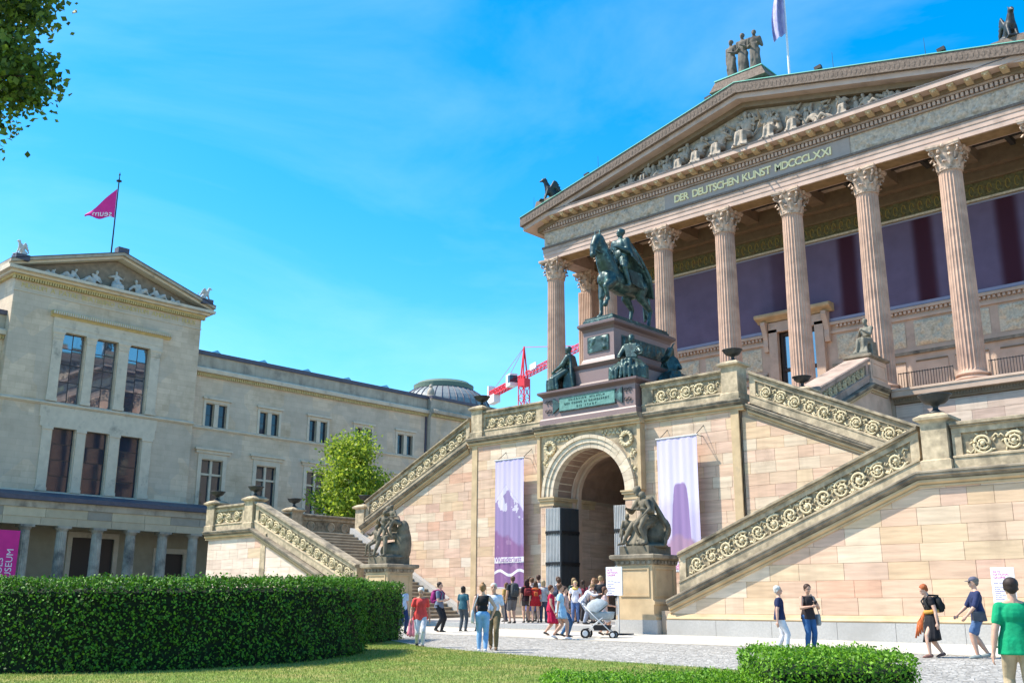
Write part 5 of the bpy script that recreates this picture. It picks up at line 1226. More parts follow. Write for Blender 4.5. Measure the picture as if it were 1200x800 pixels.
# ------------------------------------------------------------------ tower crane far behind
M_red=mat('red_crane_paint',(.62,.03,.045),.5); M_cw=mat('white_crane_paint',(.66,.66,.66),.5)
CR=empty('tower_crane',(-181,200,2),'red tower crane with white cab far behind the staircase','crane')
def lattice(a,b,wd,n,r,parent,name,mt,tri=False):
    a=Vector(a);b=Vector(b);d=(b-a).normalized();up=Vector((0,0,1)) if abs(d.z)<.9 else Vector((0,1,0)); x=d.cross(up).normalized(); y=x.cross(d).normalized()
    cs=[(-.5,-.5),(.5,-.5),(.5,.5),(-.5,.5)] if not tri else [(-.5,-.4),(.5,-.4),(0,.6)]
    m=MB(); 
    for c in cs: o=x*c[0]*wd+y*c[1]*wd; m.bar(a+o,b+o,r*1.6)
    ch=m.build(name,mt,parent)
    for k in range(n):
        m=MB(); p=a+(b-a)*k/n; q=a+(b-a)*(k+1)/n
        for i in range(len(cs)):
            c,e=cs[i],cs[(i+1)%len(cs)]; o1=x*c[0]*wd+y*c[1]*wd; o2=x*e[0]*wd+y*e[1]*wd
            m.bar(p+o1,q+o2,r); m.bar(p+o1,p+o2,r*.9); m.bar(p+o2,q+o1,r*.7)
        m.build('lattice_bay',mt,ch)
    return ch
mx,my,mz=-181.4,200.,62.2
lattice((mx,my,2),(mx,my,59.6),2.2,17,.13,CR,'mast',M_red)
m=MB(); m.box(mx-1.2,mx+1.2,my-1.2,my+1.2,59.4,61.6); m.build('slewing_ring',M_red,CR)
m=MB()
for dx,dy in ((-.8,-.5),(.8,.5),(.2,-.6)): m.bar((mx+dx,my+dy,61.6),(mx,my,70.7),.30)
m.build('apex_frame',M_red,CR)
jd=Vector((39.47,-18.54,0)).normalized()
lattice(Vector((mx,my,62.4))+jd*1.0,Vector((mx,my,62.4))+jd*52,1.5,22,.11,CR,'jib',M_red,True)
cj=lattice(Vector((mx,my,61.9))-jd*1.0,Vector((mx,my,61.9))-jd*26,1.5,10,.17,CR,'counter_jib',M_red)
m=MB(); c=Vector((mx,my,61))-jd*23
def obox(m,c,jd,l,w_,z0,z1):
    s_=Vector((-jd.y,jd.x,0)); a=[c+jd*l+s_*w_,c-jd*l+s_*w_,c-jd*l-s_*w_,c+jd*l-s_*w_]; m.prism([(p.x,p.y,z0) for p in a],[(p.x,p.y,z1) for p in a])
obox(m,c,jd,2.6,1.0,58.9,61.3); m.build('counterweight',M_cw,CR)
m=MB(); obox(m,Vector((mx,my,0))-jd*25.5,jd,.5,1.0,61,64.5); m.build('counterweight',M_cw,CR)
m=MB(); obox(m,Vector((mx,my,0))-jd*4.6+Vector((-.8,-1.6,0)),jd,1.6,1.1,60.2,63.6); cb_=m.build('cab',M_cw,CR); m=MB(); obox(m,Vector((mx,my,0))-jd*3.8+Vector((-.8,-1.72,0)),jd,.75,1.08,61.1,63.1); m.build('cab_window',M_glass,cb_)
m=MB(); obox(m,Vector((mx,my,0))+jd*8.5+Vector((-.4,-.9,0)),jd,2.0,.1,62.4,64.0); m.build('name_panel',M_cw,CR)
for e_ in (-24,-14,34):
    m=MB(); p=Vector((mx,my,62.9))+jd*e_; m.tube([(mx,my,70.5),p],.07,4); m.build('tie_rope',M_red,CR)
# ------------------------------------------------------------------ figures
def V(*a): return Vector(a)
def ik(a,t,l1,l2,hint):
    a=Vector(a);t=Vector(t);d=t-a;L=d.length
    if L>(l1+l2)*.995: t=a+d.normalized()*(l1+l2)*.995; d=t-a; L=d.length
    c=(l1*l1+L*L-l2*l2)/(2*l1*L); c=max(-1,min(1,c)); n=d.normalized(); h=Vector(hint); h=(h-n*h.dot(n)).normalized()
    return a+n*(l1*c)+h*(l1*sqrt(max(0,1-c*c))), t
def skel(s):
    P={}; pel=Vector(s.get('pel',(0,0,.53))); sp=Vector(s.get('spine',(0,0,1))).normalized(); yaw=s.get('twist',0)
    r=Vector((cos(yaw),sin(yaw),0)); r=(r-sp*r.dot(sp)).normalized(); hr=Vector(s.get('hipdir',(1,0,0))).normalized(); f=r.cross(sp)*1.0   # front = right x up -> -Y
    f=-(sp.cross(r)).normalized()
    if f.y>0 and not s.get('flip'): f=f if False else f
    P.update(pel=pel,sp=sp,r=r,f=f,chest=pel+sp*.185,neck=pel+sp*.285,hr=hr)
    hd=Vector(s.get('head',tuple(sp))).normalized(); P['hd']=hd; P['skull']=P['neck']+hd*.098
    hy=s.get('hyaw',0); fr=Matrix.Rotation(hy,3,hd)@f; fr=(fr-hd*fr.dot(hd)).normalized(); P['hf']=fr; P['hs']=hd.cross(fr)*-1
    for sd,n in ((1,'L'),(-1,'R')):
        sh=P['neck']-sp*.036+r*sd*.098; P['sh'+n]=sh
        hand=Vector(s.get('hand'+n,(sd*.16,-.02,.45))); el,wr=ik(sh,hand,.165,.15,s.get('elb'+n,(sd*.5,.8,-.3))); P['el'+n]=el; P['wr'+n]=wr
        hip=pel+hr*sd*.052-Vector((0,0,.01)); P['hip'+n]=hip
        ft=Vector(s.get('foot'+n,(sd*.055,0,.045))); kn,an=ik(hip,ft,.245,.245,s.get('knee'+n,(0,-1,.1))); P['kn'+n]=kn; P['an'+n]=an
        P['toe'+n]=Vector(s.get('toe'+n,(0.02*sd,-1,-.12))).normalized()
    return P
def add_hand(mb,P,n,S,o,fingers=True,grip=.5):
    wr=P['wr'+n]; el=P['el'+n]; d=(wr-el).normalized(); sd=1 if n=='L' else -1
    pal=Vector((sd*-1,0,0)); pal=(pal-d*pal.dot(d)); pal=pal.normalized() if pal.length>.01 else Vector((0,-1,0)); sx_=d.cross(pal).normalized()
    T=lambda v: o+v*S
    mb.cap(T(wr),.0125*S,T(wr+d*.035),.015*S,8,2); mb.ell(T(wr+d*.035),(.018*S,.018*S,.02*S),n=8,m=5)
    if fingers:
        for k,l in enumerate((.038,.045,.042,.032)):
            b=wr+d*.048+sx_*(-.0155+.0105*k)*(1); c=b+d*l*.5+pal*l*.15*grip; e=c+(d*(1-grip*.7)+pal*grip).normalized()*l*.55
            mb.cap(T(b),.0058*S,T(c),.0055*S,6,1); mb.cap(T(c),.0055*S,T(e),.0045*S,6,1)
        b=wr+d*.018-sx_*.014; c=b-sx_*.012+d*.016+pal*.006; e=c+d*.018+pal*.008; mb.cap(T(b),.0065*S,T(c),.006*S,6,1); mb.cap(T(c),.006*S,T(e),.005*S,6,1)
    else: mb.cap(T(wr+d*.04),.014*S,T(wr+d*.075+pal*.015*grip*2),.009*S,8,2)
def body_prims(P,S,o,fingers=True,bare=True,g=1.,nose=True,w_=1.):
    mb=MB(); T=lambda v: o+v*S; pel,sp,r,f=P['pel'],P['sp'],P['r'],P['f']
    R=Matrix((r,-f,sp)).transposed()
    hr=P['hr']
    mb.ell(T(pel+sp*.01),(.088*S*w_,.062*S,.065*S),R,14,9); mb.ell(T(pel+sp*.09),(.075*S*w_,.052*S,.08*S),R,14,9)
    mb.ell(T(P['chest']+sp*.01),(.09*S*w_,.062*S,.09*S),R,14,9); mb.cap(T(P['shL']-r*.02),.034*S,T(P['shR']+r*.02),.034*S,12,3)
    for q_ in 'LR': mb.cap(T(P['sh'+q_]),.028*S,T(P['neck']-sp*.002),.030*S,10,2)
    mb.cap(T(P['neck']-sp*.02),.034*S,T(P['skull']-P['hd']*.03),.030*S,12,3)
    hd,hf=P['hd'],P['hf']; hs=hd.cross(hf).normalized(); RH=Matrix((hs,-hf,hd)).transposed()
    mb.ell(T(P['skull']+hd*.016-hf*.006),(.047*S,.056*S,.053*S),RH,14,10); mb.ell(T(P['skull']+hf*.012-hd*.022),(.037*S,.041*S,.044*S),RH,12,8)
    if nose:
        c=P['skull']; mb.cap(T(c+hf*.048+hd*.006),.006*S,T(c+hf*.061-hd*.014),.008*S,8,2); mb.ell(T(c+hf*.046-hd*.045),(.015*S,.010*S,.010*S),RH,8,5)
        mb.cap(T(c+hf*.047-hd*.028-hs*.012),.005*S,T(c+hf*.047-hd*.028+hs*.012),.005*S,6,1)
        for q in (-1,1): mb.ell(T(c+hs*.044*q-hd*.003-hf*.004),(.007*S,.012*S,.017*S),RH,8,5); mb.cap(T(c+hf*.042+hd*.014+hs*.012*q),.007*S,T(c+hf*.038+hd*.014+hs*.026*q),.006*S,6,1)
    for n in 'LR':
        mb.cap(T(P['sh'+n]),.034*S*g,T(P['el'+n]),.0245*S*g,12,3); m_=P['el'+n].lerp(P['wr'+n],.3); mb.cap(T(P['el'+n]),.0235*S*g,T(m_),.0245*S*g,10,2); mb.cap(T(m_),.0245*S*g,T(P['wr'+n]),.0145*S*g,10,2)
        add_hand(mb,P,n,S,o,fingers)
        mb.cap(T(P['hip'+n]),.058*S,T(P['kn'+n]),.035*S,12,3); m_=P['kn'+n].lerp(P['an'+n],.33)+ (P['kn'+n]-P['an'+n]).cross(hr)*0; mb.cap(T(P['kn'+n]),.034*S,T(m_),.036*S,10,2); mb.cap(T(m_),.036*S,T(P['an'+n]),.020*S,10,2)
        t=P['toe'+n]; a=P['an'+n]; mb.cap(T(a-Vector((0,0,.018))-t*.012),.020*S,T(a+t*.085-Vector((0,0,.026))),.014*S,8,2)
    return mb
def remeshed(mb,name,mt,parent,vox,it=3,fac=.5,**kw):
    me=mb.mesh(name,mt,smooth=True,fix=True)
    m=local(me,name,parent,**kw) if parent is not None else place(me,name,**kw)
    a=m.modifiers.new('remesh','REMESH'); a.mode='VOXEL'; a.voxel_size=vox; a.use_smooth_shade=True
    if it: b=m.modifiers.new('smooth','SMOOTH'); b.factor=fac; b.iterations=it
    return m
SKIN=[(.56,.33,.235),(.50,.29,.20),(.60,.37,.27),(.42,.24,.165)]
def cmat(name,c,rough=.8): return mat(name,c,rough,var=.16,scale=9,bump=.9,bscale=16)
M_skin=[mat('skin_tone_%s'%n,c,.55,var=.04,sub=.08) for n,c in zip(('rosy','tanned','fair','brown'),SKIN)]
EYE=MB().ell((0,0,0),(.011,.006,.008),n=6,m=4).mesh('eye',mat('dark_eye',(.03,.02,.02),.3))
LIP=None
def person(x,y,z,rz,H,label,pose,top=None,bottom=None,hair=None,skin=0,group='visitors in front of the museum',vox=.016,fingers=False,build=1.,sleeve=.45,hat=None,shoe=(.05,.045,.04),bag=None,topname='shirt',glasses=False):
    """top=(colour, hem) bottom=(kind, colour, length) hair=(kind, colour)"""
    S=H/1.0; o=V(0,0,0); P=skel(pose); th=empty('person',(x,y,z),label,'person',group,rz)
    T=lambda v: o+v*S
    sk=M_skin[skin%4]
    remeshed(body_prims(P,S,o,fingers,w_=build),'body',sk,th,vox,2,.4)
    pel,sp,r,f,hr=P['pel'],P['sp'],P['r'],P['f'],P['hr']; R=Matrix((r,-f,sp)).transposed(); rn=random.Random(int(x*100+y))
    if top:
        c,hem=top; mb=MB(); e=.008
        mb.ell(T(P['chest']+sp*.012),((.096*build)*S,.071*S,.092*S),R,14,9); mb.ell(T(pel+sp*.095),(.085*S*build,.064*S,.08*S),R,14,9); mb.cap(T(P['shL']-r*.02-sp*.002),.038*S,T(P['shR']+r*.02-sp*.002),.038*S,12,3)
        for q_ in 'LR': mb.cap(T(P['sh'+q_]),.033*S,T(P['neck']-sp*.012),.028*S,10,2)
        if hem>0: mb.loft([[T(pel+sp*zz)+R@Vector((rx*build*cos(2*pi*i/28)*(1+ff*sin(i*1.9)),ry*sin(2*pi*i/28)*(1+ff*sin(i*1.9)),0))*S for i in range(28)] for zz,rx,ry,ff in ((.14,.080,.060,0),(.09,.090,.068,.01),(.03,.106,.080,.02),(-.02-hem,.116,.090,.035))])
        for n in 'LR':
            if sleeve>0:
                a=P['sh'+n]; b=P['el'+n]
                if sleeve<=1: e_=a.lerp(b,sleeve); mb.cap(T(a),.038*S,T(e_),.036*S,10,2)
                else: e_=b.lerp(P['wr'+n],sleeve-1); mb.cap(T(a),.040*S,T(b),.031*S,10,2); mb.cap(T(b),.031*S,T(e_),.024*S,10,2)
        for k in range(5):   # folds of cloth
            q=rn.uniform(-.06,.06); mb.cap(T(pel+sp*.20+r*q-f*-.06),.010*S,T(pel+sp*.05+r*(q*1.3)+f*.062),.008*S,6,1)
        remeshed(mb,topname,cmat('cloth_%02x%02x%02x'%tuple(int(255*max(0,min(1,v))) for v in c),c),th,vox,3,.5)
    if bottom:
        kd,c,ln=bottom; mt=cmat('cloth_%02x%02x%02x'%tuple(int(255*max(0,min(1,v))) for v in c),c)
        if kd in('trousers','shorts'):
            mb=MB(); mb.ell(T(pel+sp*.012),(.094*S*build,.069*S,.068*S),R,14,9)
            for n in 'LR':
                k_,a_=P['kn'+n],P['an'+n]
                if kd=='shorts':
                    e_=P['hip'+n].lerp(k_,ln); mb.cap(T(P['hip'+n]),.064*S,T(e_),.052*S,12,2)
                else:
                    mb.cap(T(P['hip'+n]),.063*S,T(k_),.041*S,12,3); m_=k_.lerp(a_,.4); mb.cap(T(k_),.041*S,T(m_),.041*S,12,2); mb.cap(T(m_),.041*S,T(a_.lerp(k_,.04)),.031*S*(1 if ln>=1 else .85),10,2)
                    mb.cap(T(k_+Vector((.0,-.02,-.02))),.028*S,T(k_+Vector((0,.0,-.06))),.026*S,8,1)
            remeshed(mb,kd,mt,th,vox,2,.5)
        else:   # skirt or dress: flared loft with folds
            m=MB(); rings=[]; nn=36; top_=pel+sp*.10; kz=min(P['knL'].z,P['knR'].z); cx=(P['knL']+P['knR'])/2
            hem_z=pel.z-ln*(pel.z-.06); 
            for j in range(9):
                t=j/8; c0=top_.lerp(Vector((cx.x*.6+pel.x*.4,cx.y*.5+pel.y*.5,hem_z)),t); rx=(.070+.055*t+.018*sin(pi*t))*build; ry=.054+.055*t+.02*sin(pi*min(1,t*1.6))
                rings.append([T(c0+r*rx*cos(2*pi*i/nn)*(1+.10*t*sin(i*1.75+1))+f*ry*sin(2*pi*i/nn)*(1+.10*t*sin(i*1.75+1))) for i in range(nn)])
            rings.append([T(Vector((cx.x*.6+pel.x*.4,cx.y*.5+pel.y*.5,hem_z+.02)))+(p-T(Vector((cx.x*.6+pel.x*.4,cx.y*.5+pel.y*.5,hem_z))))*.85 for p in rings[-1]])
            m.loft(rings); local(m.mesh('skirt',mt,smooth=True),'skirt',th)
    if hair:
        kd,c=hair; hm=mat('hair_%02x%02x%02x'%tuple(int(255*v) for v in c),c,.6,var=.25,scale=25); mb=MB(); hd,hf=P['hd'],P['hf']; hs=hd.cross(hf).normalized(); RH=Matrix((hs,-hf,hd)).transposed(); c_=P['skull']
        mb.ell(T(c_+hd*.026-hf*.014),(.053*S,.058*S,.050*S),RH,14,9); mb.ell(T(c_-hf*.030+hd*.002),(.044*S,.034*S,.048*S),RH,12,8)
        for q in (-1,1): mb.cap(T(c_+hd*.03+hf*.014+hs*.034*q),.014*S,T(c_-hd*.010-hf*.010+hs*.041*q),.012*S,8,2)
        if kd=='long':
            for q in range(-4,5): b=c_-hf*.034+hs*.011*q; mb.cap(T(b+hd*.01),.015*S,T(P['neck']-P['f']*.045+r*.015*q-sp*.055),.012*S,8,2)
        if kd=='bob':
            for q in range(-4,5): a_=q*.42; b=c_-hf*.034*cos(a_)+hs*.042*sin(a_); mb.cap(T(b+hd*.015),.016*S,T(b-hd*.062),.014*S,8,2)
        if kd=='bun': mb.ell(T(c_-hf*.058+hd*.030),(.022*S,.020*S,.022*S),RH,10,6)
        if kd=='topbun': mb.ell(T(c_-hf*.030+hd*.072),(.026*S,.024*S,.024*S),RH,10,6)
        if kd=='pony': mb.cap(T(c_-hf*.056+hd*.01),.017*S,T(c_-hf*.075-hd*.085),.010*S,8,2)
        if kd=='curly':
            for q in range(26): a_=rn.uniform(0,2*pi); b_=rn.uniform(.0,1.1); mb.ell(T(c_+hd*.02-hf*.012+ (hs*sin(a_)*cos(b_)-hf*abs(cos(a_))*cos(b_)+hd*sin(b_))*.046),(.016*S,.016*S,.016*S),n=6,m=4)
        remeshed(mb,'hair',hm,th,min(vox,.013),1,.4)
    hd,hf=P['hd'],P['hf']; hs=hd.cross(hf).normalized()
    if pose.get('hyaw',0) is not None:
        for q in (-1,1):
            e=local(EYE,'eye',th,loc=T(P['skull']+hf*.0475+hd*.005+hs*.018*q)); e.rotation_euler=(0,0,atan2(hf.x,-hf.y)); e.scale=(S*.75,S*.75,S*.75)
    if glasses:
        m=MB(); 
        for q in (-1,1): m.ell(T(P['skull']+hf*.055+hd*.006+hs*.018*q),(.022,.008,.016),Matrix((hs,-hf,hd)).transposed(),8,5)
        local(m.mesh('sunglasses',M_glass),'sunglasses',th)
    if hat:
        m=MB(); RH=Matrix((hs,-hf,hd)).transposed(); m.ell(T(P['skull']+hd*.036-hf*.006),(.052*S,.060*S,.040*S),RH,14,8); m.ell(T(P['skull']+hd*.022+hf*.062),(.036*S,.042*S,.006*S),RH,12,5)
        local(m.mesh('cap',cmat('cap_cloth',hat),smooth=True),'cap',th)
    for n in 'LR':
        t=P['toe'+n]; a=P['an'+n]; mb=MB(); mb.cap(T(a-Vector((0,0,.020))-t*.018),.025*S,T(a+t*.03-Vector((0,0,.022))),.026*S,10,3); mb.cap(T(a+t*.03-Vector((0,0,.022))),.026*S,T(a+t*.088-Vector((0,0,.030))),.019*S,10,3)
        zmin=min(v[2] for v in mb.v); mb.v=[(v[0],v[1],max(v[2],(a.z-.045)*S)) for v in mb.v]
        local(mb.mesh('shoe',cmat('shoe_%02x%02x%02x'%tuple(int(255*v) for v in shoe),shoe),smooth=True),'shoe',th)
    return th,P,S
def fig_world(th,v,S):
    a=th.rotation_euler[2]; l=Vector(th.location); return l+Matrix.Rotation(a,3,'Z')@(Vector(v)*S)
def backpack(th,P,S,label,c,sc=1.,side=0):
    """bag on the wearer's back (a thing of its own)"""
    m=MB(); b=P['chest']-P['f']*.105-P['sp']*.02; r,f,sp=P['r'],P['f'],P['sp']
    def ringb(t,hw,d0,d1): c0=b+sp*t; return [(c0+r*(hw*cx_)+(-f)*(d0 if cy_<0 else d1))*S for cx_,cy_ in ((-1,-1),(-.6,-1.2),(.6,-1.2),(1,-1),(1,.6),(.6,1),(-.6,1),(-1,.6))]
    m.loft([ringb(-.13*sc,.05,-.01,.03),ringb(-.11*sc,.075,-.035,.045),ringb(0,.078,-.038,.052),ringb(.09*sc,.07,-.036,.04),ringb(.12*sc,.045,-.025,.02)])
    a=th.rotation_euler[2]; loc=th.location
    e=empty('backpack',tuple(loc),label,'backpack','bags carried by visitors',a)
    mt=cmat('bag_%02x%02x%02x'%tuple(int(255*v) for v in c),c); local(m.mesh('bag',mt,smooth=True),'bag',e)
    m=MB(); m.loft([[p*1.0 for p in ringb(-.09*sc,.05,.04,.07)],ringb(-.02,.052,.05,.078),ringb(.02,.04,.045,.06)]); local(m.mesh('pocket',mt,smooth=True),'pocket',e)
    for q in (-1,1):
        if side and q!=side: continue
        m=MB(); pts=[b+r*.055*q+sp*.11-f*.02, P['neck']+r*.062*q+sp*.018, P['chest']+r*.066*q+f*.078+sp*.05, P['chest']+r*.075*q+f*.055-sp*.06, b+r*.07*q-sp*.09]
        m.tube([p*S for p in pts],.012*S,6); local(m.mesh('strap',mt,smooth=True),'strap',e)
    return e
def shoulder_bag(th,P,S,label,c,n='R',drop=.30,size=.07,cat='bag',cross=False):
    sd=1 if n=='L' else -1; r,f,sp=P['r'],P['f'],P['sp']; sh=P['neck']+r*sd*.07; 
    c0=sh-Vector((0,0,drop))+r*sd*.075+ (0*f); m=MB(); 
    m.loft([[(c0+Vector((0,0,z))+f*(hw*a_)+r*(d*b_))*S for a_,b_ in ((-1,-.6),(-.7,-1),(.7,-1),(1,-.6),(1,.6),(.7,1),(-.7,1),(-1,.6))] for z,hw,d in ((-size,size*.8,.014),(-size*.7,size,.024),(size*.5,size*.95,.022),(size*.9,size*.85,.010))])
    e=empty(cat.replace(' ','_'),tuple(th.location),label,cat,'bags carried by visitors',th.rotation_euler[2]); mt=cmat('bag_%02x%02x%02x'%tuple(int(255*v) for v in c),c); local(m.mesh('bag_body',mt,smooth=True),'bag_body',e)
    m=MB(); a=(P['neck']-r*sd*.06+f*.0+sp*.01) if cross else sh+sp*.02
    m.tube([(c0+Vector((0,0,size*.8))+f*size*.8)*S,(P['chest']+f*.08)*S if cross else (sh+f*.045-sp*.02)*S,a*S,(P['chest']-f*.085)*S if cross else (sh-f*.045-sp*.02)*S,(c0+Vector((0,0,size*.8))-f*size*.8)*S],.007*S,5); local(m.mesh('strap',mt),'strap',e)
    return e
# --- poses (local, facing -Y, heights in body heights)
STAND=dict(footL=(.06,.01,.045),footR=(-.06,-.01,.045),handL=(.15,-.02,.46),handR=(-.15,-.02,.46))
def walk(st=.12,arm=.10,lean=.03): return dict(pel=(0,0,.515),spine=(0,-lean,1),footL=(.045,-st,.05),footR=(-.045,st*1.05,.075),toeR=(0,-1,-.5),handL=(.155,arm*.8,.46),handR=(-.155,-arm,.47),kneeR=(0,-1,0))
def walk2(st=.12,arm=.10,lean=.03): return dict(pel=(0,0,.515),spine=(0,-lean,1),footR=(-.045,-st,.05),footL=(.045,st*1.05,.075),toeL=(0,-1,-.5),handR=(-.155,arm*.8,.46),handL=(.155,-arm,.47))
def pos_for(px_dir,*a): return None
PEOPLE=0
def F_(deg): return radians(deg)
# view direction helpers: rz=0 faces -Y; camera lies toward (+.68,-.73) => facing camera rz=+43; back to camera rz=-137; image-right rz=+133; image-left rz=-47
def G(x,y,up=0): return gz(x,y)+up
th,P,S=person(-12.27,22.6,G(-12.27,22.6),F_(118),1.60,'white-haired woman in navy polo shirt and white trousers, walking to the right',dict(STAND,pel=(0,0,.52),footL=(.05,.06,.045),footR=(-.05,-.07,.045),handR=(-.15,.03,.455),handL=(.15,-.04,.455)),top=((.012,.022,.07),.02),bottom=('trousers',(.62,.62,.64),1),hair=('curly',(.55,.53,.50)),skin=0,vox=.0115,fingers=True,build=1.12,sleeve=.55)
th,P,S=person(-11.77,23.07,G(-11.77,23.07),F_(60),1.62,'woman with dark bun, black patterned top and jeans, looking at her phone',dict(STAND,handL=(.03,-.17,.70),handR=(-.06,-.18,.66),elbL=(.6,.3,-.6),elbR=(-.6,.3,-.6),head=(0,-.25,1)),top=((.03,.022,.022),.03),bottom=('trousers',(.03,.10,.24),.9),hair=('bun',(.05,.025,.015)),skin=1,vox=.0115,fingers=True,sleeve=0)
m=MB(); m.box(-.035,.035,-.006,.006,-.07,.07); ph=local(m.mesh('phone',M_iron),'phone',None); ph.location=fig_world(th,(-.01,-.215,.70),S); ph.rotation_euler=(.6,0,F_(60)); tag(ph,'dark phone held by the woman with the bun','phone')
shoulder_bag(th,P,S,'grey shoulder bag of the woman looking at her phone',(.30,.31,.31),'L',.34,.085)
th,P,S=person(-8.95,23.41,G(-8.95,23.41),F_(-50),1.64,'red-haired woman in a black knee-length dress with orange scarf, walking left',dict(pel=(0,0,.515),spine=(0,-.16,1),head=(0,-.55,1),footL=(.05,-.10,.045),footR=(-.05,.10,.06),toeR=(0,-1,-.35),handL=(.15,.0,.44),handR=(-.13,-.12,.47)),top=((.014,.013,.016),.0),bottom=('dress',(.014,.013,.016),.66),hair=('curly',(.34,.085,.02)),skin=2,vox=.0115,fingers=True,build=1.1,sleeve=.4,shoe=(.20,.10,.08))
backpack(th,P,S,'small dark backpack of the red-haired woman in black',(.02,.022,.022),.85)
def belt_scarf(th,P,S,c1,c2):
    m=MB(); pel,r,f=P['pel']+P['sp']*.085,P['r'],P['f']
    ring=[(pel+r*.098*cos(t)+f*.075*sin(t))*S for t in [2*pi*k/20 for k in range(21)]]; m.tube(ring,.028*S,8)
    e=empty('scarf',tuple(th.location),'orange and ochre scarf tied round the waist of the woman in black','scarf',None,th.rotation_euler[2]); local(m.mesh('knot_band',cmat('ochre_scarf',c1),smooth=True),'knot_band',e)
    m=MB()
    for k in range(4): m.tube([(pel-r*.08+f*.07)*S,(pel-r*(.10+.01*k)+f*(.10+.015*k)-Vector((0,0,.12)))*S,(pel-r*(.09+.012*k)+f*(.11+.03*k)-Vector((0,0,.26+.02*k)))*S],.020*S,6,.012*S)
    local(m.mesh('hanging_end',cmat('orange_scarf',c2),smooth=True),'hanging_end',e)
belt_scarf(th,P,S,(.50,.26,.05),(.52,.13,.04))
th,P,S=person(-8.08,23.73,G(-8.08,23.73),F_(-55),1.78,'bearded man in grey cap, navy shirt and blue shorts, walking left with hand forward',dict(pel=(0,0,.515),spine=(0,-.05,1),footL=(.05,-.07,.045),footR=(-.05,.08,.06),handL=(.12,-.17,.50),handR=(-.12,-.20,.52),elbL=(.5,.9,-.3),elbR=(-.5,.9,-.3)),top=((.018,.028,.085),.06),bottom=('shorts',(.07,.13,.26),.85),hair=('short',(.16,.14,.12)),hat=(.10,.10,.14),skin=0,vox=.0115,fingers=True,sleeve=.95,glasses=True,build=1.12,shoe=(.25,.28,.27))
m=MB(); m.loft([[(a*.13,b*.05,z) for a,b in ((-1,-1),(1,-1),(1,1),(-1,1))] for z in (-.10,.07)]+[[(a*.11,b*.03,.10) for a,b in ((-1,-1),(1,-1),(1,1),(-1,1))]]); bg_=m.build('bum_bag',cmat('grey_bag_cloth',(.06,.065,.08)),label='dark grey waist bag on the hip of the man in the cap',cat='bag',group='bags carried by visitors'); bg_.location=fig_world(th,(.12,-.03,.50),S); bg_.rotation_euler=(0,0,F_(35))
th,P,S=person(-4.14,13.38,G(-4.14,13.38),F_(-150),1.70,'man with short dark hair in bright green T-shirt, seen from behind close to the camera',dict(STAND,pel=(0,0,.52),footL=(.06,-.08,.045),footR=(-.06,.07,.05),handL=(.17,.02,.445),handR=(-.17,-.03,.445),head=(0,-.10,1)),top=((.0,.29,.125),.055),bottom=('trousers',(.42,.33,.21),1),hair=('short',(.035,.022,.018)),skin=0,vox=.0105,fingers=True,sleeve=.62,build=1.15,topname='t_shirt')
e=backpack(th,P,S,'black drawstring backpack hanging from the right shoulder of the man in green',(.015,.015,.018),.85,side=-1); e.location=Vector(e.location)+Vector((.20,.16,-.16))
th,P,S=person(-21.0,19.0,G(-21.0,19.0),F_(50),1.62,'white-haired woman in coral red blouse and white trousers carrying a pink jacket',dict(walk(.07,.06,.05),head=(0,-.35,1)),top=((.74,.07,.06),.05),bottom=('trousers',(.60,.58,.62),1),hair=('curly',(.62,.60,.56)),skin=1,vox=.0115,fingers=True,sleeve=.6,build=1.1)
m=MB(); p=Vector((-.15,.05,.40))
for k in range(7): m.cap(V(p.x+.012*k,p.y+.02*sin(k),p.z+.04)*S,.028*S,V(p.x+.018*k-.05,p.y+.03*cos(k*2),p.z-.20+.02*sin(k*2))*S,.022*S,8,2)
jk=empty('jacket',tuple(th.location),'pink jacket hanging from the hand of the woman in coral red','jacket',None,th.rotation_euler[2]); remeshed(m,'jacket_cloth',cmat('pink_jacket_cloth',(.60,.20,.28)),jk,.014)
th,P,S=person(-18.24,18.58,G(-18.24,18.58),F_(-140),1.68,'young woman seen from behind in black strap top and light blue jeans',dict(STAND,footL=(.05,-.03,.045),footR=(-.05,.05,.05),handL=(.14,-.05,.48),handR=(-.14,-.05,.52),elbR=(-.7,.4,0)),top=((.012,.012,.014),.0),bottom=('trousers',(.20,.38,.62),.9),hair=('topbun',(.30,.16,.07)),skin=2,vox=.0115,fingers=True,sleeve=0,build=.96,topname='strap_top',shoe=(.6,.6,.6))
shoulder_bag(th,P,S,'white cloth bag on the left shoulder of the young woman in jeans',(.55,.55,.56),'L',.30,.10,'tote bag')
th,P,S=person(-18.72,19.48,G(-18.72,19.48),F_(40),1.72,'older man in white short-sleeved shirt and khaki trousers, walking toward the camera',dict(walk(.09,.05),handL=(.16,-.04,.46)),top=((.66,.68,.74),.0),bottom=('trousers',(.16,.12,.06),1),hair=('short',(.50,.47,.42)),skin=1,vox=.0115,fingers=True,sleeve=.65,build=1.1,shoe=(.14,.09,.05))
th,P,S=person(-27.1,25.4,G(-27.1,25.4),F_(110),1.80,'man in grey T-shirt and black trousers reading a leaflet, facing right by the steps',dict(walk(.04,.0),handL=(.05,-.18,.64),handR=(-.05,-.17,.62)),top=((.14,.17,.24),.03),bottom=('trousers',(.018,.018,.022),1),hair=('short',(.03,.02,.015)),skin=0,sleeve=.6)
backpack(th,P,S,'magenta backpack of the man reading a leaflet',(.26,.02,.14),1.0)
th,P,S=person(-26.9,26.4,G(-26.9,26.4),F_(-165),1.62,'dark-haired person seen from behind in teal shirt and grey jeans',dict(STAND),top=((.025,.10,.135),.03),bottom=('trousers',(.06,.075,.09),1),hair=('bob',(.02,.014,.012)),skin=0,sleeve=.55)
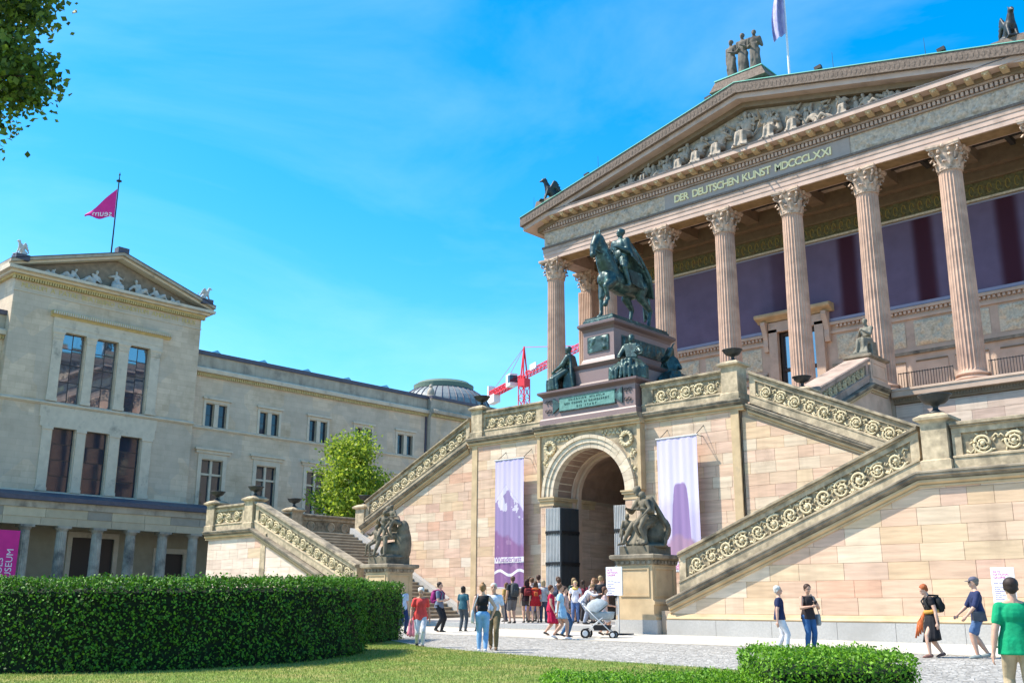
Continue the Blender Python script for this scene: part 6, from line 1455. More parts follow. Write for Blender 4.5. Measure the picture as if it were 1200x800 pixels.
th,P,S=person(-26.55,26.75,G(-26.55,26.75),F_(140),1.32,'child with dark hair beside the person in teal, mostly hidden',dict(STAND),top=((.04,.05,.07),.03),bottom=('trousers',(.03,.03,.035),1),hair=('short',(.02,.014,.012)),skin=1,sleeve=.55)
th,P,S=person(-27.7,24.2,G(-27.7,24.2),F_(80),1.70,'boy in pale blue T-shirt and dark blue trousers behind the woman in coral red',dict(walk(.06,.04)),top=((.42,.52,.66),.03),bottom=('trousers',(.02,.035,.10),1),hair=('short',(.02,.015,.015)),skin=2,sleeve=.6)
th,P,S=person(-25.5,21.95,G(-25.5,21.95),F_(60),1.70,'grey-haired man in green polo shirt half hidden by the end of the hedge',dict(STAND),top=((.03,.13,.07),.03),bottom=('trousers',(.20,.22,.27),1),hair=('short',(.45,.42,.38)),skin=0,sleeve=.6,build=1.1)
# the queue on the threshold platform
def Q(px_x,y,h): return None
QUEUE=[
 (-27.72,29.9,1.82,F_(-110),'man in black T-shirt and grey shorts at the left end of the queue',dict(STAND,handR=(-.13,-.10,.55)),((.03,.03,.035),.03),('shorts',(.12,.115,.12),.95),('short',(.10,.06,.04)),1,.5),
 (-27.75,30.75,1.70,F_(-120),'woman with long dark hair in black shirt and short shorts, queueing',dict(STAND),((.03,.012,.018),.03),('shorts',(.06,.05,.05),.5),('long',(.035,.012,.010)),1,.6),
 (-28.6,31.9,1.80,F_(-150),'man in slate blue shirt standing behind the queue',dict(STAND),((.10,.13,.20),.03),('trousers',(.05,.05,.06),1),('short',(.05,.03,.02)),0,.6),
 (-27.4,30.9,1.62,F_(-130),'girl in red T-shirt dress with long hair and orange scarf, back to us',dict(STAND,footL=(.07,.01,.045),footR=(-.07,0,.045)),((.42,.012,.02),.05),('dress',(.40,.012,.02),.30),('long',(.07,.035,.02)),2,.6),
 (-28.15,31.5,1.76,F_(-100),'woman in sleeveless pale top and blue skirt in the queue',dict(STAND),((.60,.50,.44),.0),('skirt',(.10,.14,.36),.62),('short',(.12,.06,.03)),2,0),
 (-28.3,32.1,1.88,F_(-140),'tall man in white shirt rising above the queue',dict(STAND),((.62,.62,.62),.03),('trousers',(.10,.09,.08),1),('short',(.06,.03,.02)),1,1.4),
 (-27.25,31.2,1.66,F_(-150),'fair-haired woman in the middle of the queue in grey top',dict(STAND),((.35,.36,.38),.03),('trousers',(.05,.06,.10),1),('bob',(.40,.30,.17)),2,.6),
 (-27.3,32.2,1.80,F_(160),'man in light shirt deep in the queue by the gate leaf',dict(STAND),((.55,.55,.58),.03),('trousers',(.10,.10,.12),1),('short',(.10,.06,.04)),0,.6),
 (-26.5,31.3,1.72,F_(-170),'young man in pale sleeveless shirt with dark backpack in the queue',dict(STAND),((.50,.46,.44),.03),('shorts',(.10,.13,.22),.9),('short',(.07,.035,.02)),2,0),
 (-26.6,32.3,1.74,F_(-100),'woman in dark green top before the arch opening',dict(STAND),((.05,.09,.08),.03),('skirt',(.10,.10,.10),.5),('bob',(.25,.16,.08)),2,.5),
 (-25.6,31.2,1.62,F_(30),'woman in white T-shirt with yellow scarf and dark glasses, facing us',dict(STAND,head=(0,-.2,1),handL=(.12,-.12,.55),handR=(-.12,-.12,.55)),((.68,.66,.72),.04),('trousers',(.10,.16,.32),1),('curly',(.45,.33,.17)),2,.5),
 (-24.75,30.7,1.66,F_(115),'person in white shirt bending forward with outstretched arms beside the notice board',dict(pel=(0,.04,.51),spine=(0,-.75,1),head=(0,-.6,.8),handL=(.12,-.42,.66),handR=(-.12,-.40,.66),elbL=(.3,0,-1),elbR=(-.3,0,-1)),((.66,.66,.74),.04),('trousers',(.30,.33,.40),1),('short',(.22,.14,.07)),0,1.6),
 (-24.2,31.0,1.80,F_(-150),'person in black top and black shorts next to the notice board',dict(STAND),((.015,.018,.025),.04),('shorts',(.02,.02,.025),.8),('short',(.30,.22,.12)),1,.5),
 (-25.7,32.5,1.74,F_(-160),'brown-haired man at the back of the queue inside the arch light',dict(STAND),((.20,.20,.22),.03),('trousers',(.06,.06,.08),1),('short',(.14,.07,.035)),0,.6),
 (-25.0,32.1,1.74,F_(170),'man in dark blue shirt at the back of the queue right side',dict(STAND),((.05,.06,.12),.03),('trousers',(.06,.06,.08),1),('short',(.17,.09,.045)),0,.6),
]
QUEUE+=[
 (-29.2,31.1,1.58,F_(-80),'short woman in mustard top at the far left of the platform, half behind others',dict(STAND),((.42,.27,.08),.03),('trousers',(.07,.08,.12),1),('bob',(.12,.06,.03)),1,.6),
 (-26.0,33.0,1.70,F_(-140),'woman in striped grey dress near the passage entrance',dict(STAND),((.36,.36,.37),.03),('dress',(.33,.33,.34),.5),('pony',(.20,.10,.05)),2,.3),
 (-24.5,32.9,1.84,F_(-120),'tall fair man in light blue shirt in the passage entrance',dict(STAND),((.36,.45,.60),.03),('trousers',(.12,.11,.09),1),('short',(.42,.30,.16)),0,.6),
 (-26.9,33.3,1.66,F_(-170),'person in maroon top deepest in the queue',dict(STAND),((.20,.03,.05),.03),('trousers',(.05,.05,.06),1),('long',(.05,.03,.02)),1,.6),
 (-25.1,31.7,1.70,F_(-70),'woman in beige blouse and dark short skirt near the right side of the queue',dict(STAND),((.50,.42,.32),.03),('skirt',(.06,.07,.10),.5),('long',(.22,.12,.06)),2,.6),
]
for (x,y,H,rz,lb,ps,tp,bt,hr_,skn,sl_) in QUEUE:
    th,P,S=person(x,y,G(x,y,.172),rz,H,lb,ps,tp,bt,hr_,skn,vox=.019,sleeve=sl_,group='visitors queueing on the platform')
    if 'left end' in lb: backpack(th,P,S,'dark grey backpack of the man in black T-shirt',(.05,.055,.06),1.15)
    if 'long dark hair in black' in lb: backpack(th,P,S,'small red and black backpack of the long-haired woman',(.16,.015,.02),.7)
    if 'dark backpack' in lb: backpack(th,P,S,'dark blue backpack in the middle of the queue',(.04,.05,.08),.95)
    if 'bending' in lb: shoulder_bag(th,P,S,'dark cross-body bag of the person bending forward',(.03,.03,.035),'R',.30,.07,cross=True)
    if 'orange scarf' in lb:
        m=MB(); m.tube([(P['neck']+P['r']*.06*cos(t)+P['f']*.055*sin(t)-P['sp']*.015)*S for t in [2*pi*k/14 for k in range(15)]],.03*S,7); [m.cap((P['chest']-P['f']*.075+P['r']*q)*S,.02*S,(P['chest']-P['f']*.08+P['r']*q-P['sp']*.08)*S,.015*S,6,1) for q in (-.03,0,.03)]
        e=empty('scarf',tuple(th.location),'orange scarf on the shoulders of the girl in red','scarf',None,rz); local(m.mesh('scarf_cloth',cmat('orange_scarf',(.52,.2,.04)),smooth=True),'scarf_cloth',e)
    if 'yellow scarf' in lb:
        m=MB(); m.tube([(P['neck']+P['r']*.055*cos(t)+P['f']*.05*sin(t)-P['sp']*(.01-.02*sin(t)*-1))*S for t in [2*pi*k/14 for k in range(15)]],.03*S,7)
        e=empty('scarf',tuple(th.location),'yellow scarf round the neck of the woman facing us','scarf',None,rz); local(m.mesh('scarf_cloth',cmat('yellow_scarf',(.62,.42,.10)),smooth=True),'scarf_cloth',e)
# walkers with the pushchair
th,P,S=person(-22.3,25.9,G(-22.3,25.9),F_(125),1.66,'curly-haired woman in a crimson dress walking right behind the woman in light blue',dict(walk(.10,.08)),((.40,.006,.05),.03),('dress',(.40,.006,.05),.62),('curly',(.12,.045,.02)),1,vox=.014,sleeve=.3)
th,P,S=person(-20.55,24.3,G(-20.55,24.3),F_(130),1.70,'woman with brown curly hair in a short light blue dress, walking right beside the pushchair',dict(walk2(.12,.06),handL=(.14,-.14,.50)),((.30,.50,.66),.03),('dress',(.28,.47,.64),.34),('curly',(.11,.05,.025)),1,vox=.0125,fingers=True,sleeve=.55,shoe=(.6,.6,.62))
shoulder_bag(th,P,S,'brown bag at the hip of the woman in light blue',(.13,.085,.05),'L',.30,.05,cross=True)
th,P,S=person(-21.2,25.3,G(-21.2,25.3),F_(120),1.62,'person in blue trousers hidden behind the woman in light blue',dict(walk(.05,.04)),((.52,.34,.31),.03),('trousers',(.03,.10,.22),1),('short',(.06,.03,.02)),0,vox=.018)
th,P,S=person(-20.9,26.9,G(-20.9,26.9),F_(125),1.60,'parent in pale pink top pushing the pushchair',dict(walk(.07,.04,.10),handL=(.10,-.20,.58),handR=(-.10,-.20,.58)),((.55,.40,.38),.03),('shorts',(.42,.40,.42),.9),('long',(.10,.045,.025)),1,vox=.018)
for i,(x,y) in enumerate(((-71.0,31.3),(-71.2,36.2),(-70.8,37.9),(-71.3,39.0))):
    person(x,y,G(x,y)+.12,F_(90+40*i),1.72,['far visitor in white under the colonnade, leftmost of the four heads above the hedge','far visitor before the wide colonnade door, only head above the hedge','far visitor in dark shirt by the fourth colonnade column','far visitor in white, rightmost under the colonnade'][i],dict(STAND),((.55,.55,.55) if i%2==0 else (.06,.06,.08),.03),('trousers',(.06,.06,.08),1),('short',(.08,.05,.03)),i%3,vox=.03,group='far visitors under the colonnade')
# --- pushchair
def pushchair(x,y,rz):
    th=empty('pushchair',(x,y,G(x,y)),'grey-hooded pushchair with white frame and black wheels in front of the queue','pushchair',None,rz)
    wm=mat('white_metal_frame',(.62,.62,.62),.35); gr=cmat('grey_hood_cloth',(.34,.37,.38)); bl=mat('black_rubber',(.02,.02,.02),.7)
    wheel=MB().loft([[(s_*.025,r*cos(2*pi*i/20),r*sin(2*pi*i/20)) for i in range(20)] for s_,r in ((-1,.105),(-1.1,.13),(0,.145),(1.1,.13),(1,.105))],cap=False)
    wheel.loft([[(s_*.024,.10*cos(2*pi*i/20),.10*sin(2*pi*i/20)) for i in range(20)] for s_ in (-.9,.9)])
    wmesh=wheel.mesh('wheel',bl,smooth=False); rim=MB(); rim.lathe([(0,-.03),(.075,-.03),(.085,-.02),(.085,.02),(.075,.03),(0,.03)],n=16); rim.v=[(v[2],v[0],v[1]) for v in rim.v]; rim=rim.mesh('rim',wm)
    for xx in (-.27,.27):
        for yy,sc_ in ((-.42,.80),(.42,1.05)):
            w_=local(wmesh,'wheel',th,loc=(xx,yy,.145*sc_),scale=(1,sc_,sc_)); local(rim,'rim',w_)
    m=MB()
    for xx in (-.24,.24): m.tube([(xx,-.42,.15),(xx,-.10,.45),(xx,.10,.62),(xx,.46,.98)],.017,7); m.tube([(xx,.42,.15),(xx,.10,.45),(xx,-.12,.62)],.017,7)
    m.tube([(-.24,.46,.98),(-.2,.50,1.03),(.2,.50,1.03),(.24,.46,.98)],.02,8); m.tube([(-.27,.42,.15),(.27,.42,.15)],.014,6); m.tube([(-.27,-.42,.13),(.27,-.42,.13)],.014,6)
    local(m.mesh('frame',wm,smooth=True),'frame',th)
    m=MB(); m.loft([[(a*.21,b,z) for a,b in ((-1,-.30),(1,-.30),(1,.16),(-1,.16))] for z in (.24,.27)]+[[(a*.24,b,.40) for a,b in ((-1,-.34),(1,-.34),(1,.22),(-1,.22))]]); local(m.mesh('basket',cmat('black_basket',(.035,.03,.03))),'basket',th)
    m=MB(); m.loft([[(.21*cos(t)*k+0,-.06+.40*sin(t)*k,z) for t in [2*pi*i/24 for i in range(24)]] for k,z in ((.70,.55),(.92,.60),(1.0,.74),(1.02,.80),(.9,.80),(.8,.62))]); local(m.mesh('carrycot',gr,smooth=True),'carrycot',th)
    m=MB(); rings=[]      # ribbed hood
    for k in range(13):
        a=radians(8+11*k); rr=1+.04*(k%2); rings.append([(.25*cos(t)*rr, .14+ (.42*rr)*cos(a)*sin(t)-.10, .76+.42*rr*sin(a)*sin(t)) for t in [pi*i/16 for i in range(17)]])
    m.loft(rings,cap=False,closed=False); hd_=m.mesh('hood',gr,smooth=True,fix=False); h=local(hd_,'hood',th); sm=h.modifiers.new('t','SOLIDIFY'); sm.thickness=.012
    return th
pushchair(-20.0,25.55,F_(120))

# ------------------------------------------------------------------ statues
def drape_seated(mb,P,S,n=9,r=.020,spread=.10,back=True,seed=0,low=.02):
    rn=random.Random(seed); pel=P['pel']; kn=(P['knL']+P['knR'])/2; an=(P['anL']+P['anR'])/2; hr=P['hr']
    for k in range(n):
        q=-1+2*k/(n-1); a=pel+hr*q*.085+Vector((0,0,.03)); kk=P['knR'].lerp(P['knL'],(q+1)/2)+Vector((0,-.01+.03*abs(q),.02-.02*abs(q)))
        bt=an+hr*q*(.085+spread*.5)+Vector((0,rn.uniform(-.01,.02),-.045+low)); mid=kk.lerp(bt,.5)+Vector((0,.035+rn.uniform(-.012,.012),0))
        mb.cap(a*S,r*1.5*S,kk*S,r*1.2*S,8,2); mb.cap(kk*S,r*1.1*S,mid*S,r*.9*S,8,2); mb.cap(mid*S,r*.9*S,bt*S,r*1.2*S,8,2)
        if k<n-1: mb.cap((kk+Vector((0,.03,-.02)))*S,r*1.2*S,(bt+hr*.02+Vector((0,.045,0)))*S,r*1.3*S,8,2)
    for q in (-.06,0,.06):
        mb.cap((pel+hr*q)*S,.06*S,((P['knL']+P['knR'])/2+hr*q+Vector((0,.05,-.05)))*S,.05*S,8,2); mb.cap(((P['knL']+P['knR'])/2+hr*q+Vector((0,.05,-.05)))*S,.05*S,(an+hr*q+Vector((0,.06,0)))*S,.055*S,8,2)
def drape_stand(mb,P,S,n=11,r=.017,flare=.105,seed=0):
    rn=random.Random(seed); pel=P['pel']; r_,f=P['r'],P['f']; w_=pel+P['sp']*.12
    mb.cap(w_*S,.06*S,Vector((0,0,.05))*S,.078*S,12,2)
    for k in range(n*2):
        t=2*pi*k/(n*2); a=w_+r_*.062*cos(t)+f*.050*sin(t); b=Vector((r_.x*flare*cos(t)+f.x*flare*.85*sin(t),r_.y*flare*cos(t)+f.y*flare*.85*sin(t),.012)); m_=a.lerp(b,.5)+Vector((rn.uniform(-.008,.008),rn.uniform(-.008,.008),0))
        mb.cap(a*S,r*.8*S,m_*S,r*S,6,1); mb.cap(m_*S,r*S,b*S,r*1.15*S,6,1)
def sash(mb,P,S,pts,r=.022):
    for a,b in zip(pts,pts[1:]): mb.cap(Vector(a)*S,r*S,Vector(b)*S,r*S,8,2)
def hair_prims(mb,P,S,kind='bun'):
    c,hd,hf=P['skull'],P['hd'],P['hf']; hs=hd.cross(hf).normalized(); RH=Matrix((hs,-hf,hd)).transposed()
    mb.ell((c+hd*.022-hf*.014)*S,(.050*S,.055*S,.046*S),RH,12,8)
    if kind=='bun': mb.ell((c-hf*.062+hd*.02)*S,(.024*S,.022*S,.022*S),RH,8,6)
    if kind=='veil':
        for q in range(-3,4): mb.cap((c+hd*.045+hs*.012*q)*S,.022*S,(P['neck']-P['f']*.04+P['r']*.030*q-P['sp']*.05)*S,.022*S,8,2)
def statue(name,loc,rz,H,label,pose,mt,vox,drape='seated',hair='bun',extra=None,group=None,cat='statue',seed=0,parent=None,it=2,top=True):
    S=H; P=skel(pose); mb=body_prims(P,S,V(0,0,0),fingers=vox<.02,g=1.3,w_=1.12); hair_prims(mb,P,S,hair)
    if drape=='seated': drape_seated(mb,P,S,seed=seed)
    if drape=='stand': drape_stand(mb,P,S,seed=seed)
    if top:
        f,r,sp=P['f'],P['r'],P['sp']
        for k in range(6): q=k/5; mb.cap((P['neck']+r*(.07-.14*q)+f*.03-sp*.03)*S,.013*S,(P['pel']+sp*.10+r*(.06-.10*q)+f*.05)*S,.014*S,6,1)
    if extra: extra(mb,P,S)
    kw=dict(name=name)
    me=mb.mesh(name,mt,smooth=True)
    if parent: o=place(me,name,parent,loc=loc,rot=(0,0,rz))
    else:
        o=bpy.data.objects.new(name,me); COL.objects.link(o); o.location=loc; o.rotation_euler=(0,0,rz); tag(o,label,cat,group)
    a=o.modifiers.new('remesh','REMESH'); a.mode='VOXEL'; a.voxel_size=vox; a.use_smooth_shade=True
    b=o.modifiers.new('smooth','SMOOTH'); b.factor=.5; b.iterations=it
    return o
SEAT=dict(pel=(0,.06,.29),spine=(0,.02,1),footL=(.07,-.22,.045),footR=(-.06,-.25,.045),handL=(.12,-.10,.42),handR=(-.10,-.15,.40))
# four bronze figures on the monument corners
def rockseat(h=.27,w=.13):
    def fn(mb,P,S): mb.prism([V(-w,-.02,0)*S,V(w,-.02,0)*S,V(w,.20,0)*S,V(-w,.20,0)*S],[V(-w*.9,0,h)*S,V(w*.9,0,h)*S,V(w*.9,.18,h)*S,V(-w*.9,.18,h)*S])
    return fn
def shawl(mb,P,S):
    bulk(mb,P,S,5,.9)
    rockseat()(mb,P,S)
    for k in range(9): q=-1+k/4; a=P['neck']+P['r']*.09*q*.8-P['f']*.035; b=P['pel']+P['r']*.15*q-P['f']*.09+Vector((0,0,-.05)); mb.cap(a*S,.024*S,b*S,.030*S,6,1); mb.cap(b*S,.03*S,(b+Vector((0,.03,-.18)))*S,.02*S,6,1)
def bulk(mb,P,S,seed=0,w_=1.):
    rn=random.Random(seed)
    for k in range(15):
        t=pi*(.0+1.15*k/14)-.25; a=P['pel']+V(.12*cos(t)*w_,-.02-.03*sin(t),.03); b=V(.25*cos(t)*w_+rn.uniform(-.02,.02),-.12-.17*sin(t),.16+rn.uniform(-.03,.03)); c_=V(.27*cos(t)*w_,-.10-.20*sin(t),.02)
        mb.cap(a*S,.040*S,b*S,.032*S,7,2); mb.cap(b*S,.032*S,c_*S,.026*S,7,2)
    for k in range(8):
        q=-1+2*k/7; a=P['neck']+P['r']*.08*q+P['f']*.035; b=P['pel']+P['sp']*.08+P['r']*(.07*q+.03)+P['f']*.065; mb.cap(a*S,.019*S,b*S,.021*S,6,1)
    for n in 'LR': mb.cap(P['sh'+n]*S,.048*S,P['el'+n]*S,.038*S,9,2)
def wreath_arm(mb,P,S):
    bulk(mb,P,S,2)
    rockseat()(mb,P,S); w_=P['wrL']
    mb.tube([(w_+Vector((.03+.055*cos(t),-.01,.02+.055*sin(t))))*S for t in [2*pi*k/14 for k in range(15)]],.014*S,6)
    for k in range(5): mb.cap((P['shR']+Vector((0,.02,-.05)))*S,.02*S,(P['pel']+Vector((-.16,.02*k,-.10)))*S,.028*S,6,1)
    for k in range(7): q=-1+k/3; a=P['pel']+Vector((.13*q-.03,-.02,.02)); mb.cap(a*S,.03*S,(a+Vector((-.03,-.02,-.20)))*S,.022*S,6,1)
zb_=11.04
statue('bronze_figure',(XC-1.75,34.95,zb_),F_(-75),2.95,'green bronze figure seated at the left corner of the monument pedestal, back turned',dict(SEAT,head=(-.0,-.35,1),handR=(-.10,-.20,.36),handL=(.10,-.16,.34)),M_bronze,.03,hair='short',extra=shawl,group='bronze allegories around the monument pedestal')
statue('bronze_figure',(XC+1.72,35.15,zb_),F_(20),3.05,'green bronze woman holding a wreath, seated at the front right corner of the monument',dict(SEAT,spine=(0,.06,1),handL=(.15,-.16,.40),handR=(-.13,-.12,.36),elbL=(.6,.4,-.6),elbR=(-.6,.4,-.6)),M_bronze,.026,extra=wreath_arm,group='bronze allegories around the monument pedestal',seed=3)
statue('bronze_figure',(XC+1.75,38.3,zb_),F_(55),3.0,'dark veiled bronze figure resting chin on hand at the rear right of the monument',dict(SEAT,head=(0,-.5,1),handR=(-.02,-.12,.70),elbR=(-.2,-.9,-.8),handL=(.10,-.16,.36)),M_bronze,.03,hair='veil',extra=shawl,group='bronze allegories around the monument pedestal',seed=5)
# mother and child
def child(mb,S,base,sc,pose,rz=0,hair='short'):
    P=skel(pose); m2=body_prims(P,S*sc,V(0,0,0),fingers=False,g=1.25); hair_prims(m2,P,S*sc,hair); R=Matrix.Rotation(rz,3,'Z'); c=P['skull']
    m2.ell(c*S*sc,(.060*S*sc,.062*S*sc,.066*S*sc))
    m2.v=[tuple(R@Vector(v)+Vector(base)*S) for v in m2.v]; mb.add(m2.v,m2.f)
def mother(mb,P,S):
    mb.ell(V(.02,.10,.12)*S,(.19*S,.16*S,.15*S)); mb.ell(V(.10,.14,.20)*S,(.13*S,.13*S,.16*S)); mb.ell(V(0,0,.0)*S,(.27*S,.24*S,.05*S))
    child(mb,S,(.12,-.17,.02),.66,dict(pel=(0,0,.50),spine=(-.10,.05,1),head=(-.25,-.1,1),footL=(.06,-.02,.05),footR=(-.04,-.05,.10),handL=(.16,-.08,.52),handR=(-.20,-.05,.66)),F_(-15))
    child(mb,S,(-.20,-.14,.03),.52,dict(pel=(0,.05,.26),spine=(.1,-.15,1),head=(0,-.4,1),footL=(.06,-.28,.06),footR=(-.08,-.20,.06),handL=(.10,-.25,.12),handR=(-.16,-.12,.10)),F_(30))
    for k in range(7): q=-1+k/3; mb.cap((P['shL']+V(.02,.03,-.02))*S,.024*S,(V(.17+.02*k,.10-.03*q,.22))*S,.026*S,6,1); mb.cap(V(.17+.02*k,.10-.03*q,.22)*S,.026*S,V(.19+.01*k,.08-.03*q,.03)*S,.022*S,6,1)
statue('stone_statue',(sx(1,6.74),28.95,3.56),F_(-8),2.85,'dark stone mother bending over a child, smaller child at her feet, on the right pedestal',dict(SEAT,pel=(.02,.06,.32),spine=(-.02,-.42,1),head=(-.45,-.65,.75),handL=(.12,-.22,.42),handR=(-.12,-.20,.44),footR=(-.12,-.28,.05),footL=(.16,-.18,.05)),M_dstat,.02,extra=mother,hair='bun')
def father(mb,P,S):
    mb.ell(V(.15,.12,.20)*S,(.13*S,.14*S,.30*S)); mb.ell(V(.17,.10,.40)*S,(.09*S,.10*S,.16*S)); mb.ell(V(0,.06,.10)*S,(.22*S,.17*S,.14*S)); mb.ell(V(-.02,0,0)*S,(.27*S,.24*S,.05*S))
    child(mb,S,(-.06,-.10,.12),.62,dict(pel=(0,0,.50),spine=(.1,.0,1),head=(.15,-.2,1),footL=(.08,.0,.05),footR=(-.10,-.12,.05),handL=(.10,-.08,.66),handR=(-.12,-.10,.70)),F_(15))
    child(mb,S,(-.20,-.16,.02),.55,dict(pel=(0,.05,.42),spine=(.2,.05,1),head=(.1,-.2,1),footL=(.02,-.12,.05),footR=(-.12,-.16,.05),handL=(.12,-.10,.62),handR=(-.08,-.14,.60)),F_(-10))
    child(mb,S,(.12,-.10,.26),.55,dict(pel=(0,0,.50),spine=(-.1,.05,1),head=(-.1,-.2,1),footL=(.06,-.02,.05),footR=(-.04,-.05,.10),handL=(.12,-.12,.60),handR=(-.16,-.05,.72)),F_(-10))
statue('stone_statue',(sx(-1,6.75),28.95,3.56),F_(5),2.85,'dark stone seated figure with children leaning on a rock, on the left pedestal',dict(SEAT,pel=(.0,.08,.34),spine=(-.05,-.18,1),head=(-.25,-.45,.9),handL=(.12,-.14,.55),handR=(-.14,-.12,.52),footR=(-.10,-.24,.05),footL=(.08,-.20,.05)),M_dstat,.021,extra=father,drape=None,hair='short',top=False)
# poet on the cheek wall
statue('seated_statue',(sx(1,6.85),48.2,ZP+1.74),F_(-5),2.68,'grey-green seated statue with folded hands on the block before the fifth column',dict(SEAT,handL=(.03,-.13,.46),handR=(-.03,-.14,.44),head=(-.1,-.2,1)),M_gstat,.03,extra=rockseat(),hair='short',seed=8)
# white sculpture inside the passage
IN=empty('plaster_plinth',(XC-1.0,38.6,1.02),'low white plinth under the plaster sculpture in the passage','plinth')
m=MB(); m.loft([[(a*w_,b*w_,z) for a,b in ((-1,-1),(1,-1),(1,1),(-1,1))] for w_,z in ((.45,0),(.45,.15),(.40,.2),(.40,1.15),(.45,1.2))]); local(m.mesh('plinth_block',M_wstat),'plinth_block',IN)
def group2(mb,P,S): mb.ell(V(.02,.08,.12)*S,(.17*S,.15*S,.14*S)); child(mb,S,(.12,-.05,.05),.7,dict(pel=(0,0,.50),spine=(-.3,.0,1),head=(-.4,-.1,1),footL=(.08,.0,.05),footR=(-.04,.1,.05),handL=(-.10,-.12,.75),handR=(-.22,-.10,.80)))
statue('plaster_sculpture',(XC-1.0,38.6,2.24),F_(20),1.75,'white plaster sculpture of entwined figures in the dark passage',dict(SEAT,spine=(.1,-.2,1),head=(.3,-.2,1),handL=(.2,-.15,.55),handR=(-.14,-.2,.3)),M_wstat,.018,extra=group2,drape=None,top=False)
# three figures on the apex
m=MB(); m.prism([(XC-1.9,49.0,31.85),(XC+1.9,49.0,31.85),(XC+1.9,51,31.85),(XC-1.9,51,31.85)],[(XC-1.55,49.2,32.55),(XC+1.55,49.2,32.55),(XC+1.55,51,32.55),(XC-1.55,51,32.55)])
ab=m.build('figure_base',M_sima,GB)
m=MB(); m.box(XC-1.62,XC+1.62,49.15,51.0,32.551,32.62); m.build('base_edge',M_copper,ab)
M_rstat=mat('sooty_roof_statue',(.13,.115,.095),.85,var=.25,scale=4,dark=(.05,.045,.04),dscale=1.5,damt=.10)
for i,(x,rz,lb,ps) in enumerate(((-.80,F_(-12),'leftmost of the three draped figures on the pediment apex',dict(STAND,handL=(.06,-.10,.62),handR=(-.10,-.05,.47),elbL=(.3,.3,-1),elbR=(-.3,.3,-1))),(0,F_(5),'middle draped figure on the pediment apex, slightly taller',dict(STAND,handL=(.04,-.11,.64),handR=(-.04,-.11,.60),elbL=(.3,.3,-1),elbR=(-.3,.3,-1))),(.80,F_(20),'rightmost draped figure on the pediment apex, turned outward',dict(STAND,handL=(.08,-.09,.66),handR=(-.08,-.10,.60),elbL=(.3,.3,-1),elbR=(-.3,.3,-1))))):
    statue('roof_figure',(XC+x,50.0,32.62),rz,(2.95,3.1,3.0)[i],lb,ps,M_rstat,.04,drape='stand',group='three figures on the apex',seed=i)
def griffin(loc,rz,sc,mt,label,group,vox=.05):
    mb=MB(); c=mb.cap
    c((0,.25,.35),.26,(0,-.15,.85),.24); c((0,-.15,.85),.22,(0,-.32,1.25),.14); mb.ell((0,-.40,1.38),(.13,.20,.14)); c((0,-.5,1.35),.08,(0,-.68,1.28),.04)
    for s in (-1,1):
        c((s*.15,-.2,.75),.10,(s*.16,-.42,.10),.06); c((s*.16,-.42,.06),.07,(s*.16,-.60,.06),.05); c((s*.2,.3,.30),.2,(s*.22,0,.14),.1); c((s*.07,-.36,1.5),.03,(s*.09,-.34,1.62),.015)
        for k in range(7): t=k/6; c((s*.18,-.05+.05*k,.85+.02*k),.10,(s*.24,.25+.50*t-.1,1.30-.85*t*t),.06)
    c((0,.5,.25),.06,(0,.85,.5),.05); c((0,.85,.5),.05,(0,.8,.85),.04); mb.box(-.35,.35,-.75,.7,-.02,.08)
    mb.v=[tuple(Vector(v)*sc) for v in mb.v]
    o=bpy.data.objects.new('griffin',mb.mesh('griffin',mt,smooth=True)); COL.objects.link(o); o.location=loc; o.rotation_euler=(0,0,rz); tag(o,label,'griffin statue',group)
    a=o.modifiers.new('remesh','REMESH'); a.mode='VOXEL'; a.voxel_size=vox; a.use_smooth_shade=True
    return o
griffin((XC-15.1,49.5,28.55),F_(-35),1.15,M_urn,'dark griffin crouching on the left corner of the temple pediment','corner griffins of the temple')
griffin((XC+15.0,49.5,28.60),F_(35),1.15,M_urn,'dark griffin on the right corner of the temple pediment, at the frame edge','corner griffins of the temple')
for s,dz in ((-1,-.3),(1,.25)):
    m=MB(); x=XC+s*15.05; m.prism([(x-.9,48.7,28.0),(x+.9,48.7,28.0),(x+.9,50.3,28.0),(x-.9,50.3,28.0)],[(x-.8,48.8,28.6),(x+.8,48.8,28.6),(x+.8,50.3,28.6),(x-.8,50.3,28.6)]); m.build('corner_base',M_sima,GB)
griffin((NX+.4,YA-7.6,26.42),F_(20),.75,M_nfig,'pale griffin on the left corner of the far museum pediment','corner griffins of the long museum',.04)
griffin((NX+.4,YA+7.6,26.42),F_(160),.75,M_nfig,'pale griffin on the right corner of the far museum pediment','corner griffins of the long museum',.04)
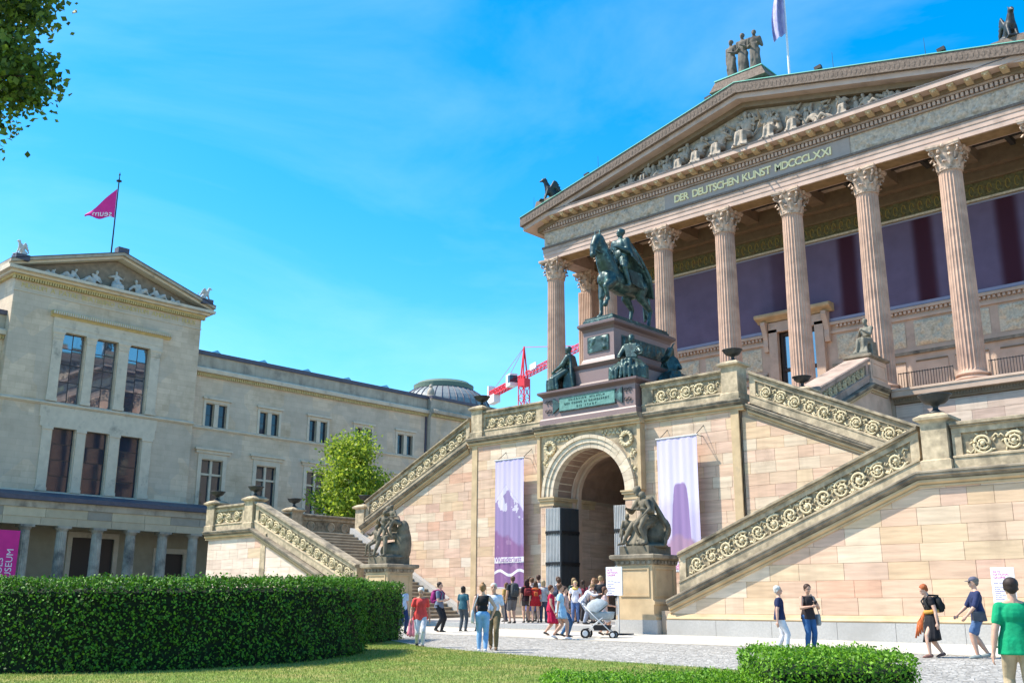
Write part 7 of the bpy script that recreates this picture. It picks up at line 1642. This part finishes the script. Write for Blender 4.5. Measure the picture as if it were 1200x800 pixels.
# tympanum figures
def recl(s,t=.9): # leaning figure, legs stretched away from the centre (s=+1: legs to +x)
    return dict(pel=(0,.02,.10),spine=(-s*t,-.05,1),head=(-s*.2,-.15,1),hipdir=(.35,.9,.0) if s>0 else (.35,-.9,0),footL=(s*.42,-.02,.07),footR=(s*.34,-.10,.05),handL=(-s*.10+.12,-.10,.20),handR=(-s*.30-.05,-.06,.10),kneeL=(0,-.3,1),kneeR=(0,-.6,1))
M_tfig=mat('tympanum_figure_stone',(.38,.315,.25),.9,var=.2,scale=5,dark=(.2,.175,.14),dscale=3,damt=.08)
REL=[ (0,2.6,dict(SEAT,pel=(0,.06,.32),handL=(.30,-.05,.62),handR=(-.30,-.05,.55)),'seated'),
 (-1.75,2.15,dict(SEAT,spine=(.15,0,1),handL=(.2,-.1,.5),handR=(-.2,-.05,.4)),'seated'),(1.75,2.15,dict(SEAT,spine=(-.2,0,1),handR=(-.2,-.1,.5)),'seated'),
 (-3.2,2.0,dict(SEAT,spine=(.25,-.1,1),handL=(.25,-.1,.5)),'seated'),(3.2,1.95,dict(SEAT,spine=(-.25,-.2,1)),'seated'),
 (-4.5,1.75,dict(SEAT,spine=(.3,-.1,1)),'seated'),(4.6,2.0,recl(1,.5),None),(-5.8,1.75,recl(-1,.35),None),(6.2,1.7,dict(SEAT,spine=(-.4,-.1,1)),'seated'),
 (-7.2,1.45,dict(SEAT,spine=(.4,-.2,1)),None),(7.6,1.6,recl(1,.5),None),(-8.6,1.5,recl(-1,.5),None),(9.0,1.3,recl(1,.8),None),(-10.0,1.1,recl(-1,1.0),None),(10.5,1.1,recl(1,1.2),None)]
for i,(x,H,ps,dr_) in enumerate(REL):
    statue('relief_figure',(XC+x,49.62,27.66),F_(0),H*1.32,None,ps,M_tfig,.05,drape=dr_,hair='bun' if i%2 else 'short',parent=GB,seed=i,it=1)
m=MB()
rn=random.Random(11)
for k in range(210):
    x=rn.uniform(-12.5,12.5); top_=SLP*(14-abs(x))*.72; z=rn.uniform(.0,max(.3,top_)); a_=rn.uniform(0,3); l=rn.uniform(.15,.5); d_=Vector((cos(a_),0,sin(a_)))*l; p_=Vector((XC+x,49.90-rn.uniform(0,.12),27.72+z)); r0=rn.uniform(.05,.13); m.cap(p_-d_*.5,r0,p_+d_*.5,r0*.6,7,2)
for k in range(26):
    x=-11+22*k/25+rn.uniform(-.2,.2); z=min(SLP*(14.2-abs(x))*.80,2.6)*rn.uniform(.6,.95); m.ell((XC+x,49.80,27.72+z),(.13,.13,.17),n=8,m=6); m.cap((XC+x,49.85,27.72+z-.25),.16,(XC+x+rn.uniform(-.2,.2),49.85,27.72+z-.8),.22,8,2)
m.build('relief_ground',M_tfig,GB,smooth=True,kind='stuff')
NREL=[(0,1.95,dict(SEAT,handL=(.22,-.08,.5),handR=(-.22,-.08,.5)),'seated'),(-1.9,1.7,recl(-1,.35),None),(1.9,1.7,recl(1,.35),None),(-3.7,1.5,recl(-1,.8),None),(3.6,1.5,recl(1,.8),None),(5.1,1.0,recl(1,1.2),None),(-5.2,1.0,recl(-1,1.2),None)]
for i,(y,H,ps,dr_) in enumerate(NREL):
    statue('relief_figure',(NX-.02,YA+y,25.53),F_(90),H*(1.15 if dr_ else 1.45),None,ps,M_nfig,.045,drape=dr_,hair='bun',parent=NM,seed=i,it=1,extra=(lambda mb,P,S: bulk(mb,P,S,3,.8)) if dr_ else (lambda mb,P,S:[mb.cap(P['pel']*S,.11*S,P['kn'+n]*S,.07*S) for n in 'LR']+[mb.cap(P['sh'+n]*S,.05*S,P['el'+n]*S,.045*S) for n in 'LR']))

# ------------------------------------------------------------------ horse and rider
def horse():
    mb=MB(); c=mb.cap; E_=mb.ell
    c((0,-1.05,2.05),.50,(0,-.2,1.98),.58,14); c((0,-.2,1.98),.58,(0,.85,2.12),.52,14); E_((0,-1.25,1.98),(.46,.42,.56)); E_((0,1.0,2.14),(.50,.50,.50)); E_((0,-.75,2.45),(.26,.5,.30)); E_((0,.2,2.30),(.40,.8,.30))
    for s in (-1,1): E_((s*.20,-1.45,1.95),(.20,.22,.30)); E_((s*.28,.95,2.05),(.28,.45,.48))
    c((0,-1.05,2.30),.50,(0,-1.45,2.85),.42,14); c((0,-1.45,2.85),.42,(0,-1.72,3.40),.31,14); c((0,-1.72,3.40),.31,(0,-1.95,3.75),.22,12); c((0,-1.0,2.6),.34,(0,-1.45,3.3),.26,12)
    c((0,-1.98,3.78),.235,(0,-2.20,3.40),.20,12); c((0,-2.20,3.40),.19,(0,-2.30,2.98),.145,12); E_((0,-1.98,3.52),(.17,.26,.28)); E_((0,-2.31,2.90),(.145,.16,.14)); c((0,-2.10,3.22),.10,(0,-2.18,2.92),.09)
    for s in (-1,1): c((s*.12,-1.93,3.94),.065,(s*.14,-1.96,4.20),.025); E_((s*.17,-2.13,3.58),(.05,.06,.06)); E_((s*.09,-2.42,2.94),(.035,.035,.05))
    for k in range(14): t=k/13; y=-.85-1.0*t; z=2.80+1.15*t; c((0,y+.14,z+.02),.11,(-.24-.05*sin(k*2),y+.14,z-.34),.07); c((0,y+.14,z+.02),.11,(.16+.04*sin(k*2),y+.14,z-.20),.06)
    # left fore (near, lifted) and right fore (standing)
    c((.27,-1.25,1.85),.26,(.28,-1.72,1.50),.16,12); E_((.28,-1.74,1.46),(.13,.14,.15)); c((.28,-1.74,1.42),.12,(.28,-1.62,.98),.085); E_((.28,-1.60,.93),(.10,.11,.10)); c((.28,-1.62,.88),.085,(.28,-1.76,.70),.10); c((.28,-1.78,.68),.12,(.28,-1.83,.58),.13)
    c((-.27,-1.2,1.80),.25,(-.27,-1.38,1.15),.15,12); E_((-.27,-1.40,1.08),(.13,.14,.15)); c((-.27,-1.40,1.05),.11,(-.27,-1.42,.42),.085); E_((-.27,-1.43,.34),(.10,.11,.11)); c((-.27,-1.44,.30),.085,(-.27,-1.54,.14),.11); c((-.27,-1.56,.12),.13,(-.27,-1.60,.05),.15)
    # hind legs
    for s,dy in ((1,.62),(-1,-.10)):
        c((s*.28,.95,1.95),.40,(s*.30,.62+dy*.5,1.50),.22,12); c((s*.30,.62+dy*.5,1.48),.22,(s*.29,1.10+dy,1.02),.12,12); E_((s*.29,1.12+dy,1.0),(.11,.15,.14)); c((s*.29,1.10+dy,.98),.11,(s*.29,.95+dy,.40),.085); E_((s*.29,.95+dy,.34),(.10,.12,.11)); c((s*.29,.93+dy,.30),.085,(s*.29,.84+dy,.14),.11); c((s*.29,.82+dy,.12),.13,(s*.29,.78+dy,.05),.15)
    rn=random.Random(4)
    for k in range(12): x=rn.uniform(-.14,.14); z=rn.uniform(.55,1.0); c((x*.3,1.42,2.45),.10,(x,1.75,2.0),.10); c((x,1.75,2.0),.10,(x*1.4,1.85+rn.uniform(-.1,.15),z),.045)
    # saddle cloth, girth, bridle
    c((-.42,.05,2.45),.14,(-.62,.05,1.95),.08); c((.42,.05,2.45),.14,(.60,.05,1.95),.08)
    return mb
HR=empty('horse_statue',(XC,37.15,14.37),'green bronze horse with lifted foreleg on the red granite monument pedestal','statue')
remeshed(horse(),'horse',M_bronze,HR,.04,2,.5)
m=MB()
for s in (-1,1):
    m.tube([(s*.16,-2.34,3.12),(s*.20,-1.95,3.05),(s*.22,-1.2,3.0),(s*.10,-.65,3.62)],.025,6); m.tube([(s*.15,-2.30,3.40),(s*.18,-2.0,3.75),(s*.06,-1.90,3.98)],.022,6)
m.tube([(-.16,-2.28,3.36),(0,-2.42,3.38),(.16,-2.28,3.36)],.022,6)
local(m.mesh('bridle',M_bronze,smooth=True),'bridle',HR)
for s in (-1,1):
    m=MB(); m.prism([(s*.50,-.35,2.55),(s*.50,.75,2.55),(s*.66,.70,1.75),(s*.66,-.25,1.85)],[(s*.56,-.35,2.58),(s*.56,.75,2.58),(s*.71,.70,1.75),(s*.71,-.25,1.85)]); local(m.mesh('saddle_cloth',M_bronze),'saddle_cloth',HR)
def cloak(mb,P,S):
    R=Matrix((P['r'],-P['f'],P['sp'])).transposed(); mb.ell((P['chest'])*S,(.125*S,.085*S,.12*S),R); mb.ell((P['pel']+P['sp']*.06)*S,(.11*S,.085*S,.10*S),R); mb.ell((P['skull']+P['hd']*.005)*S,(.050*S,.058*S,.058*S))
    for n in 'LR': mb.cap(P['sh'+n]*S,.052*S,P['el'+n]*S,.040*S); mb.cap(P['el'+n]*S,.040*S,P['wr'+n]*S,.026*S); mb.cap(P['hip'+n]*S,.070*S,P['kn'+n]*S,.050*S)
    for k in range(11):
        q=-1+k/5; a=P['neck']+P['r']*.11*q*.9-P['f']*.02-P['sp']*.01; b=V(.17*q,.20,.92+.0*k); c_=V(.20*q,.36,.66+.02*sin(k*2)); d=V(.17*q,.46,.50-.06*(q>0)*q)
        mb.cap(a*S,.022*S,b*S,.026*S,7,2); mb.cap(b*S,.026*S,c_*S,.030*S,7,2); mb.cap(c_*S,.03*S,d*S,.022*S,7,2)
    for k in range(4): mb.cap(V(-.10,-.02,1.10+.01*k)*S,.022*S,V(.08-.02*k,-.075,1.03-.03*k)*S,.024*S,7,2)
    for k in range(6): mb.cap((P['shL']+V(0,.02,0))*S,.03*S,V(.20,.04*k-.02,.90-.02*k)*S,.022*S,7,2)
    for n,sd in (('L',1),('R',-1)): mb.cap(P['knL' if sd>0 else 'knR']*S,.040*S,P['an'+n]*S,.030*S,10,2)
statue('rider_statue',(XC,37.05,14.37),0,3.55,'green bronze rider in a long cloak, bareheaded, seated on the bronze horse',dict(pel=(0,-.02,.905),spine=(0,.02,1),head=(0,.02,1),hyaw=F_(-30),footL=(.19,-.10,.50),footR=(-.19,-.10,.50),kneeL=(.4,-1,.3),kneeR=(-.4,-1,.3),handL=(.06,-.15,1.03),handR=(-.10,-.13,1.02)),M_bronze,.03,drape=None,hair='short',extra=cloak,top=False)
# ------------------------------------------------------------------ foliage
import numpy as np
def leaf_mat(name,c1,c2,c3=None,rough=.5,trans=.35):
    m=bpy.data.materials.new(name); m.use_nodes=True; nt=m.node_tree; N=nt.nodes; L=nt.links; b=N['Principled BSDF']; b.inputs['Roughness'].default_value=rough; b.inputs['Specular IOR Level'].default_value=.35
    g=N.new('ShaderNodeNewGeometry'); r=N.new('ShaderNodeValToRGB'); r.color_ramp.elements[0].color=(*c1,1); r.color_ramp.elements[1].color=(*c2,1)
    if c3: e=r.color_ramp.elements.new(.93); e.color=(*c3,1); r.color_ramp.elements[1].position=.85; r.color_ramp.elements[2].position=1.0 if False else r.color_ramp.elements[2].position
    L.new(g.outputs['Random Per Island'],r.inputs[0]); L.new(r.outputs[0],b.inputs['Base Color'])
    t=N.new('ShaderNodeBsdfTranslucent'); ms=N.new('ShaderNodeMixShader'); ms.inputs[0].default_value=trans; L.new(r.outputs[0],t.inputs[0]); L.new(b.outputs[0],ms.inputs[1]); L.new(t.outputs[0],ms.inputs[2]); L.new(ms.outputs[0],N['Material Output'].inputs[0]); return m
def leaves(P,size,rng,up=0.3,nrm=None,aspect=.55,jit=.35):
    """folded four-point leaves at the points P"""
    n=len(P); d=rng.normal(size=(n,3)); d/=np.linalg.norm(d,axis=1)[:,None]
    if nrm is not None: d=d*.75+nrm*.8; d/=np.linalg.norm(d,axis=1)[:,None]
    a=rng.normal(size=(n,3)); a[:,2]+=up; a-=d*(a*d).sum(1)[:,None]; a/=np.linalg.norm(a,axis=1)[:,None]; b=np.cross(d,a)
    s=(size*(1+jit*rng.uniform(-1,1,n)))[:,None]
    v=np.stack([P,P+a*s*.5+b*s*aspect*.5+d*s*.10,P+a*s,P+a*s*.5-b*s*aspect*.5+d*s*.10],1).reshape(-1,3)
    f=np.arange(n*4).reshape(n,4); return v,f
def np_mesh(name,vs,fs,mt):
    me=bpy.data.meshes.new(name); n=len(vs); k=fs.shape[1]; me.vertices.add(n); me.vertices.foreach_set('co',vs.astype(np.float32).ravel()); me.loops.add(len(fs)*k); me.loops.foreach_set('vertex_index',fs.astype(np.int32).ravel())
    me.polygons.add(len(fs)); me.polygons.foreach_set('loop_start',(np.arange(len(fs))*k).astype(np.int32)); me.polygons.foreach_set('loop_total',np.full(len(fs),k,np.int32)); me.update(calc_edges=True); me.materials.append(mt); return me
M_hedge=leaf_mat('hedge_leaf',(.010,.038,.004),(.050,.17,.010),(.13,.32,.02),.6,.22)
M_bush=leaf_mat('box_bush_leaf',(.03,.11,.006),(.13,.34,.015),(.24,.48,.03),.55,.35)
M_hcore=mat('hedge_inside',(.006,.014,.004),.9)
M_tree=leaf_mat('bright_tree_leaf',(.07,.17,.015),(.28,.42,.03),(.45,.55,.06),.5,.5)
M_plane=leaf_mat('plane_tree_leaf',(.015,.045,.008),(.06,.14,.015),(.16,.25,.03),.5,.35)
M_bark=mat('bark',(.10,.075,.05),.9,var=.3,scale=8)
def hedge(name,path,th_,h,label,mt=M_hedge,dens=420,size=.06,seed=1,group=None,cat='hedge',wob=.05,top_extra=1.6,core=True):
    """path = centre line on the ground; trimmed box of leaves round a dark core"""
    rng=np.random.default_rng(seed); c0=path[0]; th=empty(name,(c0[0],c0[1],gz(*c0)),label,cat,group)
    pts=[Vector((x,y,0)) for x,y in path]; L=[0]
    for a,b in zip(pts,pts[1:]): L.append(L[-1]+(b-a).length)
    def frame(s_):
        for i in range(len(pts)-1):
            if s_<=L[i+1] or i==len(pts)-2:
                t=(s_-L[i])/(L[i+1]-L[i]); p=pts[i].lerp(pts[i+1],t)
                def nn(j): 
                    a=pts[max(0,j-1)];b=pts[min(len(pts)-1,j+1)]; d=(b-a).normalized(); return Vector((-d.y,d.x,0))
                return p,nn(i).lerp(nn(i+1),t).normalized()
    hw=th_/2
    if core:
        m=MB(); rings=[]
        for k in range(25):
            p,n=frame(L[-1]*(.01+.98*k/24)); z=gz(p.x,p.y); q=hw-.10; rings.append([(p+n*q*a)[:2]+((z+zz),) for a,zz in ((-1,.0),(-1,h-.22),(-.7,h-.13),(.7,h-.13),(1,h-.22),(1,.0))])
        m.loft(rings); m.build('hedge_core',M_hcore,th)
    P=[];Nn=[]
    Lt=L[-1]; area_side=Lt*h; n1=int(area_side*dens*1.15); 
    for side in (-1,1):
        for s_,zz,dd in zip(rng.uniform(0,Lt,n1),rng.uniform(.02,h,n1)**1.0,rng.normal(0,wob,n1)):
            p,n=frame(s_); bulge=.06*sin(s_*2.1)+.05*sin(s_*5.3+zz*4)+.03*sin(zz*9+s_*11)
            edge=min(1,(h-zz)/.18); q=hw*(1 if edge>=1 else .88+.12*sqrt(max(0,1-(1-edge)**2)))
            v=p+n*side*(q+bulge*.6+dd-.03); P.append((v.x,v.y,gz(p.x,p.y)+zz)); Nn.append((n.x*side,n.y*side,.25))
    n2=int(Lt*th_*dens*top_extra)
    for s_,u_,dd in zip(rng.uniform(0,Lt,n2),rng.uniform(-1,1,n2),np.where(rng.uniform(0,1,n2)<.6,np.abs(rng.normal(0,wob*1.1,n2)),-rng.uniform(0,.22,n2))):
        p,n=frame(s_); v=p+n*u_*hw; P.append((v.x,v.y,gz(p.x,p.y)+h-.05*abs(u_)**4+dd-.03+.03*sin(s_*3.1+u_*2)+.02*sin(s_*8.7))); Nn.append((0,0,1))
    for end,sg in ((0,-1),(Lt,1)):
        n3=int(th_*h*dens)
        for u_,zz,dd in zip(rng.uniform(-1,1,n3),rng.uniform(0,h,n3),rng.normal(0,wob,n3)):
            p,n=frame(min(Lt,max(0,end))); t=Vector((n.y,-n.x,0))*sg; v=p+n*u_*hw+t*(dd+.10*(1-u_*u_)); P.append((v.x,v.y,gz(p.x,p.y)+zz)); Nn.append((t.x,t.y,.25))
    P=np.array(P);Nn=np.array(Nn); v,f=leaves(P,size,rng,.5,Nn,.6)
    ns=int(Lt*th_*38); S_=[]
    for s_,u_ in zip(rng.uniform(0,Lt,ns),rng.uniform(-1,1,ns)):
        p,n=frame(s_); v0=p+n*u_*hw; S_.append(np.array([v0.x,v0.y,gz(p.x,p.y)+h-.03])+np.cumsum(np.tile([rng.normal(0,.004),rng.normal(0,.004),.014],(7,1)),0)+rng.normal(0,.006,(7,3)))
    v2,f2=leaves(np.concatenate(S_),size*.8,rng,1.2,None,.5); f=np.concatenate([f,f2+len(v)]); v=np.concatenate([v,v2]); place(np_mesh('foliage',v,f,mt),'foliage',th,kind='stuff')
    tw=MB(); rr=random.Random(seed)
    for k in range(int(Lt*10)):
        s_=rr.uniform(0,Lt); p,n=frame(s_); sd_=rr.choice((-1,1)); z0=rr.uniform(.02,h*.8); b0=p+n*sd_*(hw-.12); q=gz(p.x,p.y)+z0; tw.tube([(b0.x,b0.y,q),(b0.x+n.x*sd_*.07+rr.uniform(-.05,.05),b0.y+n.y*sd_*.07,q+rr.uniform(.08,.2))],.006,4)
    tw.build('twigs',M_bark,th,kind='stuff')
    return th
arc=[(-24.05+4.85*cos(radians(a)),12.5+4.85*sin(radians(a))) for a in range(-115,64,6)]
hedge('round_hedge',arc,1.3,1.72,'large dark green clipped hedge curving across the lower left of the lawn',dens=560,size=.066,seed=1,wob=.055)
hedge('end_hedge',[(-23.3,18.2),(-24.1,19.6),(-25.2,21.2)],1.3,1.66,'short clipped hedge just behind the right end of the large hedge',dens=520,size=.066,seed=2,wob=.035)
def vbox(cx,cy,hw,hd): # path along the view's right direction
    r=(.7324,.6809); return [(cx-r[0]*hw,cy-r[1]*hw),(cx,cy),(cx+r[0]*hw,cy+r[1]*hw)]
hedge('box_bush',vbox(-6.66,13.36,.86,0),2.2,.69,'bright green clipped box bush at the bottom right, left of the man in green',M_bush,dens=1250,size=.048,seed=3,wob=.035,cat='bush',top_extra=1.3)
hedge('low_box_hedge',vbox(-8.55,12.2,1.5,0),1.7,.36,'low trimmed box hedge at the bottom edge, left of the bright bush',M_bush,dens=1250,size=.042,seed=4,wob=.025,cat='hedge')
# grass blades on the lawn near the camera
rng=np.random.default_rng(9)
n=150000; X_=rng.uniform(-24,-4.5,n); Y_=rng.uniform(6.5,19.5,n)
def inside(px,py,poly):
    c=np.zeros(len(px),bool); j=len(poly)-1
    for i in range(len(poly)):
        xi,yi=poly[i];xj,yj=poly[j]; k=((yi>py)!=(yj>py))&(px<(xj-xi)*(py-yi)/(yj-yi+1e-12)+xi); c^=k; j=i
    return c
k=inside(X_,Y_,LAWN)&(np.hypot(X_+24.05,Y_-12.5)>5.4); X_=X_[k];Y_=Y_[k]; n=len(X_)
base=np.stack([X_,Y_,-.005*X_+.0205*Y_+.028],1); d=rng.normal(size=(n,3))*.35; d[:,2]=1; h_=rng.uniform(.02,.055,n)[:,None]; sd_=rng.normal(size=(n,3)); sd_[:,2]=0; sd_/=np.linalg.norm(sd_,axis=1)[:,None]; sd_*=.007
v=np.stack([base-sd_,base+sd_,base+d*h_],1).reshape(-1,3); f=np.arange(n*3).reshape(n,3)
place(np_mesh('grass',v,f,leaf_mat('grass_blade',(.07,.18,.012),(.20,.34,.035),(.44,.42,.13),.6,.35)),'grass',kind='stuff')
# trees
def tree(name,loc,label,trunk,crown,nclump,per,size,mt,seed=1,tr=.16,group=None,spread=.5,limbs=7):
    rng=np.random.default_rng(seed); th=empty(name,loc,label,'tree',group); m=MB(); cz,rx,ry,rz_=crown
    top=Vector((0,0,cz-.2*rz_)); m.tube([(0,0,-.1),(.03,.02,trunk*.5),(-.05,.04,trunk),tuple(top)],[tr,tr*.8,tr*.7,tr*.25],8); t=local(m.mesh('trunk',M_bark,smooth=True),'trunk',th)
    ends=[]; 
    for k in range(nclump):
        while True:
            p=rng.uniform(-1,1,3); q=np.linalg.norm(p)
            if .25<q<1: break
        p=p/q*(q**.45); lump=1+.22*sin(p[0]*5+seed)+.18*sin(p[1]*7+p[2]*4); taper=1-.35*max(0,p[2]); ends.append((p[0]*rx*taper*lump,p[1]*ry*taper*lump,cz+p[2]*rz_*lump))
    for k in range(limbs):
        e=ends[k*len(ends)//limbs]; b=MB(); s0=Vector((0,0,trunk*(.75+.25*k/limbs))); e_=Vector(e)*.9; mid=s0.lerp(e_,.5)+Vector((0,0,.2)); b.tube([s0,mid,e_],[tr*.4,tr*.25,tr*.08],6); local(b.mesh('branch',M_bark,smooth=True),'branch',t)
    P=[]; Nn=[]
    for e in ends:
        q=rng.normal(size=(per,3))*spread*np.array([1,1,.75]); P.append(np.array(e)+q)
    P=np.concatenate(P); v,f=leaves(P,size,rng,-.2); local(np_mesh('crown',v,f,mt),'crown',th,kind='stuff'); return th
tree('garden_tree',(-62,48.9,gz(-62,48.9)),'bright green tree between the left staircase and the long museum',2.2,(8.9,2.45,2.45,4.0),120,150,.27,M_tree,seed=5,spread=.48)
# overhanging plane tree: trunk left of the frame, boughs reaching in
PT=empty('plane_tree',(-15.78,-1.13,gz(-15.78,-1.13)),'large dark-leaved tree overhanging the top left corner','tree')
m=MB(); m.tube([(0,0,-.1),(.05,.05,2.5),(0,.1,5.5),(.1,0,9),(0,0,12)],[.38,.32,.28,.2,.08],12); t=local(m.mesh('trunk',M_bark,smooth=True),'trunk',PT)
rng=np.random.default_rng(21); P=[]
cr=_r; 
def scr(px,py,d): # offline-measured bough positions are kept in metres below
    return None
R3=np.array([.7324,.6809,0]); F3=np.array([-.66,.71,.25]); org=np.array(PT.location)
def edge(z): # how far the crown reaches over the court at height z
    return float(np.interp(z,[6.0,6.15,6.4,6.62,6.8,6.95,7.1,7.3,7.5,7.7,8.2,9.5,11],[.0,.10,.35,.62,.88,.70,.55,.62,.92,.80,.95,1.3,1.0]))
tips=[]
for k in range(300):
    z=rng.uniform(6.28,9.6); e=edge(z)-.36; lat=e-abs(rng.normal(0,1))*1.3*rng.uniform(.1,1); base=np.array([-9.97,3.07,7.52])+(z-7.52)*np.array([.418,-.291,1.0]); fd=base+R3*lat-np.array([0,0,1.6]); p=base+R3*lat+fd/np.linalg.norm(fd)*rng.uniform(-1.0,1.3)
    p[2]+=rng.normal(0,.04); tips.append(p-org); P.append(p-org+rng.normal(size=(80,3))*np.array([.115,.115,.075]))
for k in range(7):
    m=MB(); e=tips[k*42]; z0=3.2+.6*k; m.tube([(0,.05,z0),tuple(np.array([0,0,z0])*.5+e*.5+np.array([0,0,.3])),tuple(e)],[.12,.07,.02],7); local(m.mesh('branch',M_bark,smooth=True),'branch',t)
for k in range(40): m_=tips[(k*7)%len(tips)]; b=MB(); b.tube([tuple(m_-R3*.9-np.array([0,0,.15])),tuple(m_-R3*.4),tuple(m_)],[.022,.014,.005],5); local(b.mesh('twig',M_bark),'twig',t)
for k in range(160): a=rng.uniform(0,2*pi); rr=rng.uniform(1,4.5); P.append(np.array([rr*cos(a)-1.5,rr*sin(a)-2.5,rng.uniform(7,11.5)])+rng.normal(size=(50,3))*.3)
P=np.concatenate(P); v,f=leaves(P,.070,rng,-.3,aspect=.75); local(np_mesh('crown',v,f,M_plane),'crown',PT,kind='stuff')
